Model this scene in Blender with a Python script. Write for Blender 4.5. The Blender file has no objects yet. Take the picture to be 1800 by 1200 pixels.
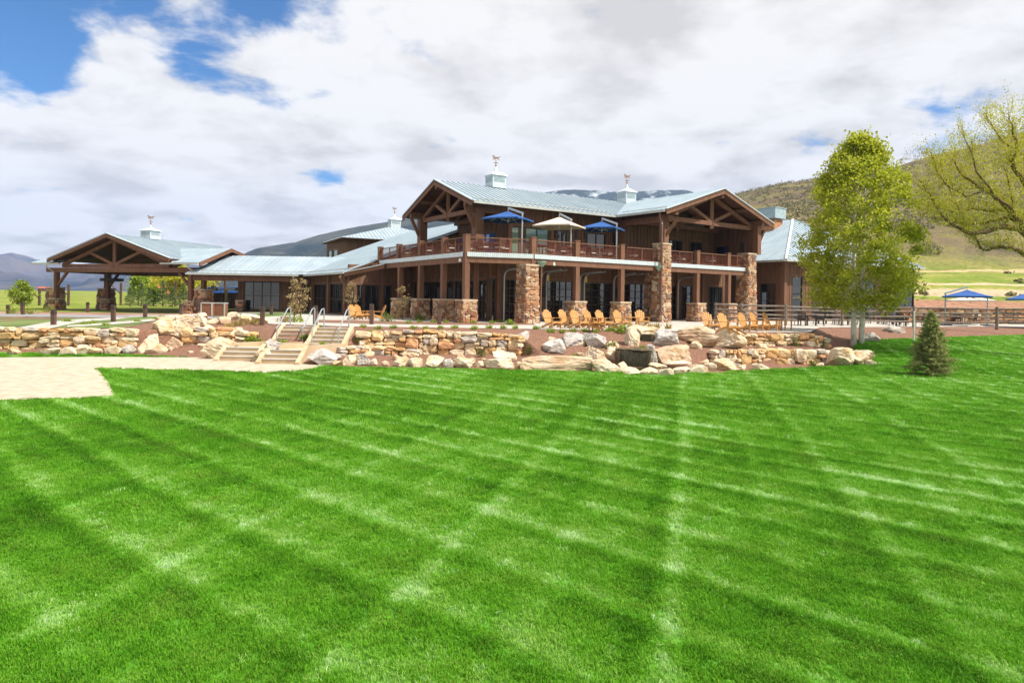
import bpy, math, random
import numpy as np
from mathutils import Vector, Matrix, Euler, noise

RN = random.Random(11)
sc = bpy.context.scene
col = sc.collection

# ------------------------------------------------------------------ camera
F, YH, RHO, ZC, T = 1190.0, 526.0, 0.016, 3.0, 1.5
cam_d = bpy.data.cameras.new("camera")
cam_d.sensor_width = 36.0
cam_d.lens = 36.0 * F / 1800.0
cam_d.shift_y = -(600.0 - YH) / 1800.0
cam_d.clip_start = 0.1
cam_d.clip_end = 20000
cam = bpy.data.objects.new("camera", cam_d)
cam.matrix_world = Matrix.Translation((0, 0, ZC)) @ Matrix.Rotation(math.radians(90), 4, 'X') @ Matrix.Rotation(RHO, 4, 'Z')
col.objects.link(cam)
sc.camera = cam

# ------------------------------------------------------------------ sun, sky
SUN_TO = Vector((0.93, -0.36, 0.0)).normalized()
SUN_EL = math.radians(55)
sun_d = bpy.data.lights.new("sun", 'SUN')
sun_d.energy = 5.0
sun_d.angle = math.radians(0.6)
sun_d.color = (1.0, 0.94, 0.84)
sun = bpy.data.objects.new("sun", sun_d)
sdir = SUN_TO * math.cos(SUN_EL) + Vector((0, 0, math.sin(SUN_EL)))
sun.rotation_euler = sdir.to_track_quat('Z', 'Y').to_euler()
sun.location = (40, -20, 60)
col.objects.link(sun)

world = bpy.data.worlds.new("World")
sc.world = world
world.use_nodes = True
wt = world.node_tree
wt.nodes.clear()
def wn(t, **kw):
    n = wt.nodes.new(t)
    for k, v in kw.items():
        setattr(n, k, v)
    return n
def wl(a, b):
    wt.links.new(a, b)
def wmath(op, a, b=None, c=None, clamp=False):
    n = wn('ShaderNodeMath', operation=op)
    n.use_clamp = clamp
    for i, x in enumerate((a, b, c)):
        if x is None:
            continue
        if isinstance(x, (int, float)):
            n.inputs[i].default_value = x
        else:
            wl(x, n.inputs[i])
    return n.outputs[0]
w_out = wn('ShaderNodeOutputWorld')
sky = wn('ShaderNodeTexSky', sky_type='NISHITA')
sky.sun_disc = False
sky.sun_elevation = SUN_EL
sky.sun_rotation = math.atan2(SUN_TO.x, SUN_TO.y)
sky.altitude = 1800
sky.air_density = 1.2
sky.dust_density = 0.6
sky.ozone_density = 2.2
bg_sky = wn('ShaderNodeBackground')
bg_sky.inputs['Strength'].default_value = 0.070
tnt = wn('ShaderNodeMix', data_type='RGBA', blend_type='MULTIPLY')
tnt.inputs[0].default_value = 1.0
tnt.inputs[7].default_value = (0.52, 0.94, 1.30, 1)
wl(sky.outputs[0], tnt.inputs[6])
wl(tnt.outputs[2], bg_sky.inputs['Color'])
tc = wn('ShaderNodeTexCoord')
sep = wn('ShaderNodeSeparateXYZ')
wl(tc.outputs['Generated'], sep.inputs[0])
zz = wmath('ADD', wmath('MAXIMUM', sep.outputs['Z'], 0.0), 0.22)
comb = wn('ShaderNodeCombineXYZ')
wl(wmath('DIVIDE', sep.outputs['X'], zz), comb.inputs[0])
wl(wmath('DIVIDE', sep.outputs['Y'], zz), comb.inputs[1])
wl(wmath('MULTIPLY', sep.outputs['Z'], 1.2), comb.inputs[2])
def wnoise(scale, detail, rough, off=(0, 0, 0), dist=0.0, src=None):
    m = wn('ShaderNodeMapping')
    m.inputs['Location'].default_value = off
    wl(src or comb.outputs[0], m.inputs[0])
    n = wn('ShaderNodeTexNoise')
    n.inputs['Scale'].default_value = scale
    n.inputs['Detail'].default_value = detail
    n.inputs['Roughness'].default_value = rough
    n.inputs['Distortion'].default_value = dist
    wl(m.outputs[0], n.inputs['Vector'])
    return n.outputs['Fac']
# cloud cover: broad shapes plus billowy detail; open holes where blue shows
n_big = wnoise(1.15, 3, 0.5, (3.1, 1.7, 0.4))
n_det = wnoise(3.4, 9, 0.58, (7.3, 2.1, 1.9), 0.25)
n_fin = wnoise(13.0, 6, 0.6, (1.2, 5.5, 0.3))
cover = wmath('ADD', wmath('MULTIPLY', n_big, 0.45), wmath('ADD', wmath('MULTIPLY', n_det, 0.85), wmath('MULTIPLY', n_fin, 0.22)))
def pix_dir(px, py):
    dx, dy = px - 900, py - YH
    c, s = math.cos(RHO), math.sin(RHO)
    return Vector((dx * c + dy * s, F, dx * s - dy * c)).normalized()
hole_total = None
HOLES = [(10, 35, 0.115, 0.40), (90, 0, 0.13, 0.32), (330, 10, 0.14, 0.24), (520, 15, 0.10, 0.34), (560, 180, 0.07, 0.12), (640, 40, 0.10, 0.22),
         (750, 85, 0.06, 0.18), (390, 125, 0.07, 0.10), (230, 10, 0.07, 0.16), (430, 5, 0.08, 0.26), (690, 60, 0.06, 0.13), (330, 95, 0.06, 0.16), (480, 165, 0.05, 0.14), (60, 330, 0.05, 0.14), (330, 400, 0.05, 0.12), (575, 335, 0.075, 0.18), (790, 250, 0.05, 0.18),
         (1660, 205, 0.09, 0.23), (1430, 262, 0.05, 0.18), (60, 100, 0.06, 0.2), (-500, 60, 0.25, 0.3), (2300, 150, 0.3, 0.3), (2300, -900, 0.5, 0.35), (-900, -1200, 0.5, 0.35)]
for (px, py, rad, amt) in HOLES:
    d = wn('ShaderNodeVectorMath', operation='DISTANCE')
    wl(tc.outputs['Generated'], d.inputs[0])
    d.inputs[1].default_value = pix_dir(px, py)
    mr = wn('ShaderNodeMapRange', interpolation_type='SMOOTHSTEP')
    mr.inputs['From Min'].default_value = 0.0
    mr.inputs['From Max'].default_value = rad
    mr.inputs['To Min'].default_value = amt
    mr.inputs['To Max'].default_value = 0.0
    wl(d.outputs['Value'], mr.inputs['Value'])
    hole_total = mr.outputs[0] if hole_total is None else wmath('ADD', hole_total, mr.outputs[0])
cov2 = wmath('SUBTRACT', wmath('ADD', cover, 0.06), hole_total)
mrc = wn('ShaderNodeMapRange', interpolation_type='SMOOTHSTEP')
mrc.inputs['From Min'].default_value = 0.47
mrc.inputs['From Max'].default_value = 0.68
wl(cov2, mrc.inputs['Value'])
# grey undersides against white crowns
n_sh = wnoise(1.5, 7, 0.55, (2.7, 9.1, 3.3), 0.3)
n_sh2 = wnoise(4.6, 7, 0.55, (6.4, 0.6, 1.1), 0.3)
n_off = wnoise(3.4, 9, 0.58, (7.3 + 0.15, 2.1 - 0.08, 1.9), 0.25)
n_mid = wnoise(1.9, 6, 0.55, (4.3, 3.1, 0.9), 0.2)
n_mid2 = wnoise(1.9, 6, 0.55, (4.3 + 0.26, 3.1 - 0.14, 0.9), 0.2)
relief = wmath('ADD', wmath('MULTIPLY', wmath('SUBTRACT', n_det, n_off), 0.75), wmath('MULTIPLY', wmath('SUBTRACT', n_mid, n_mid2), 0.95))
shade = wmath('ADD', wmath('ADD', wmath('MULTIPLY', n_sh, 0.5), wmath('MULTIPLY', n_sh2, 0.18)), wmath('ADD', relief, 0.20))
ramp = wn('ShaderNodeValToRGB')
ramp.color_ramp.elements[0].position = 0.30
ramp.color_ramp.elements[0].color = (0.75, 0.73, 0.71, 1)
ramp.color_ramp.elements[1].position = 0.60
ramp.color_ramp.elements[1].color = (1.03, 1.012, 0.99, 1)
e = ramp.color_ramp.elements.new(0.44)
e.color = (0.90, 0.88, 0.86, 1)
wl(shade, ramp.inputs[0])
bg_cl = wn('ShaderNodeBackground')
bg_cl.inputs['Strength'].default_value = 0.63
wl(ramp.outputs[0], bg_cl.inputs['Color'])
mixw = wn('ShaderNodeMixShader')
wl(mrc.outputs[0], mixw.inputs[0])
wl(bg_sky.outputs[0], mixw.inputs[1])
wl(bg_cl.outputs[0], mixw.inputs[2])
wl(mixw.outputs[0], w_out.inputs['Surface'])

sc.view_settings.view_transform = 'Standard'
sc.view_settings.look = 'None'
sc.view_settings.exposure = 0.64
sc.view_settings.gamma = 1.0
sc.view_settings.use_curve_mapping = False
sc.render.engine = 'CYCLES'
sc.cycles.use_denoising = True
sc.cycles.max_bounces = 6
sc.cycles.diffuse_bounces = 3
sc.cycles.glossy_bounces = 3
sc.cycles.transmission_bounces = 4
sc.cycles.transparent_max_bounces = 6
sc.cycles.volume_bounces = 0
sc.cycles.use_adaptive_sampling = True
sc.cycles.adaptive_threshold = 0.02

# ------------------------------------------------------------------ pixel <-> place
_c, _s = math.cos(RHO), math.sin(RHO)
def U(px, py):
    dx, dy = px - 900, py - YH
    return dx * _c + dy * _s, -dx * _s + dy * _c
def P(px, py, Y):
    a, b = U(px, py)
    return Vector((a * Y / F, Y, ZC - b * Y / F))
def G(px, py, z):
    a, b = U(px, py)
    Y = (ZC - z) * F / b
    return Vector((a * Y / F, Y, z))

# ------------------------------------------------------------------ mesh helpers
W = {}
class MB:
    def __init__(s):
        s.v, s.f = [], []
    def add(s, vs, fs):
        n = len(s.v)
        s.v.extend([tuple(v) for v in vs])
        s.f.extend([tuple(i + n for i in f) for f in fs])
        return s
    def hexa(s, b, t):
        return s.add(list(b) + list(t), [(3, 2, 1, 0), (4, 5, 6, 7), (0, 1, 5, 4), (1, 2, 6, 5), (2, 3, 7, 6), (3, 0, 4, 7)])
    def box(s, c, size, rz=0.0):
        x, y, z = size[0] / 2, size[1] / 2, size[2] / 2
        ca, sa = math.cos(rz), math.sin(rz)
        q = []
        for dz in (-z, z):
            for dx, dy in ((-x, -y), (x, -y), (x, y), (-x, y)):
                q.append((c[0] + dx * ca - dy * sa, c[1] + dx * sa + dy * ca, c[2] + dz))
        return s.hexa(q[:4], q[4:])
    def beam(s, p0, p1, w, h, up=(0, 0, 1)):
        p0, p1, up = Vector(p0), Vector(p1), Vector(up)
        d = (p1 - p0).normalized()
        if abs(d.dot(up)) > 0.98:
            up = Vector((0, 1, 0))
        sx = d.cross(up).normalized()
        uy = sx.cross(d).normalized()
        q = []
        for p in (p0, p1):
            for a, b in ((-1, -1), (1, -1), (1, 1), (-1, 1)):
                q.append(p + sx * (a * w / 2) + uy * (b * h / 2))
        return s.hexa(q[:4], q[4:])
    def prism(s, poly, z0, z1):
        n = len(poly)
        vs = [(p[0], p[1], z0) for p in poly] + [(p[0], p[1], z1) for p in poly]
        fs = [tuple(reversed(range(n))), tuple(range(n, 2 * n))]
        for i in range(n):
            j = (i + 1) % n
            fs.append((i, j, n + j, n + i))
        return s.add(vs, fs)
    def slab(s, poly3, thick):
        n = len(poly3)
        nn = Vector((0, 0, 0))
        for i in range(1, n - 1):
            nn += (poly3[i] - poly3[0]).cross(poly3[i + 1] - poly3[0])
        nn.normalize()
        if nn.z < 0:
            poly3 = list(reversed(poly3)); nn = -nn
        vs = [p - nn * thick for p in poly3] + list(poly3)
        fs = [tuple(reversed(range(n))), tuple(range(n, 2 * n))]
        for i in range(n):
            j = (i + 1) % n
            fs.append((i, j, n + j, n + i))
        return s.add(vs, fs)
    def tube(s, pts, rad, n=6, cap=True):
        pts = [Vector(p) for p in pts]
        if not isinstance(rad, (list, tuple)):
            rad = [rad] * len(pts)
        base = len(s.v)
        prev = None
        for i, p in enumerate(pts):
            d = (pts[min(i + 1, len(pts) - 1)] - pts[max(i - 1, 0)])
            d = d.normalized() if d.length > 1e-9 else Vector((0, 0, 1))
            if prev is None:
                ref = Vector((1, 0, 0)) if abs(d.x) < 0.8 else Vector((0, 1, 0))
                a = d.cross(ref).normalized()
            else:
                a = (prev - d * prev.dot(d)).normalized()
            prev = a
            b = d.cross(a)
            for k in range(n):
                t = 2 * math.pi * k / n
                s.v.append(tuple(p + (a * math.cos(t) + b * math.sin(t)) * rad[i]))
        for i in range(len(pts) - 1):
            for k in range(n):
                k2 = (k + 1) % n
                s.f.append((base + i * n + k, base + i * n + k2, base + (i + 1) * n + k2, base + (i + 1) * n + k))
        if cap:
            s.f.append(tuple(base + k for k in reversed(range(n))))
            s.f.append(tuple(base + (len(pts) - 1) * n + k for k in range(n)))
        return s
    def frustum(s, c, r0, r1, z0, z1, n=4, rot=math.pi / 4):
        vs = []
        for r, z in ((r0, z0), (r1, z1)):
            for k in range(n):
                t = rot + 2 * math.pi * k / n
                vs.append((c[0] + r * math.cos(t), c[1] + r * math.sin(t), z))
        fs = [tuple(reversed(range(n))), tuple(range(n, 2 * n))]
        for k in range(n):
            k2 = (k + 1) % n
            fs.append((k, k2, n + k2, n + k))
        return s.add(vs, fs)
    def build(s, name, mat, parent=None, local=False, smooth=False, origin=None):
        a = np.array(s.v, dtype=float)
        if origin is not None:
            c = np.array(origin, dtype=float)
        else:
            lo, hi = a.min(0), a.max(0)
            c = (lo + hi) / 2
            c[2] = lo[2]
        me = bpy.data.meshes.new(name)
        me.from_pydata((a - c).tolist(), [], s.f)
        if smooth:
            me.polygons.foreach_set('use_smooth', [True] * len(me.polygons))
        if mat is not None:
            me.materials.append(mat)
        o = bpy.data.objects.new(name, me)
        col.objects.link(o)
        c = Vector(c)
        if parent is not None:
            o.parent = parent
            o.location = c if local else c - W.get(parent.name, Vector((0, 0, 0)))
        else:
            o.location = c
        W[o.name] = c
        return o
def inst(name, me, loc, parent=None, rot=(0, 0, 0), scale=(1, 1, 1), local=False):
    o = bpy.data.objects.new(name, me)
    col.objects.link(o)
    loc = Vector(loc)
    o.rotation_euler = rot
    o.scale = scale
    if parent is not None:
        o.parent = parent
        o.location = loc if local else loc - W.get(parent.name, Vector((0, 0, 0)))
    else:
        o.location = loc
    W[o.name] = loc
    return o
def tag(o, label, cat, group=None):
    o['label'] = label
    o['category'] = cat
    if group:
        o['group'] = group
    return o
def thing(name, label, cat, loc, rz=0.0, group=None):
    o = bpy.data.objects.new(name, None)
    o.empty_display_size = 0.3
    o.location = loc
    o.rotation_euler = (0, 0, rz)
    col.objects.link(o)
    W[o.name] = Vector(loc)
    return tag(o, label, cat, group)
def struct(o):
    o['kind'] = 'structure'
    return o
def stuff(o):
    o['kind'] = 'stuff'
    return o
def copy_tree(root, loc, rz, label=None, scale=None):
    def rec(o, par):
        c = o.copy()
        col.objects.link(c)
        c.parent = par
        for ch in o.children:
            rec(ch, c)
        return c
    r = rec(root, None)
    r.location = loc
    r.rotation_euler = (0, 0, rz)
    if scale:
        r.scale = (scale,) * 3
    if label:
        r['label'] = label
    return r

# ------------------------------------------------------------------ materials
def nodes_of(m):
    m.use_nodes = True
    nt = m.node_tree
    return nt, nt.nodes['Principled BSDF']
def rgb(c):
    return (c[0], c[1], c[2], 1.0)
def mat(name, c1, c2=None, scale=4.0, rough=0.75, bump=0.0, bscale=None, metal=0.0, rand=0.0, obj=False, stretch=None, spec=0.35, hues=None, detail=5, lo=0.35, hi=0.65):
    m = bpy.data.materials.new(name)
    nt, b = nodes_of(m)
    L = nt.links.new
    b.inputs['Roughness'].default_value = rough
    b.inputs['Metallic'].default_value = metal
    b.inputs['Specular IOR Level'].default_value = spec
    if obj:
        t = nt.nodes.new('ShaderNodeTexCoord'); vec = t.outputs['Object']
    else:
        t = nt.nodes.new('ShaderNodeNewGeometry'); vec = t.outputs['Position']
    if stretch or obj:
        mp = nt.nodes.new('ShaderNodeMapping')
        if stretch:
            mp.inputs['Scale'].default_value = stretch
        L(vec, mp.inputs[0])
        if obj:
            oi0 = nt.nodes.new('ShaderNodeObjectInfo')
            ml = nt.nodes.new('ShaderNodeMath'); ml.operation = 'MULTIPLY'; ml.inputs[1].default_value = 60.0
            L(oi0.outputs['Random'], ml.inputs[0])
            cb = nt.nodes.new('ShaderNodeCombineXYZ')
            L(ml.outputs[0], cb.inputs[0]); L(ml.outputs[0], cb.inputs[1])
            L(cb.outputs[0], mp.inputs['Location'])
        vec = mp.outputs[0]
    nz = nt.nodes.new('ShaderNodeTexNoise')
    nz.inputs['Scale'].default_value = scale
    nz.inputs['Detail'].default_value = detail
    nz.inputs['Roughness'].default_value = 0.62
    L(vec, nz.inputs['Vector'])
    rp = nt.nodes.new('ShaderNodeValToRGB')
    rp.color_ramp.elements[0].position = lo
    rp.color_ramp.elements[1].position = hi
    rp.color_ramp.elements[0].color = rgb(c1)
    rp.color_ramp.elements[1].color = rgb(c2 or c1)
    L(nz.outputs['Fac'], rp.inputs[0])
    out = rp.outputs[0]
    if hues:
        oi = nt.nodes.new('ShaderNodeObjectInfo')
        hr = nt.nodes.new('ShaderNodeValToRGB')
        hr.color_ramp.interpolation = 'CONSTANT'
        els = hr.color_ramp.elements
        els[0].position = 0.0; els[0].color = rgb(hues[0])
        els[1].position = 1.0 / len(hues); els[1].color = rgb(hues[1])
        for i in range(2, len(hues)):
            x = els.new(i / len(hues)); x.color = rgb(hues[i])
        L(oi.outputs['Random'], hr.inputs[0])
        mx = nt.nodes.new('ShaderNodeMix'); mx.data_type = 'RGBA'; mx.blend_type = 'MULTIPLY'
        mx.inputs[0].default_value = 1.0
        L(hr.outputs[0], mx.inputs[6]); L(out, mx.inputs[7])
        out = mx.outputs[2]
    if rand > 0:
        oi = nt.nodes.new('ShaderNodeObjectInfo')
        mr = nt.nodes.new('ShaderNodeMapRange')
        mr.inputs['To Min'].default_value = 1 - rand
        mr.inputs['To Max'].default_value = 1 + rand
        L(oi.outputs['Random'], mr.inputs[0])
        hs = nt.nodes.new('ShaderNodeHueSaturation')
        L(mr.outputs[0], hs.inputs['Value']); L(out, hs.inputs['Color'])
        out = hs.outputs[0]
    L(out, b.inputs['Base Color'])
    if bump > 0:
        n2 = nt.nodes.new('ShaderNodeTexNoise')
        n2.inputs['Scale'].default_value = bscale or scale * 4
        n2.inputs['Detail'].default_value = 6
        L(vec, n2.inputs['Vector'])
        bp = nt.nodes.new('ShaderNodeBump')
        bp.inputs['Strength'].default_value = bump
        bp.inputs['Distance'].default_value = 0.05
        L(n2.outputs['Fac'], bp.inputs['Height'])
        L(bp.outputs[0], b.inputs['Normal'])
    return m
def islandmat(name, hues, c1, c2):
    m = mat(name, c1, c2, 3.0, 0.9, 0.5, 12)
    nt = m.node_tree; L = nt.links.new
    b = nt.nodes['Principled BSDF']
    src = b.inputs['Base Color'].links[0].from_socket
    g = nt.nodes.new('ShaderNodeNewGeometry')
    hr = nt.nodes.new('ShaderNodeValToRGB'); hr.color_ramp.interpolation = 'CONSTANT'
    els = hr.color_ramp.elements
    els[0].position = 0.0; els[0].color = rgb(hues[0])
    els[1].position = 1.0 / len(hues); els[1].color = rgb(hues[1])
    for i in range(2, len(hues)):
        x = els.new(i / len(hues)); x.color = rgb(hues[i])
    L(g.outputs['Random Per Island'], hr.inputs[0])
    mx = nt.nodes.new('ShaderNodeMix'); mx.data_type = 'RGBA'; mx.blend_type = 'MULTIPLY'; mx.inputs[0].default_value = 1.0
    L(hr.outputs[0], mx.inputs[6]); L(src, mx.inputs[7]); L(mx.outputs[2], b.inputs['Base Color'])
    return m
def leafmat(name, c1, c2, c3, scale=2.0, trans=0.35):
    m = bpy.data.materials.new(name)
    m.use_nodes = True
    nt = m.node_tree
    nt.nodes.clear()
    L = nt.links.new
    o = nt.nodes.new('ShaderNodeOutputMaterial')
    g = nt.nodes.new('ShaderNodeNewGeometry')
    nz = nt.nodes.new('ShaderNodeTexNoise'); nz.inputs['Scale'].default_value = scale; nz.inputs['Detail'].default_value = 8
    nz.inputs['Roughness'].default_value = 0.8
    L(g.outputs['Position'], nz.inputs['Vector'])
    rp = nt.nodes.new('ShaderNodeValToRGB')
    rp.color_ramp.elements[0].position = 0.33; rp.color_ramp.elements[0].color = rgb(c1)
    rp.color_ramp.elements[1].position = 0.68; rp.color_ramp.elements[1].color = rgb(c3)
    x = rp.color_ramp.elements.new(0.5); x.color = rgb(c2)
    L(nz.outputs['Fac'], rp.inputs[0])
    d = nt.nodes.new('ShaderNodeBsdfPrincipled'); d.inputs['Roughness'].default_value = 0.55
    d.inputs['Specular IOR Level'].default_value = 0.25
    t = nt.nodes.new('ShaderNodeBsdfTranslucent')
    L(rp.outputs[0], d.inputs['Base Color']); L(rp.outputs[0], t.inputs['Color'])
    mx = nt.nodes.new('ShaderNodeMixShader'); mx.inputs[0].default_value = trans
    L(d.outputs[0], mx.inputs[1]); L(t.outputs[0], mx.inputs[2]); L(mx.outputs[0], o.inputs['Surface'])
    return m
def glassmat(name, c, ior=2.0, rough=0.02):
    m = bpy.data.materials.new(name)
    nt, b = nodes_of(m)
    b.inputs['Base Color'].default_value = rgb(c)
    b.inputs['Roughness'].default_value = rough
    b.inputs['IOR'].default_value = ior
    b.inputs['Specular IOR Level'].default_value = 0.5
    return m

M = {}
M['wood'] = mat('stained_timber', (0.138, 0.064, 0.035), (0.195, 0.095, 0.054), 3.0, 0.7, 0.15, 30, stretch=(1, 1, 0.25))
M['siding'] = mat('board_siding', (0.10, 0.048, 0.026), (0.185, 0.096, 0.053), 5.0, 0.75, 0.2, 30, stretch=(1.5, 1.5, 0.12))
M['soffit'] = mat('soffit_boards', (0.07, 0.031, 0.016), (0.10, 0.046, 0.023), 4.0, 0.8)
M['rail'] = mat('rusted_rail_steel', (0.13, 0.035, 0.018), (0.19, 0.055, 0.027), 8.0, 0.6)
M['roof'] = mat('standing_seam_metal', (0.31, 0.385, 0.44), (0.38, 0.45, 0.50), 0.7, 0.42, 0.05, 3, metal=0.25, rand=0.05, spec=0.5)
M['gutter'] = mat('gutter_metal', (0.42, 0.43, 0.40), (0.5, 0.5, 0.47), 2, 0.45, metal=0.2)
M['fasciametal'] = mat('corrugated_edge_metal', (0.50, 0.57, 0.60), (0.6, 0.66, 0.68), 3, 0.4, metal=0.2)
M['downpipe'] = mat('brown_downpipe', (0.15, 0.085, 0.06), (0.18, 0.1, 0.07), 3, 0.5)
M['concrete'] = mat('pale_concrete', (0.38, 0.345, 0.30), (0.47, 0.435, 0.39), 1.3, 0.85, 0.1, 40)
M['sand'] = mat('crushed_stone_path', (0.36, 0.275, 0.185), (0.53, 0.445, 0.34), 2.4, 0.95, 0.8, 45, lo=0.28, hi=0.55, detail=12)
M['stair'] = mat('buff_stair_concrete', (0.44, 0.32, 0.19), (0.53, 0.41, 0.28), 1.5, 0.85, 0.1, 30)
M['asphalt'] = mat('grey_road', (0.20, 0.19, 0.20), (0.27, 0.26, 0.27), 0.8, 0.9)
M['mulch'] = mat('red_brown_mulch', (0.13, 0.062, 0.038), (0.27, 0.145, 0.095), 9.0, 0.95, 0.9, 25, lo=0.3, hi=0.7)
M['mortar'] = mat('dark_mortar', (0.11, 0.075, 0.055), (0.17, 0.12, 0.09), 6, 0.95)
M['wallcore'] = mat('wall_backfill', (0.12, 0.08, 0.05), (0.2, 0.14, 0.09), 4, 0.95)
def weather(m, stain=(0.50, 0.27, 0.09), dark=(0.16, 0.12, 0.09), amt=0.55):
    # ochre stains and dark cracks of the stone itself
    nt = m.node_tree; L = nt.links.new
    b = nt.nodes['Principled BSDF']
    src = b.inputs['Base Color'].links[0].from_socket
    t = nt.nodes.new('ShaderNodeNewGeometry')
    n1 = nt.nodes.new('ShaderNodeTexNoise'); n1.inputs['Scale'].default_value = 1.7; n1.inputs['Detail'].default_value = 7
    n1.inputs['Roughness'].default_value = 0.7
    L(t.outputs['Position'], n1.inputs['Vector'])
    r1 = nt.nodes.new('ShaderNodeMapRange'); r1.inputs['From Min'].default_value = 0.52; r1.inputs['From Max'].default_value = 0.70; r1.inputs['To Max'].default_value = amt
    L(n1.outputs['Fac'], r1.inputs[0])
    m1 = nt.nodes.new('ShaderNodeMix'); m1.data_type = 'RGBA'
    L(r1.outputs[0], m1.inputs[0]); L(src, m1.inputs[6]); m1.inputs[7].default_value = rgb(stain)
    mp = nt.nodes.new('ShaderNodeMapping'); mp.inputs['Scale'].default_value = (1, 1, 2.6); mp.inputs['Rotation'].default_value = (0.2, 0.15, 0)
    L(t.outputs['Position'], mp.inputs[0])
    n2 = nt.nodes.new('ShaderNodeTexNoise'); n2.inputs['Scale'].default_value = 2.6; n2.inputs['Detail'].default_value = 8; n2.inputs['Distortion'].default_value = 0.8
    L(mp.outputs[0], n2.inputs['Vector'])
    ab_ = nt.nodes.new('ShaderNodeMath'); ab_.operation = 'SUBTRACT'; ab_.inputs[1].default_value = 0.5; L(n2.outputs['Fac'], ab_.inputs[0])
    a2 = nt.nodes.new('ShaderNodeMath'); a2.operation = 'ABSOLUTE'; L(ab_.outputs[0], a2.inputs[0])
    r2 = nt.nodes.new('ShaderNodeMapRange'); r2.inputs['From Min'].default_value = 0.0; r2.inputs['From Max'].default_value = 0.022; r2.inputs['To Min'].default_value = 0.6; r2.inputs['To Max'].default_value = 0.0
    L(a2.outputs[0], r2.inputs[0])
    m2 = nt.nodes.new('ShaderNodeMix'); m2.data_type = 'RGBA'
    L(r2.outputs[0], m2.inputs[0]); L(m1.outputs[2], m2.inputs[6]); m2.inputs[7].default_value = rgb(dark)
    L(m2.outputs[2], b.inputs['Base Color'])
PIL = [(0.33, 0.175, 0.095), (0.46, 0.27, 0.15), (0.26, 0.125, 0.07), (0.48, 0.33, 0.20), (0.20, 0.13, 0.095), (0.40, 0.20, 0.10), (0.54, 0.42, 0.30), (0.29, 0.19, 0.13), (0.43, 0.30, 0.19)]
M['pillarstone'] = mat('rust_sandstone', (0.72, 0.70, 0.70), (1.15, 1.12, 1.1), 3.0, 0.9, 0.5, 12, obj=True, hues=PIL)
M['pillarstone2'] = islandmat('rust_sandstone_far', PIL, (0.72, 0.70, 0.70), (1.15, 1.12, 1.1))
M['cap'] = mat('sandstone_cap', (0.36, 0.27, 0.18), (0.46, 0.36, 0.25), 3, 0.9, 0.3)
WST = [(0.56, 0.40, 0.22), (0.62, 0.48, 0.30), (0.50, 0.33, 0.15), (0.66, 0.55, 0.40), (0.58, 0.36, 0.16), (0.60, 0.50, 0.36), (0.44, 0.40, 0.36), (0.64, 0.46, 0.26), (0.54, 0.30, 0.16), (0.63, 0.52, 0.36)]
M['wallstone'] = mat('buff_wall_stone', (0.72, 0.68, 0.64), (1.22, 1.19, 1.16), 2.6, 0.92, 0.5, 9, obj=True, hues=WST, lo=0.3, hi=0.6)
M['rock_grey'] = mat('pale_grey_boulder', (0.26, 0.23, 0.21), (0.55, 0.51, 0.47), 1.8, 0.92, 0.6, 7, obj=True, lo=0.3, hi=0.6)
M['rock_tan'] = mat('tan_boulder', (0.42, 0.27, 0.13), (0.64, 0.52, 0.37), 1.5, 0.92, 0.6, 7, obj=True, lo=0.32, hi=0.58)
M['rock_peach'] = mat('peach_boulder', (0.42, 0.26, 0.15), (0.56, 0.43, 0.31), 1.3, 0.92, 0.6, 7, obj=True, lo=0.32, hi=0.6)
M['rock_white'] = mat('cream_boulder', (0.46, 0.32, 0.18), (0.64, 0.54, 0.40), 1.5, 0.92, 0.6, 7, obj=True, lo=0.3, hi=0.55)
for q_ in ('wallstone', 'rock_grey', 'rock_tan', 'rock_peach', 'rock_white'):
    weather(M[q_], amt=0.25 if q_ == 'rock_grey' else 0.55)
M['rock_wet'] = mat('wet_dark_rock', (0.03, 0.022, 0.008), (0.13, 0.09, 0.035), 4, 0.6, 0.6, 10)
M['adiron'] = mat('amber_stained_wood', (0.42, 0.20, 0.055), (0.54, 0.29, 0.10), 6, 0.55, obj=True, rand=0.08)
M['darkwood'] = mat('dark_post_wood', (0.075, 0.04, 0.03), (0.125, 0.07, 0.05), 5, 0.8, 0.2, 30, stretch=(1, 1, 0.2))
M['greywood'] = mat('weathered_grey_wood', (0.15, 0.115, 0.09), (0.27, 0.225, 0.19), 6, 0.85, 0.2, 30)
M['steel'] = mat('galvanised_steel', (0.36, 0.40, 0.42), (0.46, 0.5, 0.52), 5, 0.35, metal=0.5)
M['darkmetal'] = mat('dark_bronze_metal', (0.03, 0.025, 0.022), (0.05, 0.04, 0.035), 5, 0.5)
M['white'] = mat('white_paint', (0.68, 0.70, 0.70), (0.76, 0.77, 0.77), 4, 0.5)
M['cupola'] = mat('cupola_metal', (0.50, 0.57, 0.60), (0.58, 0.64, 0.66), 3, 0.4, metal=0.2)
M['louvre'] = mat('louvre_slats', (0.28, 0.36, 0.40), (0.36, 0.44, 0.47), 3, 0.5)
M['copper'] = mat('weathered_copper', (0.36, 0.15, 0.07), (0.30, 0.22, 0.14), 6, 0.45, metal=0.6)
M['blue'] = mat('blue_canvas', (0.018, 0.075, 0.26), (0.026, 0.095, 0.31), 3, 0.85)
M['cream'] = mat('cream_canvas', (0.62, 0.53, 0.43), (0.68, 0.59, 0.49), 3, 0.85)
M['cushion'] = mat('pale_cushion', (0.55, 0.48, 0.42), (0.62, 0.55, 0.5), 3, 0.9)
M['patio'] = mat('brown_woven_furniture', (0.085, 0.033, 0.024), (0.13, 0.055, 0.04), 8, 0.7)
M['patiodark'] = mat('black_patio_furniture', (0.03, 0.022, 0.02), (0.055, 0.042, 0.04), 8, 0.6)
M['glass'] = glassmat('dark_window_glass', (0.012, 0.014, 0.012), 1.85)
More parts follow.
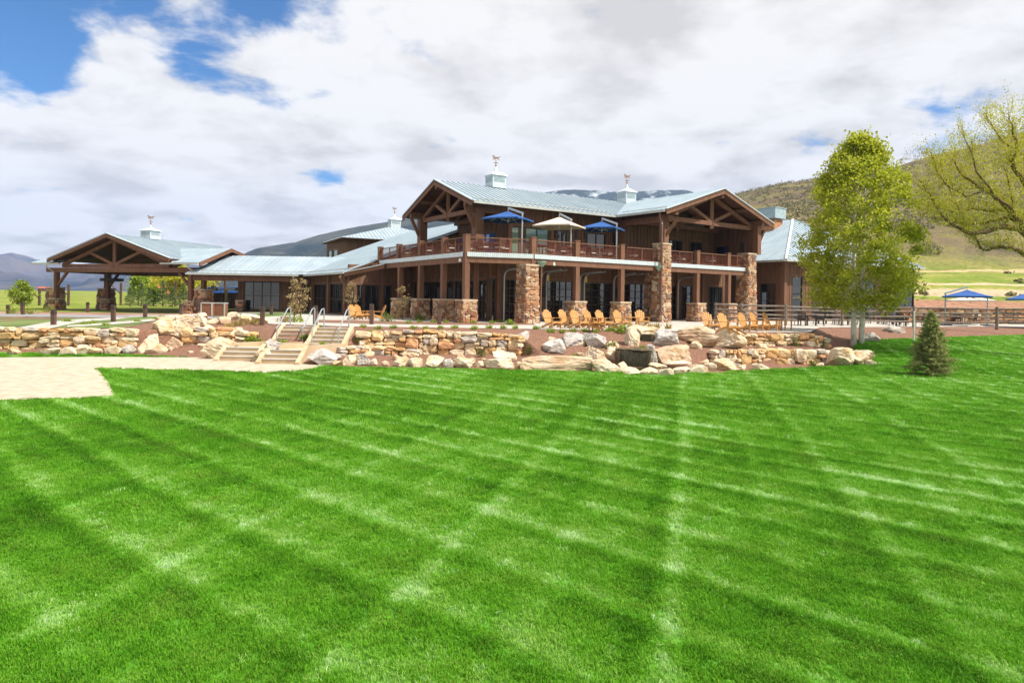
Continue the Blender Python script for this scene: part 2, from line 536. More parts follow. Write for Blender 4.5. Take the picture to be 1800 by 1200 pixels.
M['glassblue'] = glassmat('sky_reflection_blue_glass', (0.02, 0.12, 0.42), 1.9)  # blue sky reflection is put into the pane's base colour
M['glassgreen'] = glassmat('hill_reflection_green_glass', (0.16, 0.26, 0.20), 1.9)  # reflected green of the hills painted as base colour
M['frame'] = mat('bronze_window_frame', (0.05, 0.032, 0.024), (0.07, 0.045, 0.034), 5, 0.5)
M['screen'] = glassmat('dark_screen_glass', (0.01, 0.012, 0.05), 1.6, 0.1)
M['water'] = glassmat('pond_water', (0.035, 0.04, 0.008), 1.4, 0.05)
M['fall'] = mat('falling_water', (0.010, 0.008, 0.002), (0.075, 0.062, 0.028), 8, 0.55, stretch=(7, 2, 0.35), spec=0.25, lo=0.45, hi=0.75)
M['green_metal'] = mat('green_rain_head', (0.20, 0.30, 0.23), (0.25, 0.34, 0.27), 4, 0.5)
M['yellow'] = mat('yellow_plastic', (0.6, 0.42, 0.04), (0.65, 0.45, 0.05), 4, 0.5)
M['barnroof'] = mat('rust_red_barn_roof', (0.34, 0.075, 0.035), (0.42, 0.11, 0.055), 1.5, 0.8)
M['barnwall'] = mat('weathered_barn_wall', (0.19, 0.11, 0.08), (0.26, 0.16, 0.12), 2, 0.85)
M['carblue'] = mat('blue_vehicle_paint', (0.03, 0.11, 0.42), (0.035, 0.12, 0.44), 2, 0.3)
M['carwhite'] = mat('white_vehicle_paint', (0.72, 0.73, 0.75), (0.75, 0.76, 0.78), 2, 0.3)
M['tyre'] = mat('black_rubber', (0.02, 0.02, 0.02), (0.03, 0.03, 0.03), 5, 0.8)
M['planter_panel'] = mat('brown_bin_panel', (0.20, 0.085, 0.045), (0.25, 0.11, 0.06), 6, 0.7)
M['aspenbark'] = mat('white_aspen_bark', (0.33, 0.30, 0.26), (0.66, 0.63, 0.57), 5, 0.85, 0.3, 20, stretch=(1, 1, 0.6), lo=0.33, hi=0.5)
M['bark'] = mat('brown_bark', (0.10, 0.055, 0.03), (0.22, 0.13, 0.075), 6, 0.95, 0.5, 20)
M['aspenleaf'] = leafmat('spring_aspen_leaf', (0.23, 0.27, 0.012), (0.42, 0.45, 0.028), (0.56, 0.57, 0.08), 2.2, 0.52)
M['willowleaf'] = leafmat('yellow_willow_leaf', (0.34, 0.33, 0.02), (0.46, 0.44, 0.03), (0.56, 0.52, 0.07), 1.5, 0.45)
M['spruceleaf'] = leafmat('spruce_needles', (0.14, 0.18, 0.05), (0.32, 0.35, 0.12), (0.58, 0.53, 0.24), 5.0, 0.4)
M['sprucedark'] = leafmat('far_spruce_needles', (0.09, 0.14, 0.05), (0.19, 0.25, 0.08), (0.32, 0.36, 0.13), 2.0, 0.25)
M['shrubleaf'] = leafmat('shrub_leaf', (0.06, 0.10, 0.012), (0.13, 0.19, 0.02), (0.22, 0.27, 0.04), 4.0)
M['sproutleaf'] = leafmat('young_plant_leaf', (0.13, 0.20, 0.015), (0.24, 0.33, 0.03), (0.36, 0.43, 0.06), 4.0)
M['blossom'] = leafmat('crabapple_leaf_and_blossom', (0.17, 0.18, 0.04), (0.34, 0.27, 0.11), (0.66, 0.42, 0.38), 7.0)
M['drygrass'] = leafmat('dry_tuft', (0.30, 0.22, 0.06), (0.42, 0.32, 0.12), (0.5, 0.42, 0.2), 4.0)
# ------------------------------------------------------------------ terrain profile (plan X -> break points along Y)
KN = [  # X, lawn edge, wall foot, wall head, second foot, second head, terrace edge
    (-90, (32.7, 0.0), (33.2, 0.15), (33.5, 1.00), (39, 1.06), (39.3, 1.06), (52, 1.15)),
    (-30, (32.7, 0.0), (33.2, 0.20), (33.5, 1.12), (39, 1.18), (39.3, 1.18), (50, 1.18)),
    (-18.3, (32.6, 0.0), (33.2, 0.25), (33.5, 1.20), (38, 1.35), (38.3, 1.35), (44, 1.49)),
    (-17.0, (32.2, 0.0), (34.6, 0.40), (34.9, 1.20), (37.5, 1.38), (37.8, 1.38), (42, 1.5)),
    (-14.0, (31.6, 0.0), (34.8, 0.45), (35.1, 1.25), (36.5, 1.40), (36.8, 1.40), (39, 1.5)),
    (-13.0, (30.6, 0.0), (32.2, 0.40), (32.5, 0.48), (34.0, 1.10), (34.3, 1.20), (36, 1.5)),
    (-8.4, (29.3, 0.0), (31.3, 0.42), (31.6, 0.50), (33.3, 1.20), (33.6, 1.30), (34.4, 1.5)),
    (-7.4, (28.6, 0.0), (32.6, 0.30), (32.9, 1.25), (34.0, 1.42), (34.2, 1.42), (34.6, 1.5)),
    (-4.0, (28.5, 0.0), (32.9, 0.28), (33.2, 1.38), (34.2, 1.43), (34.4, 1.43), (34.8, 1.5)),
    (0.4, (28.4, 0.0), (32.8, 0.35), (33.1, 1.25), (34.2, 1.38), (34.4, 1.38), (35.0, 1.5)),
    (1.4, (28.3, 0.0), (31.0, 0.42), (31.3, 0.52), (33.2, 1.12), (33.5, 1.18), (34.8, 1.5)),
    (5.0, (28.2, 0.0), (31.0, 0.38), (31.3, 0.45), (33.0, 0.98), (33.4, 1.10), (35.0, 1.5)),
    (8.6, (28.4, 0.0), (31.2, 0.22), (31.5, 0.40), (33.2, 0.80), (33.6, 1.15), (35.0, 1.5)),
    (9.6, (29.2, 0.0), (32.2, 0.08), (32.5, 0.70), (33.7, 0.82), (34.0, 1.42), (34.6, 1.5)),
    (15.2, (32.4, 0.0), (33.2, 0.06), (33.5, 0.72), (34.9, 0.86), (35.2, 1.42), (36.0, 1.5)),
    (17.2, (33.6, 0.05), (34.4, 0.15), (34.7, 0.30), (36.6, 0.70), (37.0, 1.05), (38.6, 1.45)),
    (20.0, (39.6, 0.88), (40.2, 0.96), (40.5, 0.98), (42.0, 1.20), (42.3, 1.25), (44.0, 1.5)),
    (36.0, (47.0, 1.08), (47.6, 1.14), (47.9, 1.17), (49.5, 1.32), (49.8, 1.35), (52.0, 1.5)),
    (90.0, (60.0, 1.30), (61.0, 1.38), (61.3, 1.40), (62.0, 1.45), (62.3, 1.46), (63.0, 1.5)),
]
def sstep(a, b, x):
    t = min(1.0, max(0.0, (x - a) / (b - a)))
    return t * t * (3 - 2 * t)
def profile(X):
    if X <= KN[0][0]:
        return KN[0][1:]
    if X >= KN[-1][0]:
        return KN[-1][1:]
    for i in range(len(KN) - 1):
        if KN[i][0] <= X <= KN[i + 1][0]:
            t = (X - KN[i][0]) / (KN[i + 1][0] - KN[i][0])
            return [(a[0] * (1 - t) + b[0] * t, a[1] * (1 - t) + b[1] * t) for a, b in zip(KN[i][1:], KN[i + 1][1:])]
def lawn_z(X, Y, yf, zf):
    if zf <= 0.001:
        return 0.0
    return zf * sstep(27.5, yf + 2.0, Y) / max(1e-6, sstep(27.5, yf + 2.0, yf))
def terr_z(X):
    return 1.15 + 0.35 * sstep(-33, -20, X)
def left_far(X, Y):   # valley floor to the left, gently rising
    z = terr_z(X * 62 / max(Y, 62)) + 0.006 * max(0, Y - 60) + 0.035 * max(0, Y - 90) * sstep(-80, -25, X) * sstep(800, 100, Y)
    return z
def hfar(X, Y):
    # right-hand hillside rises behind the patio, valley opens on the left
    r = Y * 0.001
    d = max(0.0, Y - 62)
    k = sstep(-0.05, 0.42, X / max(Y, 1))
    hill = 0.105 * d * sstep(60, 110, Y)
    d2 = max(0.0, Y - 150)
    hill += d2 * 0.27 * (0.45 + 0.62 * sstep(0.25, 0.95, X / max(Y, 1)))
    und = noise.noise(Vector((X * 0.02, Y * 0.02, 0.3))) * min(3.0, d * 0.02) + noise.noise(Vector((X * 0.006, Y * 0.006, 5.3))) * min(11.0, d * 0.03)
    return left_far(X, Y) * (1 - k) + (1.5 + hill + und) * k if d > 0 else terr_z(X)
def H(X, Y):
    pr = profile(X)
    if Y <= pr[0][0]:
        return lawn_z(X, Y, *pr[0])
    for i in range(5):
        if Y <= pr[i + 1][0]:
            t = (Y - pr[i][0]) / (pr[i + 1][0] - pr[i][0])
            return pr[i][1] * (1 - t) + pr[i + 1][1] * t
    if Y <= 62:
        return terr_z(X)
    return hfar(X, Y)
def hit(px, py, y0=14.0, y1=120.0):
    a, b = U(px, py)
    Y = y0
    while Y < y1:
        X, Z = a * Y / F, ZC - b * Y / F
        h = H(X, Y)
        if Z <= h:
            return Vector((X, Y, h))
        Y += 0.04
    return Vector((a * y1 / F, y1, ZC - b * y1 / F))

def grid_mesh(xs, rows_fn, name, m, smooth=True):
    mb = MB()
    nr = None
    for X in xs:
        r = rows_fn(X)
        nr = len(r)
        for (Y, z) in r:
            mb.v.append((X, Y, z))
    for i in range(len(xs) - 1):
        for j in range(nr - 1):
            a = i * nr + j
            mb.f.append((a, a + nr, a + nr + 1, a + 1))
    return mb.build(name, m, smooth=smooth, origin=(0, 0, 0))
# lawn base
M['lawn'] = mat('lawn_soil_and_thatch', (0.06, 0.22, 0.012), (0.10, 0.30, 0.02), 1.1, 0.95, 0.5, 60)
xs = [-90 + 3 * i for i in range(18)] + [-36 + 0.4 * i for i in range(180)] + [36 + 3 * i for i in range(19)]
def lawn_rows(X):
    pr = profile(X)
    yf = pr[0][0]
    ys = [-25, -10, 0, 6, 12, 18, 23] + [23 + (yf - 23) * k / 14 for k in range(1, 15)]
    return [(Y, lawn_z(X, Y, *pr[0])) for Y in ys]
struct(grid_mesh(xs, lawn_rows, 'lawn', M['lawn']))
def bed_rows(X):
    pr = profile(X)
    out = []
    for i in range(5):
        n = 2 if i in (1, 3) else 8
        for k in range(n):
            t = k / n
            Y = pr[i][0] * (1 - t) + pr[i + 1][0] * t
            z = pr[i][1] * (1 - t) + pr[i + 1][1] * t
            if 0 < k:
                z += 0.06 * noise.noise(Vector((X * 1.3, Y * 1.3, 2.0)))
            out.append((Y, z))
    out.append((pr[5][0] + 0.3, pr[5][1] - 0.02))
    return out
struct(grid_mesh(xs, bed_rows, 'mulch_bed', M['mulch']))
# terrace concrete and the ground beyond
def terr_rows(X):
    pr = profile(X)
    y0 = pr[5][0]
    return [(y0 + (62.5 - y0) * k / 6, terr_z(X)) for k in range(7)]
struct(grid_mesh([x for x in xs if -17.2 <= x <= 25], terr_rows, 'terrace_paving', M['concrete']))
M['yard'] = mat('rough_turf', (0.06, 0.11, 0.02), (0.15, 0.19, 0.05), 0.35, 0.95, 0.3, 8)
M['dirt'] = mat('reddish_bare_earth', (0.20, 0.105, 0.07), (0.33, 0.22, 0.15), 0.5, 0.95, 0.3, 6)
struct(grid_mesh([x for x in xs if x <= -16.9], terr_rows, 'side_yard_ground', M['yard']))
struct(grid_mesh([x for x in xs if x >= 24.6], terr_rows, 'patio_side_ground', M['concrete']))
def sheet(name, pts, m, dz, zf=None, sub=1.5):
    """a flat strip between two plan polylines pts=(left list, right list), laid on the ground"""
    A, B = pts
    mb = MB()
    n = len(A)
    def lerp(L_, t):
        t = t * (n - 1); i = min(int(t), n - 2); f = t - i
        return Vector(L_[i]) * (1 - f) + Vector(L_[i + 1]) * f
    N = max(8, n * 8)
    for k in range(N + 1):
        a, b = lerp(A, k / N), lerp(B, k / N)
        for q in range(5):
            p = a * (1 - q / 4) + b * q / 4
            z = (H(p.x, p.y) if zf is None else zf) + dz
            mb.v.append((p.x, p.y, z))
    for k in range(N):
        for q in range(4):
            i = k * 5 + q
            mb.f.append((i, i + 1, i + 6, i + 5))
    return struct(mb.build(name, m, smooth=True, origin=(0, 0, 0)))
def px2(px, py, z=None):
    p = hit(px, py) if z is None else G(px, py, z)
    return (p.x, p.y)
# crushed stone path across the lawn's far left corner
mb = MB()
poly = [(-60, 18.2), px2(0, 705, 0), px2(60, 703, 0), px2(140, 701, 0), px2(203, 697, 0), px2(190, 672, 0), px2(170, 648, 0), px2(300, 651, 0), px2(480, 656, 0), px2(545, 651, 0), px2(575, 643, 0), (-8.5, 29.6), (-8.6, 30.1), (-13.2, 31.2), px2(395, 628, 0), px2(330, 629, 0), px2(200, 628, 0), px2(0, 629, 0), (-60, 30.6)]
SAND_POLY = poly
mb.prism(poly, 0.0, 0.03)
struct(mb.build('crushed_stone_path', M['sand'], origin=(0, 0, 0)))
def in_poly(x, y, poly):
    c = False
    j = len(poly) - 1
    for i in range(len(poly)):
        xi, yi = poly[i][0], poly[i][1]; xj, yj = poly[j][0], poly[j][1]
        if (yi > y) != (yj > y) and x < (xj - xi) * (y - yi) / (yj - yi) + xi:
            c = not c
        j = i
    return c
# road, walk and beds on the left
sheet('driveway_road', ([(-90, 47.5), (-45, 47.5), (-30, 49.5), (-22, 51)], [(-90, 54), (-45, 54.5), (-30, 56.5), (-20, 60)]), M['asphalt'], 0.014)
sheet('gravel_verge', ([(-90, 54.1), (-45, 54.6), (-30, 56.6)], [(-90, 62.4), (-45, 62.4), (-22, 62.4)]), M['dirt'], 0.008)
sheet('curved_walk', ([px2(30, 578), px2(80, 568), px2(130, 562), px2(230, 557), px2(330, 553), px2(400, 552)], [px2(90, 578), px2(115, 572), px2(150, 566), px2(235, 559.5), px2(330, 556), px2(400, 556)]), M['concrete'], 0.035)
sheet('front_turf', ([(-70, 34.0), (-38, 34.0), (-19.5, 34.2)], [(-70, 47.3), (-38, 47.3), (-24, 48.5)]), M['yard'], 0.02)
sheet('wall_top_walk', ([px2(118, 573), px2(180, 568.5), px2(230, 564.5), px2(280, 560)], [px2(118, 575.5), px2(180, 572.5), px2(230, 568.5), px2(285, 563)]), M['concrete'], 0.035)
sheet('planting_strip', ([(-60, 43.5), (-38, 43.2), (-30, 44.5)], [(-60, 46.5), (-38, 46.2), (-30, 46.6)]), M['mulch'], 0.032)
# mulch strips laid in the terrace in front of the lodge
sheet('planting_strip', ([px2(560, 567, T), px2(700, 570, T), px2(800, 571, T), px2(940, 571, T)], [px2(560, 562, T), px2(700, 564.5, T), px2(790, 566.5, T), px2(940, 568.8, T)]), M['mulch'], 0.008, T)

# ------------------------------------------------------------------ far land
def far_rows_factory(y_list):
    return lambda X, yl=y_list: yl
M['hill'] = None
def hillmat():
    m = bpy.data.materials.new('sage_hillside')
    nt, b = nodes_of(m)
    L = nt.links.new
    b.inputs['Roughness'].default_value = 0.95
    b.inputs['Specular IOR Level'].default_value = 0.1
    g = nt.nodes.new('ShaderNodeNewGeometry')
    sp = nt.nodes.new('ShaderNodeSeparateXYZ'); L(g.outputs['Position'], sp.inputs[0])
    def nz(scale, detail=6, st=(1, 1, 1)):
        mp = nt.nodes.new('ShaderNodeMapping'); mp.inputs['Scale'].default_value = st; L(g.outputs['Position'], mp.inputs[0])
        n = nt.nodes.new('ShaderNodeTexNoise'); n.inputs['Scale'].default_value = scale; n.inputs['Detail'].default_value = detail
        n.inputs['Roughness'].default_value = 0.65
        L(mp.outputs[0], n.inputs['Vector']); return n.outputs['Fac']
    def rampn(src, els):
        r = nt.nodes.new('ShaderNodeValToRGB')
        e_ = r.color_ramp.elements
        e_[0].position, e_[0].color = els[0][0], rgb(els[0][1])
        e_[1].position, e_[1].color = els[-1][0], rgb(els[-1][1])
        for p_, c_ in els[1:-1]:
            x = e_.new(p_); x.color = rgb(c_)
        L(src, r.inputs[0]); return r.outputs[0]
    def mathn(op, a, b_=None):
        n = nt.nodes.new('ShaderNodeMath'); n.operation = op
        for i, x in enumerate((a, b_)):
            if x is None: continue
            if isinstance(x, (int, float)): n.inputs[i].default_value = x
            else: L(x, n.inputs[i])
        return n.outputs[0]
    # height bands, wobbled by noise
    hgt = mathn('ADD', sp.outputs['Z'], mathn('MULTIPLY', mathn('SUBTRACT', nz(0.03), 0.5), 14.0))
    band = mathn('DIVIDE', hgt, 70.0)
    low = rampn(nz(0.09, 8), [(0.36, (0.12, 0.185, 0.022)), (0.5, (0.19, 0.235, 0.038)), (0.66, (0.31, 0.28, 0.09))])
    high = rampn(nz(0.05, 9, (1, 1, 1)), [(0.34, (0.09, 0.068, 0.052)), (0.48, (0.15, 0.115, 0.068)), (0.58, (0.17, 0.15, 0.05)), (0.75, (0.24, 0.19, 0.10))])
    mx = nt.nodes.new('ShaderNodeMix'); mx.data_type = 'RGBA'
    f = nt.nodes.new('ShaderNodeMapRange'); f.interpolation_type = 'SMOOTHSTEP'
    f.inputs['From Min'].default_value = 0.10; f.inputs['From Max'].default_value = 0.27
    L(band, f.inputs[0]); L(f.outputs[0], mx.inputs[0]); L(low, mx.inputs[6]); L(high, mx.inputs[7])
    # tan contour tracks and bare earth low on the slope
    tr = mathn('ADD', mathn('MULTIPLY', sp.outputs['Z'], 1.0), mathn('MULTIPLY', mathn('SUBTRACT', nz(0.02, 4), 0.5), 5.0))
    def bandmask(c, w):
        d = mathn('ABSOLUTE', mathn('SUBTRACT', tr, c))
        r = nt.nodes.new('ShaderNodeMapRange'); r.inputs['From Min'].default_value = w; r.inputs['From Max'].default_value = w * 0.6
        L(d, r.inputs[0]); return r.outputs[0]
    src = mx.outputs[2]
    for c_, w_, colr in ((2.6, 1.3, (0.30, 0.165, 0.11)), (5.0, 0.8, (0.46, 0.35, 0.24)), (6.8, 0.35, (0.50, 0.38, 0.26)), (11.0, 0.4, (0.42, 0.33, 0.18))):
        m2 = nt.nodes.new('ShaderNodeMix'); m2.data_type = 'RGBA'
        xr = nt.nodes.new('ShaderNodeMapRange'); xr.inputs['From Min'].default_value = 15.0; xr.inputs['From Max'].default_value = 35.0
        L(sp.outputs['X'], xr.inputs[0])
        L(mathn('MULTIPLY', bandmask(c_, w_), xr.outputs[0]), m2.inputs[0]); L(src, m2.inputs[6]); m2.inputs[7].default_value = rgb(colr)
        src = m2.outputs[2]
    fx = nt.nodes.new('ShaderNodeMix'); fx.data_type = 'RGBA'; fx.blend_type = 'MULTIPLY'; fx.inputs[0].default_value = 1.0
    L(src, fx.inputs[6]); L(rampn(nz(1.1, 10, (1, 1, 1)), [(0.3, (0.55, 0.52, 0.5)), (0.5, (0.95, 0.95, 0.9)), (0.7, (1.35, 1.3, 1.2))]), fx.inputs[7])
    L(fx.outputs[2], b.inputs['Base Color'])
    bp = nt.nodes.new('ShaderNodeBump'); bp.inputs['Strength'].default_value = 0.6; bp.inputs['Distance'].default_value = 1.0
    L(nz(0.35, 8), bp.inputs['Height']); L(bp.outputs[0], b.inputs['Normal'])
    return m
M['hill'] = hillmat()
ys = [62 * (1.052 ** k) for k in range(0, 46)]
ang = [-1.25 + 2.6 * k / 150 for k in range(151)]
mb = MB()
for t in ang:
    for Y in ys:
        X = t * Y
        z = hfar(X, Y)
        if Y > 450:
            z -= (Y - 450) * 0.25 * sstep(0.15, 0.45, t)
        mb.v.append((X, Y, z - (0.012 if Y < 66 else 0)))
n = len(ys)
for i in range(len(ang) - 1):
    for j in range(n - 1):
        a = i * n + j
        mb.f.append((a, a + n, a + n + 1, a + 1))
struct(mb.build('hillside_terrain', M['hill'], smooth=True, origin=(0, 0, 0)))

def mountain(name, sky_pts, yfoot, yridge, m, rough, seed, zfoot=4.0, back=400):
    mb = MB()
    pxs = [sky_pts[0][0] + (sky_pts[-1][0] - sky_pts[0][0]) * k / 200 for k in range(201)]
    NR = 46
    for px in pxs:
        for i in range(len(sky_pts) - 1):
            if sky_pts[i][0] <= px <= sky_pts[i + 1][0]:
                t = (px - sky_pts[i][0]) / (sky_pts[i + 1][0] - sky_pts[i][0])
                py = sky_pts[i][1] * (1 - t) + sky_pts[i + 1][1] * t
                break
        a, b = U(px, py)
        zr = ZC - b * yridge / F
        for j in range(NR + 1):
            t = j / (NR - 6)
            if t <= 1:
                Y = yfoot + (yridge - yfoot) * t
                z = zfoot + (zr - zfoot) * (t ** 0.9)
                am = rough * math.sin(math.pi * min(1, t)) + rough * 0.12
            else:
                Y = yridge + back * (t - 1)
                z = zr - (zr - zfoot) * (t - 1) * 2.5
                am = rough * 0.2
            X = a * Y / F
            v = Vector((X / (rough * 7), Y / (rough * 7), seed))
            rd = 1 - abs(noise.noise(v)) * 2
            rd2 = noise.fractal(v * 3.1, 0.7, 2.1, 5)
            mb.v.append((X, Y, z + am * (rd * 0.7 - 0.5) + am * 0.35 * rd2))
    n = NR + 1
    for i in range(len(pxs) - 1):
        for j in range(NR):
            a = i * n + j
            mb.f.append((a, a + n, a + n + 1, a + 1))
    return struct(mb.build(name, m, smooth=True, origin=(0, 0, 0)))
M['mtn'] = mat('dry_mountain_range', (0.022, 0.038, 0.07), (0.115, 0.10, 0.10), 0.006, 0.95, 0.0, detail=10, lo=0.36, hi=0.66)
M['ridge'] = mat('forested_ridge', (0.012, 0.022, 0.024), (0.06, 0.062, 0.045), 0.012, 0.95, 0.0, detail=10, lo=0.4, hi=0.62)
M['snowridge'] = mat('snow_dusted_ridge', (0.03, 0.045, 0.05), (0.42, 0.46, 0.5), 0.022, 0.95, 0.0, detail=10, lo=0.52, hi=0.66)
M['snow'] = mat('snow_patch_range', (0.12, 0.12, 0.10), (0.5, 0.5, 0.52), 0.008, 0.95, 0.0, detail=9, lo=0.56, hi=0.72)
mountain('far_mountain_range', [(-700, 470), (-300, 452), (-60, 450), (0, 447), (18, 445), (40, 448), (65, 455), (90, 460), (140, 466), (190, 462), (240, 458), (300, 462), (380, 470), (450, 470), (700, 480)], 1500, 2600, M['mtn'], 62, 3.0, 8, 700)
mountain('near_mountain_spur', [(-700, 490), (-200, 478), (-20, 476), (30, 479), (60, 490), (90, 503), (130, 505), (170, 486), (220, 478), (270, 474), (320, 476), (380, 480), (430, 486), (560, 500)], 950, 1500, M['mtn'], 30, 8.0, 6, 500)
mountain('forested_ridge', [(380, 480), (425, 449), (450, 438), (480, 432), (520, 426), (560, 413), (600, 404), (640, 397), (690, 388), (740, 378), (800, 366), (880, 358), (940, 352), (985, 348), (1040, 350), (1080, 352), (1120, 352), (1190, 350), (1230, 354), (1300, 362), (1420, 380), (1600, 420)], 700, 1300, M['ridge'], 34, 5.0, 8, 500)

mountain('snow_dusted_ridge', [(880, 372), (930, 350), (960, 338), (990, 334), (1050, 335), (1100, 339), (1150, 335), (1205, 334), (1240, 345), (1330, 372)], 1350, 1750, M['snowridge'], 26, 15.0, 40, 500)
# ------------------------------------------------------------------ building kit
class Fr:
    def __init__(s, o, ang, flip=False):
        """ang: degrees right of forward; v points to the left of u (into the building)"""
        a = math.radians(ang)
        s.o = Vector((o[0], o[1]))
        s.u = Vector((math.sin(a), math.cos(a)))
        s.v = Vector((-math.cos(a), math.sin(a))) if not flip else Vector((math.cos(a), -math.sin(a)))
    def pt(s, u, v, z):
        p = s.o + s.u * u + s.v * v
        return Vector((p.x, p.y, z))
    def ux(s, px, v, py=470):
        a, b = U(px, py)
        k = a / F
        o = s.o + s.v * v
        return (k * o.y - o.x) / (s.u.x - k * s.u.y)
    @property
    def rz(s):
        return math.atan2(s.u.y, s.u.x)
def fbox(mb, fr, u0, u1, v0, v1, z0, z1):
    b = [fr.pt(u0, v0, z0), fr.pt(u1, v0, z0), fr.pt(u1, v1, z0), fr.pt(u0, v1, z0)]
    t = [fr.pt(u0, v0, z1), fr.pt(u1, v0, z1), fr.pt(u1, v1, z1), fr.pt(u0, v1, z1)]
    mb.hexa(b, t)
def part(name, m, parent, fn, smooth=False):
    mb = MB()
    fn(mb)
    return mb.build(name, m, parent, smooth=smooth)
def window(parent, fr, v, u0, u1, z0, z1, cols, rows, glass='glass', fw=0.09, mw=0.05, name='window', out=-1):
    mb = MB()
    vo0, vo1 = v + out * 0.03, v - out * 0.12
    fbox(mb, fr, u0, u0 + fw, vo0, vo1, z0, z1)
    fbox(mb, fr, u1 - fw, u1, vo0, vo1, z0, z1)
    fbox(mb, fr, u0 + fw, u1 - fw, vo0, vo1, z1 - fw, z1)
    fbox(mb, fr, u0 + fw, u1 - fw, vo0, vo1, z0, z0 + fw)
    iu0, iu1, iz0, iz1 = u0 + fw, u1 - fw, z0 + fw, z1 - fw
    du, dz = (iu1 - iu0) / cols, (iz1 - iz0) / rows
    for c in range(1, cols):
        fbox(mb, fr, iu0 + c * du - mw / 2, iu0 + c * du + mw / 2, v + out * 0.01, v - out * 0.1, iz0, iz1)
    for r in range(1, rows):
        for c in range(cols):
            fbox(mb, fr, iu0 + c * du + mw / 2, iu0 + (c + 1) * du - mw / 2, v + out * 0.008, v - out * 0.098, iz0 + r * dz - mw / 2, iz0 + r * dz + mw / 2)
    w = mb.build(name, M['frame'], parent)
    for c in range(cols):
        for r in range(rows):
            p = MB()
            fbox(p, fr, iu0 + c * du + 0.005, iu0 + (c + 1) * du - 0.005, v - out * 0.05, v - out * 0.07, iz0 + r * dz + 0.005, iz0 + (r + 1) * dz - 0.005)
            p.build('pane', M[glass], w)
    return w
def wall(parent, fr, v, u0, u1, z0, z1, ops=(), thick=0.25, out=-1, batten=True, m='siding'):
    """ops: (u0,u1,z0,z1,cols,rows,glass,name)"""
    us = sorted(set([u0, u1] + [x for o in ops for x in o[:2]]))
    mb = MB()
    bt = MB()
    for a, b in zip(us[:-1], us[1:]):
        if b - a < 1e-4:
            continue
        cov = sorted([(o[2], o[3]) for o in ops if o[0] <= a + 1e-5 and o[1] >= b - 1e-5])
        z = z0
        spans = []
        for c0, c1 in cov:
            if c0 > z + 1e-4:
                spans.append((z, c0))
            z = max(z, c1)
        if z < z1 - 1e-4:
            spans.append((z, z1))
        for s0, s1 in spans:
            fbox(mb, fr, a, b, v, v - out * thick, s0, s1)
            if batten:
                k = math.ceil(a / 0.4) * 0.4
                while k < b - 0.03:
                    if k > a + 0.03:
                        fbox(bt, fr, k - 0.03, k + 0.03, v + out * 0.028, v, s0 + 0.01, s1 - 0.01)
                    k += 0.4
    w = mb.build('wall', M[m], parent)
    if bt.v:
        stuff(bt.build('battens', M[m], w))
    for o in ops:
        window(parent, fr, v, o[0] + 0.002, o[1] - 0.002, o[2] + 0.002, o[3] - 0.002, o[4], o[5], o[6], name=o[7] if len(o) > 7 else 'window', out=out)
    # trim over openings
    for o in ops:
        t = MB()
        fbox(t, fr, o[0] - 0.08, o[1] + 0.08, v + out * 0.045, v + out * 0.001, o[3], o[3] + 0.14)
        t.build('head_trim', M['wood'], parent)
    return w
def clip(poly, axis, lim, keep_less):
    out = []
    n = len(poly)
    for i in range(n):
        a, b = poly[i], poly[(i + 1) % n]
        ia = (a[axis] <= lim) if keep_less else (a[axis] >= lim)
        ib = (b[axis] <= lim) if keep_less else (b[axis] >= lim)
        if ia:
            out.append(a)
        if ia != ib:
            t = (lim - a[axis]) / (b[axis] - a[axis])
            out.append((a[0] + (b[0] - a[0]) * t, a[1] + (b[1] - a[1]) * t))
    return out
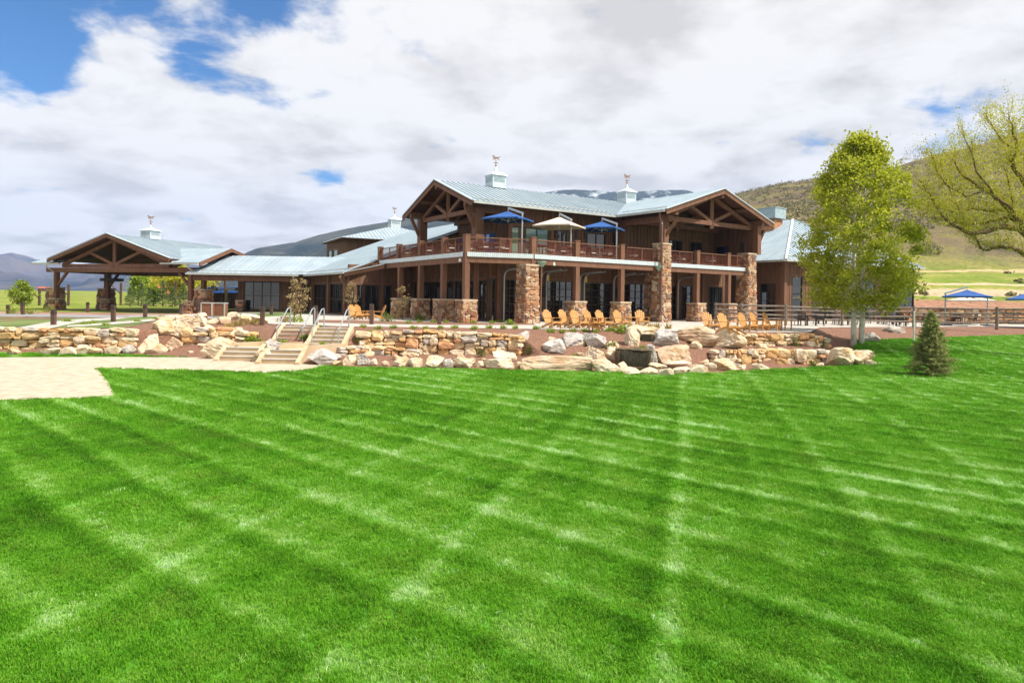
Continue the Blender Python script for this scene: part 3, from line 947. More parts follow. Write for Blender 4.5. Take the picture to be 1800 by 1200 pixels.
def seam_roof(parent, poly, spacing=0.5, thick=0.16, panels=True, guard=False):
    """poly: coplanar 3d corners, first edge poly[0]-poly[1] is the eave"""
    poly = [Vector(p) for p in poly]
    roof = MB().slab(poly, thick).build('roof', M['soffit'], parent)
    if not panels:
        return roof
    a = (poly[1] - poly[0]).normalized()
    nn = Vector((0, 0, 0))
    for i in range(1, len(poly) - 1):
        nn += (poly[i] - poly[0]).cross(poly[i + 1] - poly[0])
    nn.normalize()
    if nn.z < 0:
        nn = -nn
    b = nn.cross(a).normalized()
    if b.z < 0:
        b = -b
    P2 = [((p - poly[0]).dot(a), (p - poly[0]).dot(b)) for p in poly]
    # metal laps the edge by a few cm
    a0, a1 = min(p[0] for p in P2), max(p[0] for p in P2)
    k0, k1 = math.floor(a0 / spacing), math.ceil(a1 / spacing)
    for k in range(k0, k1):
        q = clip(P2, 0, k * spacing, False)
        if len(q) >= 3:
            q = clip(q, 0, (k + 1) * spacing, True)
        if len(q) < 3:
            continue
        ar = abs(sum(q[i][0] * q[(i + 1) % len(q)][1] - q[(i + 1) % len(q)][0] * q[i][1] for i in range(len(q)))) / 2
        if ar < 0.02:
            continue
        mb = MB()
        mb.slab([poly[0] + a * x + b * y + nn * 0.026 for x, y in q], 0.022)
        xl = max(k * spacing, a0) + 0.015
        ysl = []
        for i in range(len(q)):
            (x0, y0), (x1, y1) = q[i], q[(i + 1) % len(q)]
            if (x0 - xl) * (x1 - xl) < 0:
                ysl.append(y0 + (y1 - y0) * (xl - x0) / (x1 - x0))
        if len(ysl) >= 2 and max(ysl) - min(ysl) > 0.15:
            y0, y1 = min(ysl), max(ysl)
            p0 = poly[0] + a * xl + b * (y0 + 0.01) + nn * 0.05
            p1 = poly[0] + a * xl + b * (y1 - 0.01) + nn * 0.05
            mb.beam(p0, p1, 0.035, 0.06, nn)
        mb.build('roof_panel', M['roof'], roof)
    if guard:   # snow guard bar low on the slope
        mb = MB()
        y = 0.55
        xs_ = [x for x, yy in P2 if yy < 0.1]
        p0 = poly[0] + a * (min(xs_) + 0.3) + b * y + nn * 0.11
        p1 = poly[0] + a * (max(xs_) - 0.3) + b * y + nn * 0.11
        mb.tube([p0, p1], 0.025, 5)
        k = 0.0
        while k < (p1 - p0).length:
            c = p0 + a * k
            mb.beam(c - nn * 0.09, c + nn * 0.02, 0.03, 0.08, b)
            k += spacing
        mb.build('snow_guard', M['gutter'], roof)
    return roof
def gutter(parent, p0, p1, m='gutter'):
    mb = MB()
    p0, p1 = Vector(p0), Vector(p1)
    d = Vector((0, 0, -0.08))
    mb.beam(p0 + d, p1 + d, 0.16, 0.15)
    return mb.build('gutter', M[m], parent)
# rough unit stones shared by every wall
def unit_stone(seed):
    r = random.Random(seed)
    v, f = [], []
    n = 3
    idx = {}
    def add(p):
        k = tuple(round(x, 4) for x in p)
        if k not in idx:
            idx[k] = len(v)
            q = Vector(p)
            # rounded block
            m = max(abs(q.x), abs(q.y), abs(q.z))
            cnt = sum(abs(c) > 0.49 for c in q)
            sh = {1: 1.0, 2: 0.90, 3: 0.80}[cnt]
            q = Vector((q.x * sh, q.y * sh, q.z * sh))
            q += Vector((r.uniform(-1, 1), r.uniform(-1, 1), r.uniform(-1, 1))) * 0.055
            v.append(tuple(q))
        return idx[k]
    g = [-0.5, -0.2, 0.22, 0.5]
    for ax in range(3):
        for sgn in (-0.5, 0.5):
            for i in range(3):
                for j in range(3):
                    q = []
                    for (a, b) in ((i, j), (i + 1, j), (i + 1, j + 1), (i, j + 1)):
                        p = [0, 0, 0]
                        p[ax] = sgn
                        p[(ax + 1) % 3] = g[a]
                        p[(ax + 2) % 3] = g[b]
                        q.append(add(p))
                    if sgn < 0:
                        q.reverse()
                    f.append(tuple(q))
    return v, f
def stone_set(m, n=10, seed=50):
    out = []
    for i in range(n):
        v, f = unit_stone(seed + i)
        me = bpy.data.meshes.new('stone')
        me.from_pydata(v, [], f)
        me.materials.append(m)
        out.append(me)
    return out
ST_PIL = stone_set(M['pillarstone'], 10, 50)
ST_WALL = stone_set(M['wallstone'], 12, 80)
def pack(w, h, cell, sizes, rng):
    nx, ny = max(2, round(w / cell)), max(2, round(h / cell))
    cw, ch = w / nx, h / ny
    occ = [[False] * nx for _ in range(ny)]
    out = []
    for j in range(ny):
        for i in range(nx):
            if occ[j][i]:
                continue
            sw, sh = rng.choice(sizes)
            k = 0
            while k < sw and i + k < nx and not occ[j][i + k]:
                k += 1
            sw = max(1, k)
            if nx - (i + sw) == 1:
                sw = min(sw + 1, nx - i) if not occ[j][min(nx - 1, i + sw)] else sw
            while sh > 1 and (j + sh > ny or any(occ[j + b][i + a] for a in range(sw) for b in range(sh))):
                sh -= 1
            for a in range(sw):
                for b in range(sh):
                    occ[j + b][i + a] = True
            out.append((i * cw, j * ch, sw * cw, sh * ch))
    return out
PIL_COUNT = [0]
def stone_pier(parent, fr, u, v, w0, w1, z0, z1, cell=0.22, cap=True, seed=1, single=True, name='stone_pillar'):
    rng = random.Random(seed)
    c = fr.pt(u, v, 0)
    mb = MB()
    d = 0.06
    b = [fr.pt(u + a * (w0 / 2 - d), v + e_ * (w0 / 2 - d), z0) for a, e_ in ((-1, -1), (1, -1), (1, 1), (-1, 1))]
    t = [fr.pt(u + a * (w1 / 2 - d), v + e_ * (w1 / 2 - d), z1) for a, e_ in ((-1, -1), (1, -1), (1, 1), (-1, 1))]
    mb.hexa(b, t)
    core = mb.build(name, M['mortar'], parent)
    joined = MB()
    faces = [(0, -1), (-1, 0), (1, 0), (0, 1)]
    for fi, (fu, fv) in enumerate(faces):
        sizes = [(1, 1), (2, 1), (1, 2), (2, 2), (1, 1), (2, 1)]
        for (x, y, sw, sh) in pack((w0 + w1) / 2, z1 - z0, cell, sizes, rng):
            zc = z0 + y + sh / 2
            wz = w0 + (w1 - w0) * (zc - z0) / (z1 - z0)
            k = ((x + sw / 2) / ((w0 + w1) / 2) - 0.5) * wz * 0.97
            off = wz / 2 - 0.05 + rng.uniform(-0.02, 0.03)
            if fv != 0:
                uu, vv = u + k, v + fv * off
                rot = fr.rz
            else:
                uu, vv = u + fu * off, v + k
                rot = fr.rz + math.pi / 2
            p = fr.pt(uu, vv, zc)
            sx, sz = sw * rng.uniform(0.9, 1.15), sh * rng.uniform(0.9, 1.15)
            me = rng.choice(ST_PIL)
            tilt = rng.uniform(-0.5, 0.5)
            if single and fi < 2 and PIL_COUNT[0] < 300:
                o = inst('stone', me, p, core, (0, tilt, rot), (sx, 0.2, sz))
                PIL_COUNT[0] += 1
            else:
                mt = Matrix.Translation(p) @ Euler((0, tilt, rot)).to_matrix().to_4x4() @ Matrix.Diagonal((sx, 0.2, sz, 1))
                joined.add([mt @ vv_.co for vv_ in me.vertices], [tuple(q.vertices) for q in me.polygons])
    if joined.v:
        stuff(joined.build('stones', M['pillarstone2'], core))
    if cap:
        mb = MB()
        h = w1 / 2 + 0.07
        bb = [fr.pt(u + a * h, v + e_ * h, z1) for a, e_ in ((-1, -1), (1, -1), (1, 1), (-1, 1))]
        tt = [fr.pt(u + a * (h - 0.02), v + e_ * (h - 0.02), z1 + 0.12) for a, e_ in ((-1, -1), (1, -1), (1, 1), (-1, 1))]
        mb.hexa(bb, tt)
        mb.build('cap_stone', M['cap'], core)
    return core
def horse_vane(parent, c, size, rz):
    mb = MB()
    c = Vector(c)
    prof = [(-0.42, 0.30), (-0.52, 0.20), (-0.50, 0.34), (-0.40, 0.46), (-0.33, 0.50), (-0.28, 0.40), (-0.15, 0.24), (0.15, 0.22), (0.30, 0.24), (0.50, 0.30), (0.66, 0.32), (0.5, 0.22), (0.34, 0.12), (0.36, -0.05), (0.50, -0.18), (0.42, -0.20), (0.27, -0.04), (0.20, 0.05), (-0.12, 0.02), (-0.20, -0.10), (-0.34, -0.06), (-0.40, -0.16), (-0.46, -0.12), (-0.38, 0.02), (-0.28, 0.06), (-0.33, 0.22)]
    ca, sa = math.cos(rz), math.sin(rz)
    n = len(prof)
    vs = []
    for th in (-0.03, 0.03):
        for x, z in prof:
            x *= size; z *= size
            vs.append((c.x + x * ca - th * sa, c.y + x * sa + th * ca, c.z + z))
    fs = [tuple(range(n)), tuple(reversed(range(n, 2 * n)))]
    for i in range(n):
        j = (i + 1) % n
        fs.append((i, i + n, j + n, j))
    mb.add(vs, fs)
    return mb.build('weathervane', M['copper'], parent)
def cupola(parent, c, w, z0, h, rz, vane=0.8):
    """louvred box with flared roof, finial and running-horse vane"""
    mb = MB()
    mb.box((c[0], c[1], z0 + h / 2), (w, w, h), rz)
    cu = mb.build('cupola', M['cupola'], parent)
    for k in range(4):
        a = rz + k * math.pi / 2
        dx, dy = math.cos(a), math.sin(a)
        m2 = MB()
        for q in range(4):
            z = z0 + h * 0.52 + q * h * 0.11
            m2.box((c[0] + dx * (w / 2 + 0.012), c[1] + dy * (w / 2 + 0.012), z), (0.03, w * 0.8, h * 0.07), a)
        m2.build('louvre', M['louvre'], cu)
    m3 = MB()
    r2 = math.sqrt(2)
    m3.frustum(c, w / 2 * 1.18 * r2, w / 2 * 1.10 * r2, z0 + h, z0 + h + 0.08, 4, rz + math.pi / 4)
    m3.frustum(c, w / 2 * 1.08 * r2, w * 0.16 * r2, z0 + h + 0.08, z0 + h * 1.38, 4, rz + math.pi / 4)
    m3.frustum(c, w * 0.14, w * 0.04, z0 + h * 1.38, z0 + h * 1.75, 8, 0)
    m3.build('cupola_roof', M['cupola'], cu)
    zt = z0 + h * 1.7
    m4 = MB()
    m4.tube([(c[0], c[1], zt), (c[0], c[1], zt + vane * 1.25)], 0.03, 6)
    m4.frustum(c, 0.03, 0.11, zt + vane * 0.18, zt + vane * 0.28, 8, 0)
    m4.frustum(c, 0.11, 0.03, zt + vane * 0.28, zt + vane * 0.38, 8, 0)
    m4.box((c[0], c[1], zt + vane * 0.62), (vane * 0.8, 0.03, 0.03), rz)
    m4.box((c[0], c[1], zt + vane * 0.62), (0.03, vane * 0.8, 0.03), rz)
    m4.build('vane_spindle', M['copper'], cu)
    horse_vane(cu, (c[0], c[1], zt + vane * 1.2), vane, 0.15)
    return cu
def truss(parent, pa, pb, ppk, w=0.26, up=None):
    """pa, pb: ends of bottom chord; ppk: under the ridge"""
    pa, pb, ppk = Vector(pa), Vector(pb), Vector(ppk)
    mid = (pa + pb) / 2
    d = (pb - pa).normalized()
    def bm(name, a, b, w_, h_):
        m_ = MB(); m_.beam(a, b, w_, h_); m_.build(name, M['wood'], parent)
    bm('truss_chord', pa, pb, w, 0.34)
    bm('king_post', mid - Vector((0, 0, 0.42)), Vector((mid.x, mid.y, ppk.z)), w * 0.98 + 0.03, 0.30)
    L_ = (pb - pa).length
    for sg in (-1, 1):
        base = mid + d * sg * 0.15 + Vector((0, 0, 0.15))
        e_ = pa if sg < 0 else pb
        tp = mid * 0.52 + e_ * 0.48
        t = 0.52
        tp.z = e_.z + (ppk.z - e_.z) * t
        bm('truss_strut', base, tp, w * 0.9, 0.26)
        bm('truss_rafter', Vector((e_.x, e_.y, e_.z + 0.1)), ppk - Vector((0, 0, 0.05)), w * 0.96, 0.30)
def railing_bay(parent, p0, p1, zd, n_mid=1, cables=10, gap=0.16):
    p0, p1 = Vector(p0), Vector(p1)
    d = (p1 - p0).normalized()
    a, b = p0 + d * gap, p1 - d * gap
    def Z(p, z): return Vector((p.x, p.y, z))
    mb = MB()
    mb.beam(Z(a, zd + 0.95), Z(b, zd + 0.95), 0.12, 0.06)
    r = mb.build('top_rail', M['wood'], parent)
    mb = MB()
    mb.beam(Z(a, zd + 0.12), Z(b, zd + 0.12), 0.05, 0.05)
    mb.beam(Z(a + d * 0.03, zd + 0.12), Z(a + d * 0.03, zd + 0.92), 0.05, 0.05)
    mb.beam(Z(b - d * 0.03, zd + 0.12), Z(b - d * 0.03, zd + 0.92), 0.05, 0.05)
    mb.build('rail_frame', M['rail'], parent)
    for k in range(n_mid):
        p = a + (b - a) * ((k + 1) / (n_mid + 1))
        mb = MB()
        mb.beam(Z(p, zd + 0.1), Z(p, zd + 0.92), 0.07, 0.07)
        mb.build('baluster', M['wood'], parent)
    mb = MB()
    for k in range(cables):
        z = zd + 0.19 + k * (0.72 / cables)
        mb.beam(Z(a, z), Z(b, z), 0.012, 0.014)
    nv = int((b - a).length / 0.16)
    for k in range(1, nv):
        p = a + (b - a) * (k / nv)
        mb.beam(Z(p, zd + 0.13), Z(p, zd + 0.92), 0.01, 0.01)
    stuff(mb.build('rail_mesh', M['rail'], parent))
# ------------------------------------------------------------------ main lodge
Bp = G(818, 567, T)
ZD = 5.88                                   # deck floor
Cp = P(936, 447, 2.9 * F / -U(936, 447)[1])
DF = Fr((Cp.x, Cp.y), 55)
DL = Fr((Bp.x, Bp.y), -33, flip=True)
LW = Fr((-2.8, 46.4), 57.4)
RW = Fr((11.1, 49.3), 53.5)
ZE, ZR = 9.74, 11.95
WL, WR = 11.8, 13.6
lodge = thing('timber_lodge', 'two storey brown timber lodge with pale metal roof, wrap deck and stone pillars', 'building', (Cp.x, Cp.y + 3, T))
Ap = DL.pt(DL.ux(672, 0, 455), 0, 0)
u3_, u6_ = DF.ux(1163, 0, 470), DF.ux(1312, 0, 480)
D3, D6 = DF.pt(u3_, 0, 0), DF.pt(u6_, 0, 0)
# deck floor and underside
back1, back2, back3 = RW.pt(13, 8, 0), LW.pt(6, 10, 0), LW.pt(1.5, 12.4, 0)
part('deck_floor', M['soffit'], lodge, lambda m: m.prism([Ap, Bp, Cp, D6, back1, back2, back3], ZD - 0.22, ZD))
corners = [Ap, Bp, Cp, D6]
for a, b in zip(corners[:-1], corners[1:]):
    d = (Vector((b.x, b.y, 0)) - Vector((a.x, a.y, 0))).normalized()
    nrm = Vector((d.y, -d.x, 0))
    a0, b0 = Vector((a.x, a.y, 0)), Vector((b.x, b.y, 0))
    part('deck_beam', M['wood'], lodge, lambda m: m.beam(a0 + d * 0.02 + Vector((0, 0, 5.44)) + nrm * 0.02, b0 - d * 0.02 + Vector((0, 0, 5.44)) + nrm * 0.02, 0.30, 0.38))
    mb = MB()
    L_ = (b0 - a0).length
    n = int(L_ / 0.035)
    for k in range(n + 1):
        off = 0.24 + (0.006 if (k // 2) % 2 else -0.004)
        p = a0 + d * (L_ * k / n) + nrm * off
        for z in (5.63, 5.64, 5.90):
            mb.v.append((p.x, p.y, z - (0.03 if (z < 5.635 and (k // 2) % 2) else 0)))
    for k in range(n):
        for q in range(2):
            i = k * 3 + q
            mb.f.append((i, i + 3, i + 4, i + 1))
    mb.build('deck_flashing', M['fasciametal'], lodge)
    part('deck_edge', M['fasciametal'], lodge, lambda m: m.beam(a0 + nrm * 0.1 + Vector((0, 0, 5.885)), b0 + nrm * 0.1 + Vector((0, 0, 5.885)), 0.27, 0.03))
# rail posts and bays
dl_px = [669, 702, 740, 781]
dl_posts = [DL.pt(DL.ux(p, 0, 440), 0, 0) for p in dl_px]
df_posts = [DF.pt(DF.ux(p, 0, 450), 0, 0) for p in (1013, 1092)] + [D3] + [DF.pt(DF.ux(p, 0, 455), 0, 0) for p in (1225, 1279)] + [D6]
chain = dl_posts + [Bp, Cp] + df_posts
for i, p in enumerate(chain):
    if p is D3 or p is D6:
        continue
    rz = DL.rz if i < 4 else (DF.rz if i > 4 else DF.rz)
    part('rail_post', M['wood'], lodge, lambda m: (m.box((p.x, p.y, (5.25 + 6.95) / 2), (0.35, 0.35, 1.70), rz), m.box((p.x, p.y, 6.98), (0.40, 0.40, 0.06), rz)))
for a, b in zip(chain[:-1], chain[1:]):
    long = (b - a).length > 3.2
    railing_bay(lodge, a, b, ZD, 1, 9, 0.19 if (a is not D3 and b is not D3) else 0.5)
# lower posts with stone pedestals
sd = 100
for i, px in enumerate((703, 739, 779)):
    u = DL.ux(px, 0, 540)
    stone_pier(lodge, DL, u, 0, 1.08, 0.94, T, 2.84, 0.17, True, sd + i, False, 'stone_pedestal')
    p = DL.pt(u, 0, 0)
    part('post', M['wood'], lodge, lambda m: m.box((p.x, p.y, (2.96 + 5.25) / 2), (0.33, 0.33, 5.25 - 2.96), DL.rz))
stone_pier(lodge, DL, 0.05, 0.05, 1.1, 0.95, T, 2.84, 0.16, True, sd + 5, True, 'stone_pedestal')
part('post', M['wood'], lodge, lambda m: m.box((Bp.x, Bp.y, (2.96 + 5.25) / 2), (0.34, 0.34, 5.25 - 2.96), DL.rz))
for i, px in enumerate((1012, 1091, 1224, 1279)):
    u = DF.ux(px, 0, 545)
    stone_pier(lodge, DF, u, 0, 1.12, 0.96, T - 0.05, 2.84, 0.18, True, sd + 10 + i, False, 'stone_pedestal')
    p = DF.pt(u, 0, 0)
    part('post', M['wood'], lodge, lambda m: m.box((p.x, p.y, (2.96 + 5.25) / 2), (0.33, 0.33, 5.25 - 2.96), DF.rz))
# tall stone pillars
stone_pier(lodge, DF, -0.35, 0.02, 1.16, 0.96, T - 0.05, 5.12, 0.165, True, 31, True)
stone_pier(lodge, DF, u3_, 0.0, 1.08, 0.90, T - 0.05, 7.2, 0.19, True, 32, True)
stone_pier(lodge, DF, u6_ + 0.15, 0.1, 1.3, 1.0, T - 0.05, 7.0, 0.2, True, 33, False)
u3b = DF.ux(1148, 1.6, 520)
stone_pier(lodge, DF, u3b, 1.6, 1.0, 0.9, T - 0.05, 5.2, 0.2, False, 34, False)

# roofs of the two wings
def lwp(u, v, z): return LW.pt(u, v, z)
V_ = None
def isect(p, d, q, e):
    det = d.x * (-e.y) - d.y * (-e.x)
    r = q - p
    s_ = (r.x * (-e.y) - r.y * (-e.x)) / det
    return p + d * s_
Vv = isect(LW.o, LW.u, RW.o, RW.v)
Jv = isect(LW.o + LW.v * (WL / 2), LW.u, RW.o + RW.u * (WR / 2), RW.v)
Kv = isect(LW.o + LW.v * WL, LW.u, RW.o + RW.u * WR, RW.v)
def p3(p, z): return Vector((p.x, p.y, z))
seam_roof(lodge, [LW.pt(0, 0, ZE), p3(Vv, ZE), p3(Jv, ZR), LW.pt(0, WL / 2, ZR)], 0.46, guard=True)
seam_roof(lodge, [p3(Vv, ZE), RW.pt(0, 0, ZE), RW.pt(WR / 2, 0, ZR), p3(Jv, ZR)], 0.46, guard=True)
seam_roof(lodge, [LW.pt(0, WL, ZE), p3(Kv, ZE), p3(Jv, ZR), LW.pt(0, WL / 2, ZR)], 0.46)
seam_roof(lodge, [p3(Kv, ZE), RW.pt(WR, 0, ZE), RW.pt(WR / 2, 0, ZR), p3(Jv, ZR)], 0.46)
for fr, W_, nm in ((LW, WL, 0), (RW, WR, 1)):
    ax = fr.u if nm == 0 else fr.v           # axis into building
    def gp(s_, t, z):                        # s: depth behind rake, t: across 0..W
        return fr.pt(s_, t, z) if nm == 0 else fr.pt(t, s_, z)
    # barge boards with a thin metal drip edge, and ridge cap
    for t0 in (0, W_):
        mb = MB()
        a, b = gp(-0.04, t0, ZE - 0.20), gp(-0.04, W_ / 2, ZR - 0.20)
        mb.beam(a, b, 0.09, 0.34)
        mb.build('barge_board', M['wood'], lodge)
        mb = MB()
        a, b = gp(-0.05, t0, ZE + 0.045), gp(-0.05, W_ / 2, ZR + 0.045)
        mb.beam(a, b, 0.14, 0.06)
        mb.build('rake_flashing', M['fasciametal'], lodge)
        # dentil blocks under the drip edge
        mb = MB()
        nb = int((b - a).length / 0.28)
        for k in range(nb):
            c = a + (b - a) * ((k + 0.5) / nb) + Vector((0, 0, -0.13))
            dd = (b - a).normalized()
            c -= Vector((ax.x, ax.y, 0)) * 0.045
            mb.beam(c - dd * 0.07, c + dd * 0.07, 0.05, 0.10)
        stuff(mb.build('rake_dentils', M['darkwood'], lodge))
    # purlin ends / outrigger beams
    for t, zz_ in ((1.3, ZE + 0.0), (W_ - 1.3, ZE + 0.0), (W_ / 2, ZR - 0.62)):
        zz2 = ZE + (ZR - ZE) * (1 - abs(t - W_ / 2) / (W_ / 2)) - 0.46
        mb = MB()
        mb.beam(gp(0.06, t, zz2), gp(6.0, t, zz2), 0.30, 0.46)
        mb.build('purlin', M['wood'], lodge)
    for t in (W_ * 0.27, W_ * 0.73):
        zz2 = ZE + (ZR - ZE) * (1 - abs(t - W_ / 2) / (W_ / 2)) - 0.34
        mb = MB()
        mb.beam(gp(0.1, t, zz2), gp(6.0, t, zz2), 0.2, 0.26)
        mb.build('purlin', M['wood'], lodge)
    for s_ in (1.15, 4.2 if nm == 0 else 4.6):
        a, b = gp(s_, 1.3, ZE - 0.42), gp(s_, W_ - 1.3, ZE - 0.42)
        truss(lodge, a, b, gp(s_, W_ / 2, ZR - 0.45))
# LW porch posts, back wall, side wall
posts = [LW.pt(1.15, 1.3, 0), LW.pt(1.15, WL - 1.3, 0)]
for p in posts:
    part('porch_post', M['wood'], lodge, lambda m: m.box((p.x, p.y, (ZD + ZE - 0.3) / 2), (0.62, 0.62, ZE - 0.3 - ZD), LW.rz))
for t, sg in ((1.3, -1), (WL - 1.3, 1)):
    part('knee_brace', M['wood'], lodge, lambda m: m.beam(LW.pt(0.85, t, ZE - 1.65), LW.pt(0.12, t, ZE - 0.22), 0.2, 0.22))
LB = Fr(tuple(LW.pt(4.6, 1.2, 0))[:2], math.degrees(math.atan2(LW.v.x, LW.v.y)), flip=True)
def zpx(px, py, p): return P(px, py, p.y).z
def ops_px(fr, v, spans, z0, z1):
    out = []
    for (a, b, c, r, g, *nm) in spans:
        ua, ub = fr.ux(a, v, 420), fr.ux(b, v, 420)
        if ua > ub: ua, ub = ub, ua
        out.append((ua, ub, z0, z1, c, r, g) + tuple(nm))
    return out
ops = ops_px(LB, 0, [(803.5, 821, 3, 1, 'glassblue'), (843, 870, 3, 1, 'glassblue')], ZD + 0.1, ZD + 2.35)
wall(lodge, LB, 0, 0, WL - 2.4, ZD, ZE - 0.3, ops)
part('gable_wall', M['siding'], lodge, lambda m: m.hexa([LB.pt(0, 0.02, ZE - 0.3), LB.pt(WL - 2.4, 0.02, ZE - 0.3), LB.pt(WL - 2.4, 0.2, ZE - 0.3), LB.pt(0, 0.2, ZE - 0.3)],
     [LB.pt(4.4, 0.02, ZR - 0.6), LB.pt(5.0, 0.02, ZR - 0.6), LB.pt(5.0, 0.2, ZR - 0.6), LB.pt(4.4, 0.2, ZR - 0.6)]))
sops = ops_px(LW, 1.2, [(898, 920.5, 1, 1, 'glassgreen'), (922.5, 965, 2, 1, 'glassgreen'), (979, 997, 2, 1, 'glass', 'glazed_door'), (1031, 1065, 2, 2, 'glass'), (1086, 1105, 1, 2, 'glass')], ZD + 0.08, ZD + 2.5)
wall(lodge, LW, 1.2, 4.86, 16.0, ZD, ZE + 0.1, sops)
for px in (896, 970, 1008, 1024, 1075):
    u = LW.ux(px, 1.2, 420)
    part('pilaster', M['wood'], lodge, lambda m: fbox(m, LW, u - 0.13, u + 0.13, 1.10, 1.19, ZD, ZE - 0.02))
for px in (977, 1028, 1078, 1012):
    u = LW.ux(px, 1.1, 405)
    part('wall_lantern', M['darkmetal'], lodge, lambda m: fbox(m, LW, u - 0.1, u + 0.1, 1.0, 1.16, ZD + 1.9, ZD + 2.6))
# RW porch
bops = ops_px(RW, 5.0, [(1176, 1199, 2, 1, 'glass', 'glazed_door'), (1213, 1234, 2, 1, 'glass', 'glazed_door')], ZD + 0.05, ZD + 2.4)
wall(lodge, RW, 5.0, 0.9, 12.5, ZD, ZE - 0.3, bops)
lops = []
RS = Fr(tuple(RW.pt(0.9, 5.25, 0))[:2], math.degrees(math.atan2(RW.v.x, RW.v.y)), flip=True)
wall(lodge, RS, 0, 0, 5.5, ZD, ZE, [(0.5, 2.2, ZD + 0.1, ZD + 2.4, 2, 2, 'glass')])
RI = Fr(tuple(RW.pt(12.3, 0.9, 0))[:2], math.degrees(math.atan2(RW.v.x, RW.v.y)), flip=True)
wall(lodge, RI, 0, 0, 4.1, ZD, ZE - 0.3)
utv = RI.ux(1270, -0.1, 432)
part('television', M['screen'], lodge, lambda m: fbox(m, RI, utv - 0.55, utv + 0.55, -0.12, -0.03, ZD + 1.35, ZD + 2.05))
ul = RI.ux(1305, -0.1, 428)
part('wall_lantern', M['darkmetal'], lodge, lambda m: fbox(m, RI, ul - 0.12, ul + 0.12, -0.2, -0.03, ZD + 1.5, ZD + 2.3))
for (u, v) in ((0.95, 0.95), (12.35, 0.7)):
    p = RW.pt(u, v, 0)
    part('porch_post', M['wood'], lodge, lambda m: m.box((p.x, p.y, (7.1 + ZE - 0.25) / 2), (0.5, 0.5, ZE - 0.25 - 7.1), RW.rz))
part('knee_brace', M['wood'], lodge, lambda m: m.beam(RW.pt(0.95, 0.75, ZE - 1.75), RW.pt(1.3, 0.1, ZE - 0.70), 0.2, 0.22))
part('knee_brace', M['wood'], lodge, lambda m: m.beam(RW.pt(12.55, 0.7, ZE - 1.75), RW.pt(13.3, 0.7, ZE - 0.55), 0.2, 0.22))
part('eave_beam', M['wood'], lodge, lambda m: m.beam(RW.pt(0.95, 0.4, ZE - 0.55), RW.pt(0.95, 5.0, ZE - 0.55), 0.3, 0.5))
# deck-level eave beam along LW
part('eave_beam', M['wood'], lodge, lambda m: m.beam(LW.pt(0.3, 1.3, ZE - 0.32), LW.pt(4.55, 1.3, ZE - 0.32), 0.3, 0.6))
gutter(lodge, LW.pt(0.05, -0.06, ZE - 0.02), p3(Vv + LW.u * -0.05, ZE - 0.02) - Vector((LW.v.x, LW.v.y, 0)) * 0.06)
gutter(lodge, RW.pt(-0.06, 0.05, ZE - 0.02), p3(Vv, ZE - 0.02) - Vector((RW.u.x, RW.u.y, 0)) * 0.06)
# downpipe by the tall pillar
dp = [RW.pt(0.05, 0.6, ZE - 0.15), RW.pt(0.05, 0.6, ZE - 0.4), DF.pt(u3_ - 0.62, -0.55, ZE - 1.1), DF.pt(u3_ - 0.62, -0.55, 7.6), DF.pt(u3_ - 0.66, -0.62, 7.2), DF.pt(u3_ - 0.72, -0.66, 5.5), DF.pt(u3_ - 0.78, -0.7, T + 0.9), DF.pt(u3_ - 0.6, -1.1, T + 0.25)]
part('downpipe', M['downpipe'], lodge, lambda m: m.tube(dp, 0.07, 8))
for u, z in ((u3_ - 0.72, 5.25), (0.42, 5.1)):
    c = DF.pt(u, -0.42, 0)
    part('rain_head', M['green_metal'], lodge, lambda m: (m.frustum((c.x, c.y), 0.12, 0.30, z, z + 0.3, 8, 0), m.frustum((c.x, c.y), 0.31, 0.31, z + 0.3, z + 0.36, 8, 0)))
part('downpipe', M['downpipe'], lodge, lambda m: m.tube([DF.pt(0.42, -0.42, 5.1), DF.pt(0.40, -0.40, 2.2), DF.pt(0.6, -0.7, T + 0.1)], 0.06, 8))
for p in (DL.pt(0.35, -0.25, 5.4), DF.pt(1.6, -0.2, 5.35)):
    part('flood_light', M['white'], lodge, lambda m: m.frustum((p.x, p.y), 0.1, 0.07, p.z - 0.1, p.z + 0.1, 8, 0))

# lower storey, set back under the deck
VF, VL = 3.8, 3.2
ZG = 4.42
cLF = isect(DF.o + DF.v * VF, DF.u, DL.o + DL.v * VL, DL.u)
uf0 = (cLF - DF.o).dot(DF.u)
ul0 = (cLF - DL.o).dot(DL.u)
fops = ops_px(DF, VF, [(862, 873, 1, 2, 'glass', 'glazed_door'), (888, 915, 3, 5, 'glass', 'garage_door'), (962, 1009, 4, 5, 'glass', 'garage_door'), (1029, 1077, 4, 5, 'glass', 'garage_door'), (1097, 1140, 4, 5, 'glass', 'garage_door'), (1180, 1191, 1, 5, 'glass', 'garage_door'), (1199, 1218, 2, 2, 'glass'), (1247, 1271, 2, 2, 'glass', 'glazed_door')], T + 0.02, ZG)
wall(lodge, DF, VF, uf0 + 0.02, u6_ + 2.5, T - 0.02, 5.62, fops)
lops = ops_px(DL, VL, [(843, 858.5, 2, 2, 'glass', 'glazed_door'), (801, 817, 2, 2, 'glass'), (746, 777, 3, 2, 'glass'), (708, 734, 3, 2, 'glass'), (784, 798, 1, 2, 'glass'), (822, 836, 1, 2, 'glass')], T + 0.02, ZG - 0.1)
uL1 = DL.ux(680, VL, 520)
uL1 = max(uL1, 13.8)
wall(lodge, DL, VL, ul0 + 0.02, uL1, T - 0.02, 5.62, lops)
for px in (836, 876, 1022, 1086, 1190, 1235):
    u = DF.ux(px, VF, 500)
    part('wall_post', M['wood'], lodge, lambda m: fbox(m, DF, u - 0.17, u + 0.17, VF - 0.12, VF - 0.01, T, 5.6))
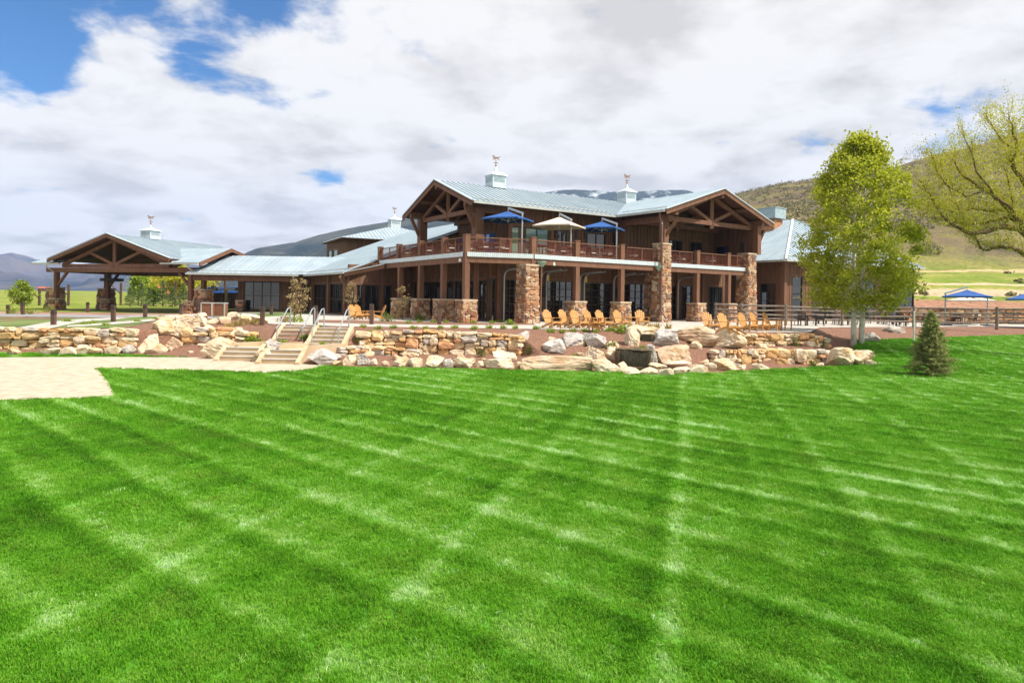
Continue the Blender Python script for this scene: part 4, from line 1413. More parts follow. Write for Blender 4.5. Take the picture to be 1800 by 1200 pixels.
for px in (886, 951, 960.5, 1019, 1027, 1079, 1094, 1141, 1192):
    u = DF.ux(px, VF - 0.35, 520)
    part('door_track', M['steel'], lodge, lambda m: m.tube([DF.pt(u, VF - 0.35, T), DF.pt(u, VF - 0.35, 4.55), DF.pt(u, VF - 0.5, 4.85), DF.pt(u, VF - 0.9, 5.0), DF.pt(u, VF - 2.6, 5.08)], 0.05, 6))
for px in (961, 1028, 1095):
    u = DF.ux(px, VF - 0.3, 482)
    part('motor_tag', M['yellow'], lodge, lambda m: fbox(m, DF, u + 0.05, u + 0.2, VF - 0.35, VF - 0.2, 4.35, 4.75))
# wall lanterns low
for px in (750, 955, 1085):
    fr, v = (DL, VL) if px < 800 else (DF, VF)
    u = fr.ux(px, v - 0.1, 515)
    part('wall_lantern', M['darkmetal'], lodge, lambda m: fbox(m, fr, u - 0.11, u + 0.11, v - 0.22, v - 0.03, 3.2, 4.0))
# cupolas on the ridges
cu = LW.pt(LW.ux(871, WL / 2, 330), WL / 2, 0)
cupola(lodge, (cu.x, cu.y), 1.22, ZR - 0.12, 1.0, LW.rz, 0.58)
cj = RW.pt(WR / 2, RW.ux(1088, 0, 350) * 0 + 0, 0)
frj = Fr((Jv.x, Jv.y), math.degrees(math.atan2(LW.u.x, LW.u.y)))
cupola(lodge, (Jv.x, Jv.y), 1.2, ZR - 0.12, 1.05, LW.rz, 0.58)
# chimney behind the right gable
ch = P(1357, 380, 68)
part('chimney', M['pillarstone2'], lodge, lambda m: m.box((ch.x, ch.y, 8.4), (1.45, 1.45, 6.0), RW.rz))
def chim_cap(m):
    m.box((ch.x, ch.y, 11.95), (1.9, 1.9, 1.0), RW.rz); m.box((ch.x, ch.y, 12.5), (2.0, 2.0, 0.08), RW.rz)
part('chimney_cap', M['louvre'], lodge, chim_cap)

# ------------------------------------------------------------------ hip-roofed pavilion on the right
PV = Fr((23.03, 57.0), 62)
pav = thing('hip_roofed_pavilion', 'single storey brown wing with steep pale hip roof behind the leafy aspen', 'building', PV.pt(5, 5, T))
ZP = 6.72
apex = PV.pt(9.7, 7.4, 11.45)
apex2 = PV.pt(9.7, 22, 11.45)
seam_roof(pav, [PV.pt(0, 0, ZP), PV.pt(19.4, 0, ZP), apex], 0.5, guard=True)
seam_roof(pav, [PV.pt(0, 26, ZP), PV.pt(0, 0, ZP), apex, apex2], 0.5, guard=False)
seam_roof(pav, [PV.pt(19.4, 0, ZP), PV.pt(19.4, 26, ZP), apex2, apex], 0.5)
gutter(pav, PV.pt(-0.05, -0.08, ZP), PV.pt(19.45, -0.08, ZP))
gutter(pav, PV.pt(-0.08, 0, ZP), PV.pt(-0.08, 10, ZP))
for a, b in ((PV.pt(0, 0, ZP), apex), (PV.pt(19.4, 0, ZP), apex)):
    part('hip_cap', M['fasciametal'], pav, lambda m: m.beam(a + Vector((0, 0, 0.07)), b + Vector((0, 0, 0.07)), 0.22, 0.05))
pops = ops_px(PV, 0.9, [(1393, 1412, 1, 1, 'glass'), (1430, 1470, 3, 2, 'glass'), (1490, 1540, 3, 2, 'glass'), (1566, 1608, 3, 3, 'glass')], T + 0.1, T + 3.9)
wall(pav, PV, 0.9, 0.9, 18.8, T - 0.02, ZP - 0.05, pops)
PL = Fr(tuple(PV.pt(0.9, 1.16, 0))[:2], math.degrees(math.atan2(PV.v.x, PV.v.y)), flip=True)
plo = ops_px(PL, 0, [(1338, 1365, 2, 2, 'glass')], T + 0.2, T + 3.3)
wall(pav, PL, 0, 0, 12, T - 0.02, ZP - 0.05, plo)
PR = Fr(tuple(PV.pt(18.55, 1.16, 0))[:2], math.degrees(math.atan2(PV.v.x, PV.v.y)), flip=True)
wall(pav, PR, 0, 0, 20, T - 0.02, ZP - 0.05, [(0.6, 2.4, T + 0.1, T + 3.2, 2, 3, 'glass')])
p = PV.pt(0.95, 0.95, 0)
part('corner_post', M['wood'], pav, lambda m: m.box((p.x, p.y, (T + ZP) / 2), (0.34, 0.34, ZP - T - 0.1), PV.rz))
mb = MB()
for k in range(28):
    q = PV.pt(13.2 + k * 0.19, 0.78, ZP - 0.38 - 0.06 * abs(math.sin(k * 0.6)))
    mb.frustum((q.x, q.y), 0.045, 0.03, q.z, q.z + 0.09, 5, 0)
lights = mb.build('string_lights', M['white'], pav)
stuff(lights)

# ------------------------------------------------------------------ entrance wing on the left (long low roof)
QF = Fr((-13.0, 52.5), -33, flip=True)
ZQ, SQ = 4.93, 0.38
ent = thing('entrance_wing', 'long low entrance wing with sweeping pale metal roof and glass storefront', 'building', (-18, 62, T))
seam_roof(ent, [QF.pt(21, 0, ZQ), QF.pt(0, 0, ZQ), QF.pt(0, 14.6, ZQ + SQ * 14.6), QF.pt(21, 14.6, ZQ + SQ * 14.6)], 0.5, guard=True)
seam_roof(ent, [QF.pt(0, 26, ZQ + 3), QF.pt(21, 26, ZQ + 3), QF.pt(21, 14.6, ZQ + SQ * 14.6), QF.pt(0, 14.6, ZQ + SQ * 14.6)], 0.5, panels=False)
gutter(ent, QF.pt(21, -0.08, ZQ), QF.pt(0, -0.08, ZQ))
# shallow verge roof running from the corner to the deck
v0 = QF.pt(0, 0, ZQ - 0.02)
v1 = DL.pt(DL.ux(676, -0.3, 466), -0.3, 5.58)
part('verge_beam', M['wood'], ent, lambda m: m.beam(v0 + Vector((0, 0, -0.2)), v1 + Vector((0, 0, -0.2)), 0.3, 0.28))
part('verge_cap', M['fasciametal'], ent, lambda m: m.beam(v0 + Vector((0, 0, -0.02)), v1 + Vector((0, 0, -0.02)), 0.5, 0.05))
# frontal roof towards the portico
seam_roof(ent, [Vector((-29.6, 61.4, ZQ)), Vector((-17.0, 61.4, ZQ)), Vector((-15.2, 67.0, 6.86)), Vector((-28.2, 67.0, 6.86))], 0.5, guard=True)
seam_roof(ent, [Vector((-12, 72.5, ZQ)), Vector((-29.6, 72.5, ZQ)), Vector((-28.2, 67.0, 6.86)), Vector((-15.2, 67.0, 6.86))], 0.5, panels=False)
gutter(ent, (-29.6, 61.3, ZQ), (-19.4, 61.3, ZQ))
part('eave_beam', M['wood'], ent, lambda m: m.beam((-29.2, 62.0, ZQ - 0.45), (-19.0, 62.0, ZQ - 0.45), 0.3, 0.42))
EF = Fr((-25.5, 64.2), 90)
eo = ops_px(EF, 0, [(430, 494, 4, 2, 'glass', 'glazed_entrance')], T + 0.02, T + 2.9)
wall(ent, EF, 0, EF.ux(418, 0, 520), 5.6, T - 0.02, ZQ + 0.9, eo)
qo = ops_px(QF, 0.95, [(503, 524, 2, 2, 'glass'), (528, 546, 2, 2, 'glass'), (553, 575, 3, 2, 'glass'), (580, 603, 3, 2, 'glass')], T + 0.05, T + 2.6)
wall(ent, QF, 0.95, 0.5, 15.5, T - 0.02, ZQ + 0.25, qo)
for px in (500, 526, 549, 577, 606):
    u = QF.ux(px, 0.8, 520)
    part('wall_post', M['wood'], ent, lambda m: fbox(m, QF, u - 0.18, u + 0.18, 0.72, 0.94, T, ZQ + 0.1))
W3 = Fr(tuple(QF.pt(0.5, 0.95, 0))[:2], 57)
w3o = ops_px(W3, 0, [(614, 640, 2, 1, 'glass'), (641, 668, 2, 1, 'glass'), (676, 690, 1, 1, 'glass')], T + 0.1, T + 2.5)
w3o = [o for o in w3o if o[1] < 7.4]
wall(ent, W3, 0, 0.02, 7.6, T - 0.02, 5.55, w3o)
part('knee_brace', M['wood'], ent, lambda m: m.beam(QF.pt(0.4, 0.6, T + 2.0), QF.pt(0.2, -0.3, T + 3.1), 0.2, 0.25))
# tower block behind
tw0 = P(610, 440, 84)
TW = Fr((tw0.x, tw0.y), 62)
tow = thing('tower_block', 'small square tower block rising behind the low roof with hip roof and cupola', 'building', (tw0.x + 2, tw0.y + 5, T))
ZT = 10.25
to = Fr((tw0.x, tw0.y), -33, flip=True)
wall(tow, TW, 0, 0, 15, T, ZT, [])
ptw = ops_px(to, 0, [(577, 584, 1, 1, 'glassgreen'), (586, 594, 1, 1, 'glassgreen')], 8.0, 9.1)
wall(tow, to, 0, 0.26, 8, T, ZT, ptw)
o_ = 0.9
c0, c1, c2, c3 = TW.pt(-o_, -o_, ZT), TW.pt(15 + o_, -o_, ZT), TW.pt(15 + o_, 9 + o_, ZT), TW.pt(-o_, 9 + o_, ZT)
ap = TW.pt(7.5, 4.5, 12.6)
seam_roof(tow, [c0, c1, ap], 0.5)
seam_roof(tow, [c3, c0, ap], 0.5)
seam_roof(tow, [c1, c2, ap], 0.5, panels=False)
seam_roof(tow, [c2, c3, ap], 0.5, panels=False)
cupola(tow, (ap.x, ap.y), 1.35, 12.35, 1.1, TW.rz, 0.6)

# ------------------------------------------------------------------ porte cochere
KP = 1.15
def zs(z): return 3 + (z - 3) * KP
class FrK(Fr):
    def pt(s, u, v, z):
        p = s.o + s.u * (u * KP) + s.v * (v * KP)
        return Vector((p.x, p.y, zs(z)))
PO = FrK((-38.8 * KP, 58.7 * KP), 108.3)
por = thing('porte_cochere', 'open timber porte cochere with gabled pale metal roof at the far left', 'porch', PO.pt(6, 4, T))
zpe, zpr = 5.82, 7.9
g0, g1, gm = -1.0, 12.3, 5.65
seam_roof(por, [PO.pt(g1, -0.8, zpe), PO.pt(g1, 12, zpe), PO.pt(gm, 12, zpr), PO.pt(gm, -0.8, zpr)], 0.5)
seam_roof(por, [PO.pt(g0, 12, zpe), PO.pt(g0, -0.8, zpe), PO.pt(gm, -0.8, zpr), PO.pt(gm, 12, zpr)], 0.5)
cz0, cz1 = 5.5, 6.95
seam_roof(por, [PO.pt(12.2, -0.6, cz0), PO.pt(15.0, -0.6, cz0), PO.pt(14.3, 3.8, cz1), PO.pt(8.9, 3.8, cz1)], 0.5)
seam_roof(por, [PO.pt(-3.2, -0.6, cz0), PO.pt(-0.9, -0.6, cz0), PO.pt(2.4, 3.8, cz1), PO.pt(-3.2, 3.8, cz1)], 0.5)
seam_roof(por, [PO.pt(14.6, 6.6, 6.2), PO.pt(11.3, 6.6, 6.2), PO.pt(8.9, 3.8, cz1), PO.pt(14.3, 3.8, cz1)], 0.5, panels=False)
gutter(por, PO.pt(-3.2, -0.68, cz0), PO.pt(0.2, -0.68, cz0))
gutter(por, PO.pt(11.2, -0.68, cz0), PO.pt(15.0, -0.68, cz0))
for a, b in ((PO.pt(g0, -0.86, zpe - 0.18), PO.pt(gm, -0.86, zpr - 0.18)), (PO.pt(g1, -0.86, zpe - 0.18), PO.pt(gm, -0.86, zpr - 0.18)), (PO.pt(15.05, -0.6, cz0 - 0.16), PO.pt(14.35, 3.8, cz1 - 0.16)), (PO.pt(14.65, 6.6, 6.2 - 0.16), PO.pt(14.35, 3.8, cz1 - 0.16))):
    part('barge_board', M['wood'], por, lambda m: m.beam(a, b, 0.1, 0.30))
for a, b in ((PO.pt(g0, -0.88, zpe + 0.05), PO.pt(gm, -0.88, zpr + 0.05)), (PO.pt(g1, -0.88, zpe + 0.05), PO.pt(gm, -0.88, zpr + 0.05))):
    part('rake_flashing', M['fasciametal'], por, lambda m: m.beam(a, b, 0.14, 0.06))
truss(por, PO.pt(-0.2, 0, 5.28), PO.pt(11.5, 0, 5.28), PO.pt(gm, 0, zpr - 0.4))
truss(por, PO.pt(-0.2, 6, 5.28), PO.pt(11.5, 6, 5.28), PO.pt(gm, 6, zpr - 0.4))
part('lintel_beam', M['wood'], por, lambda m: m.beam(PO.pt(-2.0, 0, 4.92), PO.pt(14.0, 0, 4.92), 0.4, 0.42))
part('lintel_beam', M['wood'], por, lambda m: m.beam(PO.pt(-2.0, 9.5, 4.92), PO.pt(14.0, 9.5, 4.92), 0.4, 0.42))
for u in (-0.9, 13.6):
    part('lintel_beam', M['wood'], por, lambda m: m.beam(PO.pt(u, 0.25, 4.9), PO.pt(u, 9.25, 4.9), 0.4, 0.4))
sup = [(-0.95, 0.0), (1.0, 3.4), (13.7, 0.0)]
for k, (u, v) in enumerate(sup):
    stone_pier(por, PO, u - 0.75 if k < 2 else u + 0.8, v + 0.5, 1.3, 0.95, T - 0.15, 3.3, 0.34, True, 60 + k, False)
    stone_pier(por, PO, u, v, 0.9, 0.8, T - 0.15, 2.35, 0.3, True, 70 + k, False, 'stone_pedestal')
    p, q = PO.pt(u, v, 0), PO.pt(u - 0.75 if k < 2 else u + 0.8, v + 0.5, 0)
    part('post', M['wood'], por, lambda m: m.box((p.x, p.y, zs(3.6)), (0.40, 0.40, KP * 2.3), PO.rz))
    part('post', M['wood'], por, lambda m: m.box((q.x, q.y, zs(4.075)), (0.36, 0.36, KP * 1.35), PO.rz))
    s_ = 1 if u < 7 else -1
    part('knee_brace', M['wood'], por, lambda m: m.beam(PO.pt(u + s_ * 0.15, v, 3.6), PO.pt(u + s_ * 1.25, v, 4.75), 0.2, 0.22))
part('downpipe', M['gutter'], por, lambda m: m.tube([PO.pt(-1.3, -0.68, cz0 - 0.15), PO.pt(-1.3, -0.68, cz0 - 0.35), PO.pt(-0.95, -0.3, cz0 - 0.75), PO.pt(-0.95, -0.3, 3.0)], 0.06, 6))
part('downpipe', M['gutter'], por, lambda m: m.tube([PO.pt(14.0, -0.68, cz0 - 0.15), PO.pt(14.0, -0.68, cz0 - 0.4), PO.pt(14.4, -0.2, cz0 - 0.9)], 0.06, 6))
cp = PO.pt(PO.ux(266, 5.2, 410) , 5.2, 0)
rid = PO.pt(gm, 3.6, 0)
cupola(por, (rid.x, rid.y), 1.3, zs(zpr) - 0.1, 0.85, PO.rz, 0.62)
# hanging lantern ring under the portico
stone_pier(ent, EF, EF.ux(423, -0.5, 540), -0.5, 0.75, 0.65, T, 2.4, 0.22, True, 88, False, 'stone_pedestal')
hl = PO.pt(1.9, 3.0, 4.0)
def ring(m):
    m.frustum((hl.x, hl.y), 1.1, 1.1, 4.2, 4.5, 16, 0); m.tube([(hl.x, hl.y, 4.5), (hl.x, hl.y, 6.0)], 0.03, 5)
part('ring_chandelier', M['darkmetal'], por, ring)
# ------------------------------------------------------------------ dry-stone retaining walls
def retaining(name, label, X0, X1, idx, cell, sizes, seed, ztop=0.04, group=None, line=None):
    rng = random.Random(seed)
    N = max(6, int((X1 - X0) / 0.25))
    pts = []
    for k in range(N + 1):
        X = X0 + (X1 - X0) * k / N
        pr = profile(X)
        wob = 0.18 * noise.noise(Vector((X * 0.35, seed, 0)))
        pts.append((Vector((X, pr[idx][0] + wob)), pr[idx][1] - 0.12, pr[idx + 1][1] + ztop))
    if line:
        pts = [(Vector((p.x, p.y)), p.z - 0.12, p.z + hgt) for p, hgt in line]
        N = len(pts) - 1
    L = [0]
    for a, b in zip(pts[:-1], pts[1:]):
        L.append(L[-1] + (b[0] - a[0]).length)
    t = thing(name, label, 'stone wall', (pts[N // 2][0].x, pts[N // 2][0].y, pts[N // 2][1]), group=group)
    mb = MB()
    for p, z0, z1 in pts:
        mb.v += [(p.x, p.y + 0.13, z0 - 0.2), (p.x, p.y + 0.13, z1 - 0.12), (p.x, p.y + 0.5, z1 - 0.12), (p.x, p.y + 0.5, z0 - 0.2)]
    for k in range(N):
        i = k * 4
        for q in range(4):
            mb.f.append((i + q, i + 4 + q, i + 4 + (q + 1) % 4, i + (q + 1) % 4))
    mb.build('wall_core', M['wallcore'], t)
    hmax = max(z1 - z0 for _, z0, z1 in pts)
    zlow = min(z0 for _, z0, _ in pts)
    def at(s):
        for k in range(N):
            if L[k] <= s <= L[k + 1] + 1e-6:
                f = (s - L[k]) / (L[k + 1] - L[k])
                d = (pts[k + 1][0] - pts[k][0])
                return pts[k][0] + d * f, math.atan2(d.y, d.x), pts[k][1] * (1 - f) + pts[k + 1][1] * f, pts[k][2] * (1 - f) + pts[k + 1][2] * f
    for (x, y, w, h) in pack(L[-1], hmax, cell, sizes, rng):
        p, rz, z0, z1 = at(min(L[-1] - 0.01, x + w / 2))
        fr = (y + h / 2) / hmax
        sc_ = (z1 - z0) / hmax
        zc = z0 + (y + h / 2) * sc_
        top = (y + h) > hmax - 0.02
        jit = rng.uniform(-0.10, 0.09)
        dep = rng.uniform(0.36, 0.5)
        q = Vector((p.x - math.sin(rz) * (-0.16 - jit), p.y + math.cos(rz) * (0.16 + jit), zc + (rng.uniform(-0.02, 0.05) if top else 0)))
        inst('stone', rng.choice(ST_WALL), q, t, (rng.uniform(-0.10, 0.10), rng.uniform(-0.13, 0.13), rz + rng.uniform(-0.14, 0.14)), (w * rng.uniform(0.96, 1.05), dep, h * sc_ * rng.uniform(0.96, 1.06)))
    return t
SZ1 = [(3, 1), (4, 1), (2, 1), (3, 2), (5, 1), (4, 2), (2, 2), (3, 1), (4, 1)]
SZ2 = [(3, 2), (2, 2), (3, 1), (4, 2), (2, 1), (4, 1), (3, 3), (2, 1)]
retaining('retaining_wall', 'long low buff stone wall beyond the crushed stone path, left of the rock pile', -38.0, -18.4, 1, 0.19, SZ1, 5)
retaining('retaining_wall', 'short buff stone wall right behind the big cream boulder, left of the stairs', -16.9, -13.5, 1, 0.19, SZ1, 6)
retaining('retaining_wall', 'tall buff stone wall between the stairs and the grey boulders', -7.5, 0.6, 1, 0.19, SZ2, 7)
retaining('retaining_wall', 'low dry stone wall bordering the lawn in front of the aspen', 9.4, 16.2, 1, 0.2, SZ2, 8)
retaining('retaining_wall', 'upper dry stone wall just below the right group of amber chairs', 9.6, 17.0, 3, 0.17, SZ1, 9)

def pline(lst, n=5):
    out = []
    for (x0, y0, h0), (x1, y1, h1) in zip(lst[:-1], lst[1:]):
        for k in range(n):
            f = k / n
            out.append((hit(x0 + (x1 - x0) * f, y0 + (y1 - y0) * f), h0 + (h1 - h0) * f))
    out.append((hit(lst[-1][0], lst[-1][1]), lst[-1][2]))
    return out
retaining('retaining_wall', 'low stone ledge in front of the tall wall, right of the stairs', 0, 1, 1, 0.16, SZ1, 12, line=pline([(588, 622, 0.3), (625, 623, 0.42), (690, 625, 0.4), (735, 626, 0.25)]))
retaining('retaining_wall', 'stepped stone ledge above the biggest cream boulder, left of the stairs', 0, 1, 1, 0.16, SZ1, 13, line=pline([(330, 600, 0.35), (372, 599, 0.5), (420, 598, 0.45), (452, 597, 0.3)]))
# ------------------------------------------------------------------ boulders
_ico = {}
def ico(sub):
    if sub not in _ico:
        import bmesh
        bm = bmesh.new()
        bmesh.ops.create_icosphere(bm, subdivisions=sub, radius=1.0)
        bm.verts.ensure_lookup_table()
        _ico[sub] = ([v.co.copy() for v in bm.verts], [tuple(v.index for v in f.verts) for f in bm.faces])
        bm.free()
    return _ico[sub]
def rock_mesh(seed, size, sub=3, blocky=0.75):
    rng = random.Random(seed)
    vs, fs = ico(sub)
    planes = []
    for k in range(17):
        n = Vector((rng.gauss(0, 1), rng.gauss(0, 1), rng.gauss(0, 0.8))).normalized()
        planes.append((n, rng.uniform(0.44, 0.82)))
    out = []
    for v in vs:
        p = v.copy()
        m = max(abs(p.x), abs(p.y), abs(p.z))
        p = p * (1 - blocky * 0.4) + (p / m) * blocky * 0.4
        for n, d in planes:
            e_ = p.dot(n) - d
            if e_ > 0:
                p -= n * e_
        q = p * 2.2 + Vector((seed * 1.7, 0, 0))
        p += v * (0.05 * noise.noise(q) + 0.045 * noise.noise(q * 3.1) + 0.03 * noise.noise(q * 7.0) - 0.05 * max(0, 0.25 - abs(noise.noise(Vector((q.x * 0.8, q.y * 0.8, q.z * 2.6 + 7))))) * 4 + 0.016 * noise.noise(q * 15.0))
        out.append(p)
    a = np.array([tuple(p) for p in out])
    lo, hi = a.min(0), a.max(0)
    a = (a - (lo + hi) / 2) / (hi - lo)
    a = a * np.array(size)
    return a.tolist(), fs
ORD = ['first', 'second', 'third', 'fourth', 'fifth', 'sixth', 'seventh', 'eighth', 'ninth', 'tenth', 'eleventh', 'twelfth', 'thirteenth', 'fourteenth', 'fifteenth', 'sixteenth']
BN = [0]
def boulder(px0, py0, px1, py1, kind, label, group=None, depth=0.8, sub=3, base=None, name='boulder', rz=None):
    BN[0] += 1
    px = (px0 + px1) / 2
    b = hit(px, py1) if base is None else G(px, py1, base)
    w = (px1 - px0) * b.y / F
    h = (py1 - py0) * b.y / F
    emb = h * 0.22 + 0.05
    v, f = rock_mesh(BN[0] * 7 + 3, (w * 1.04, w * depth, h + emb), 4 if sub == 3 else sub)
    mb = MB()
    mb.v = [tuple(q) for q in v]
    mb.f = list(f)
    me_o = mb.build(name, M['rock_' + kind], smooth=False, origin=(0, 0, -(h + emb) / 2))
    me_o.location = (b.x, b.y + w * depth * 0.42, b.z - emb)
    return tag(me_o, label, 'boulder', group)
B = boulder
B(889, 584, 931, 621, 'grey', 'large upright pale grey boulder at the right end of the tall stone wall')
B(954, 596, 994, 622, 'grey', 'leftmost of three pale grey boulders grouped on the mulch slope')
B(988, 585, 1033, 611, 'grey', 'middle of three pale grey boulders grouped on the mulch slope')
B(1027, 586, 1067, 613, 'grey', 'rightmost of three pale grey boulders grouped on the mulch slope')
B(1030, 610, 1070, 634, 'tan', 'tan boulder left of the lower waterfall, nearer the grey boulders')
B(1062, 610, 1098, 634, 'tan', 'tan boulder touching the left lip of the lower waterfall', depth=0.7)
B(1129, 606, 1157, 641, 'grey', 'smooth pale grey boulder at the right side of the lower waterfall')
B(1154, 606, 1220, 641, 'peach', 'broad rough brown and cream boulder right of the lower waterfall')
B(914, 626, 1042, 652, 'peach', 'long flat peach slab lying along the lawn edge', depth=0.3)
B(1040, 630, 1092, 656, 'white', 'cream rock pile between the flat slab and the waterfall pool', depth=0.5)
B(1100, 573, 1126, 610, 'white', 'cream rock standing left of the upper waterfall')
B(1148, 581, 1195, 611, 'grey', 'pale grey boulder right of the upper waterfall')
B(1114, 571, 1160, 590, 'tan', 'flat tan rock forming the lip of the upper waterfall', depth=0.6)
B(1190, 573, 1262, 612, 'peach', 'huge peach boulder below the first amber chairs on the right')
B(1250, 578, 1314, 614, 'white', 'huge cream boulder at the left end of the upper right wall')
B(1462, 611, 1508, 645, 'tan', 'rounded tan boulder at the right end of the low lawn wall')
B(1502, 616, 1546, 644, 'tan', 'rounded pinkish boulder nearest the small spruce', depth=0.9)
B(1524, 633, 1543, 643, 'white', 'small cream stone at the foot of the rounded pinkish boulder', sub=2)
B(352, 592, 414, 631, 'white', 'biggest cream boulder beside the foot of the left stair')
B(438, 606, 478, 638, 'white', 'cream and yellow boulder between the two stair feet')
B(464, 596, 493, 613, 'grey', 'white round boulder resting above the stair landings', base=0.62)
B(537, 614, 594, 642, 'grey', 'large white boulder right of the right stair')
B(601, 624, 630, 643, 'tan', 'yellowish rock on the lawn edge next to the large white boulder')
B(626, 622, 652, 643, 'grey', 'pale wedge-shaped rock on the lawn edge below the tall wall')
B(646, 630, 662, 643, 'white', 'small cream rock beside the pale wedge-shaped rock', sub=2)
B(690, 627, 722, 645, 'tan', 'yellow-topped rock on the lawn edge', sub=3)
B(715, 629, 742, 646, 'white', 'flat cream rock right of the yellow-topped rock', sub=3)
B(746, 625, 780, 649, 'white', 'cream rock with sloping top on the lawn edge below the tall wall')
B(777, 630, 797, 647, 'grey', 'small grey-white rock squeezed between two cream rocks', sub=2)
B(792, 629, 836, 648, 'white', 'broad cream rock on the lawn edge, middle of its row')
B(850, 631, 906, 649, 'white', 'low broad cream rock left of the long flat slab', depth=0.6)
B(866, 618, 908, 634, 'white', 'cream rock at the foot of the tall wall near its right end', depth=0.6)
B(1255, 630, 1298, 652, 'tan', 'orange and cream broken rocks at the left end of the low lawn wall')
B(1326, 639, 1355, 651, 'white', 'flat cream stone lying on the grass before the low lawn wall', sub=2)
B(1090, 645, 1130, 660, 'white', 'flat cream edging stone under the waterfall pool', sub=2, depth=0.5)
rim = [(1125, 646, 1160, 661), (1156, 647, 1186, 662), (1180, 645, 1216, 660), (1206, 641, 1246, 657), (1140, 638, 1175, 648), (1170, 634, 1214, 646), (1236, 637, 1262, 651), (1290, 640, 1312, 650)]
for i, q in enumerate(rim):
    B(*q, 'white', ORD[i] + ' of the cream edging stones in front and right of the waterfall pool', 'edging stones right of the pool', depth=0.5, sub=2)
lrocks = [(4, 613, 32, 626, 'tan'), (62, 611, 102, 626, 'white'), (100, 610, 130, 626, 'white'), (124, 606, 158, 625, 'white'), (150, 611, 176, 625, 'tan'), (178, 609, 210, 624, 'white'), (208, 606, 236, 622, 'grey'), (253, 604, 288, 622, 'white')]
for i, q in enumerate(lrocks):
    B(*q[:4], q[4], ORD[i] + ' rock from the left in the row below the long left wall', 'rocks below the left wall', depth=0.6, sub=2)
B(232, 588, 274, 620, 'white', 'tall cream boulder in the gap at the right end of the long left wall')
pile = [(258, 562, 300, 590), (285, 566, 330, 596), (318, 568, 350, 592), (330, 556, 362, 576), (300, 553, 336, 572), (270, 556, 304, 570), (348, 572, 372, 590), (310, 585, 340, 604), (288, 592, 316, 612)]
for i, q in enumerate(pile):
    B(*q, ('tan', 'white', 'peach')[i % 3], ORD[i] + ' rock of the tumbled pile between the two left walls', 'tumbled rock pile', depth=0.8, sub=3)
top = [(396, 548, 420, 562), (410, 551, 440, 567), (376, 556, 404, 570), (428, 552, 458, 566), (442, 557, 470, 570), (352, 560, 380, 572), (340, 549, 362, 560)]
for i, q in enumerate(top):
    B(*q, ('white', 'tan', 'peach')[i % 3], ORD[i] + ' low rock of the rockery beside the waste bins', 'rockery by the waste bins', depth=0.7, sub=2)
small = [(668, 634, 684, 644), (836, 634, 850, 645), (906, 636, 918, 648), (575, 634, 600, 645), (1068, 600, 1090, 612), (1215, 600, 1236, 614), (1086, 636, 1104, 650), (1000, 640, 1012, 652)]
SL = ['below the tall wall', 'between broad cream rocks', 'left of the long flat slab', 'beside the large white boulder', 'between grey boulders and upper waterfall', 'below the huge peach boulder', 'left of the lower waterfall', 'on the long flat slab edge']
for i, q in enumerate(small):
    B(*q, 'tan', 'small tan rock on the mulch ' + SL[i], 'small rocks on the mulch', depth=0.8, sub=2)
rs_ = random.Random(42)
zones = [('on the mulch under the tall wall', 640, 900, 622, 640, 12), ('on the mulch below the amber chair row', 935, 1090, 596, 640, 12), ('around the waterfalls', 1085, 1250, 590, 648, 14), ('on the mulch between the right walls', 1300, 1470, 607, 646, 8), ('on the mulch left of the stairs', 290, 400, 592, 622, 8)]
for zn, xa_, xb_, ya_, yb2, cn in zones:
    spots_ = sorted((rs_.uniform(xa_, xb_), rs_.uniform(ya_, yb2)) for q in range(cn))
    for q, (x, y) in enumerate(spots_):
        w_ = rs_.uniform(9, 20)
        B(x - w_ / 2, y - w_ * rs_.uniform(0.35, 0.6), x + w_ / 2, y, rs_.choice(['tan', 'white', 'peach', 'tan']), ORD[q] + ' loose tan rock from the left ' + zn, 'loose rocks ' + zn, depth=0.8, sub=2)
B(1560, 572, 1600, 586, 'grey', 'half buried grey rock in the mulch right of the aspen', depth=0.6)
B(1520, 584, 1552, 602, 'grey', 'shaded grey rock right behind the aspen trunk', depth=0.7)

# ------------------------------------------------------------------ waterfalls
wf = thing('waterfall', 'lower waterfall spilling dark water over a rock lip into the small pool', 'waterfall', hit(1116, 648))
c = hit(1116, 649)
wy = c.y + 0.35
xa, xb = P(1093, 640, wy).x, P(1142, 640, wy).x
zt = P(1116, 617, wy).z
def wall_rock(m):
    m.hexa([(xa - .1, wy + 0.12, 0), (xb + .1, wy + 0.12, 0), (xb + .1, wy + 1.2, 0), (xa - .1, wy + 1.2, 0)], [(xa - .1, wy + 0.22, zt), (xb + .1, wy + 0.22, zt), (xb + .1, wy + 1.2, zt + 0.05), (xa - .1, wy + 1.2, zt + 0.05)])
part('rock_face', M['rock_wet'], wf, wall_rock)
def sheet_w(m):
    n = 14
    for k in range(n + 1):
        x = xa + (xb - xa) * k / n
        for q in range(7):
            t = q / 6
            m.v.append((x, wy + 0.2 - 0.16 * math.sin(t * 1.5) + 0.02 * math.sin(k * 2.1 + q), zt + 0.04 - t * (zt - 0.1)))
    for k in range(n):
        for q in range(6):
            i = k * 7 + q
            m.f.append((i, i + 7, i + 8, i + 1))
part('water_sheet', M['fall'], wf, sheet_w, smooth=True)
lv, lf = rock_mesh(991, (xb - xa + 0.5, 0.6, 0.18), 3)
part('rock_lip', M['rock_wet'], wf, lambda m: m.add([((xa + xb) / 2 + q[0], wy + 0.42 + q[1], zt + 0.04 + q[2]) for q in lv], lf))
part('pool_water', M['water'], wf, lambda m: m.prism([(xa - 0.6, wy - 0.9), (xb + 0.9, wy - 0.9), (xb + 1.2, wy + 0.1), (xa - 0.5, wy + 0.1)], 0.02, 0.14))
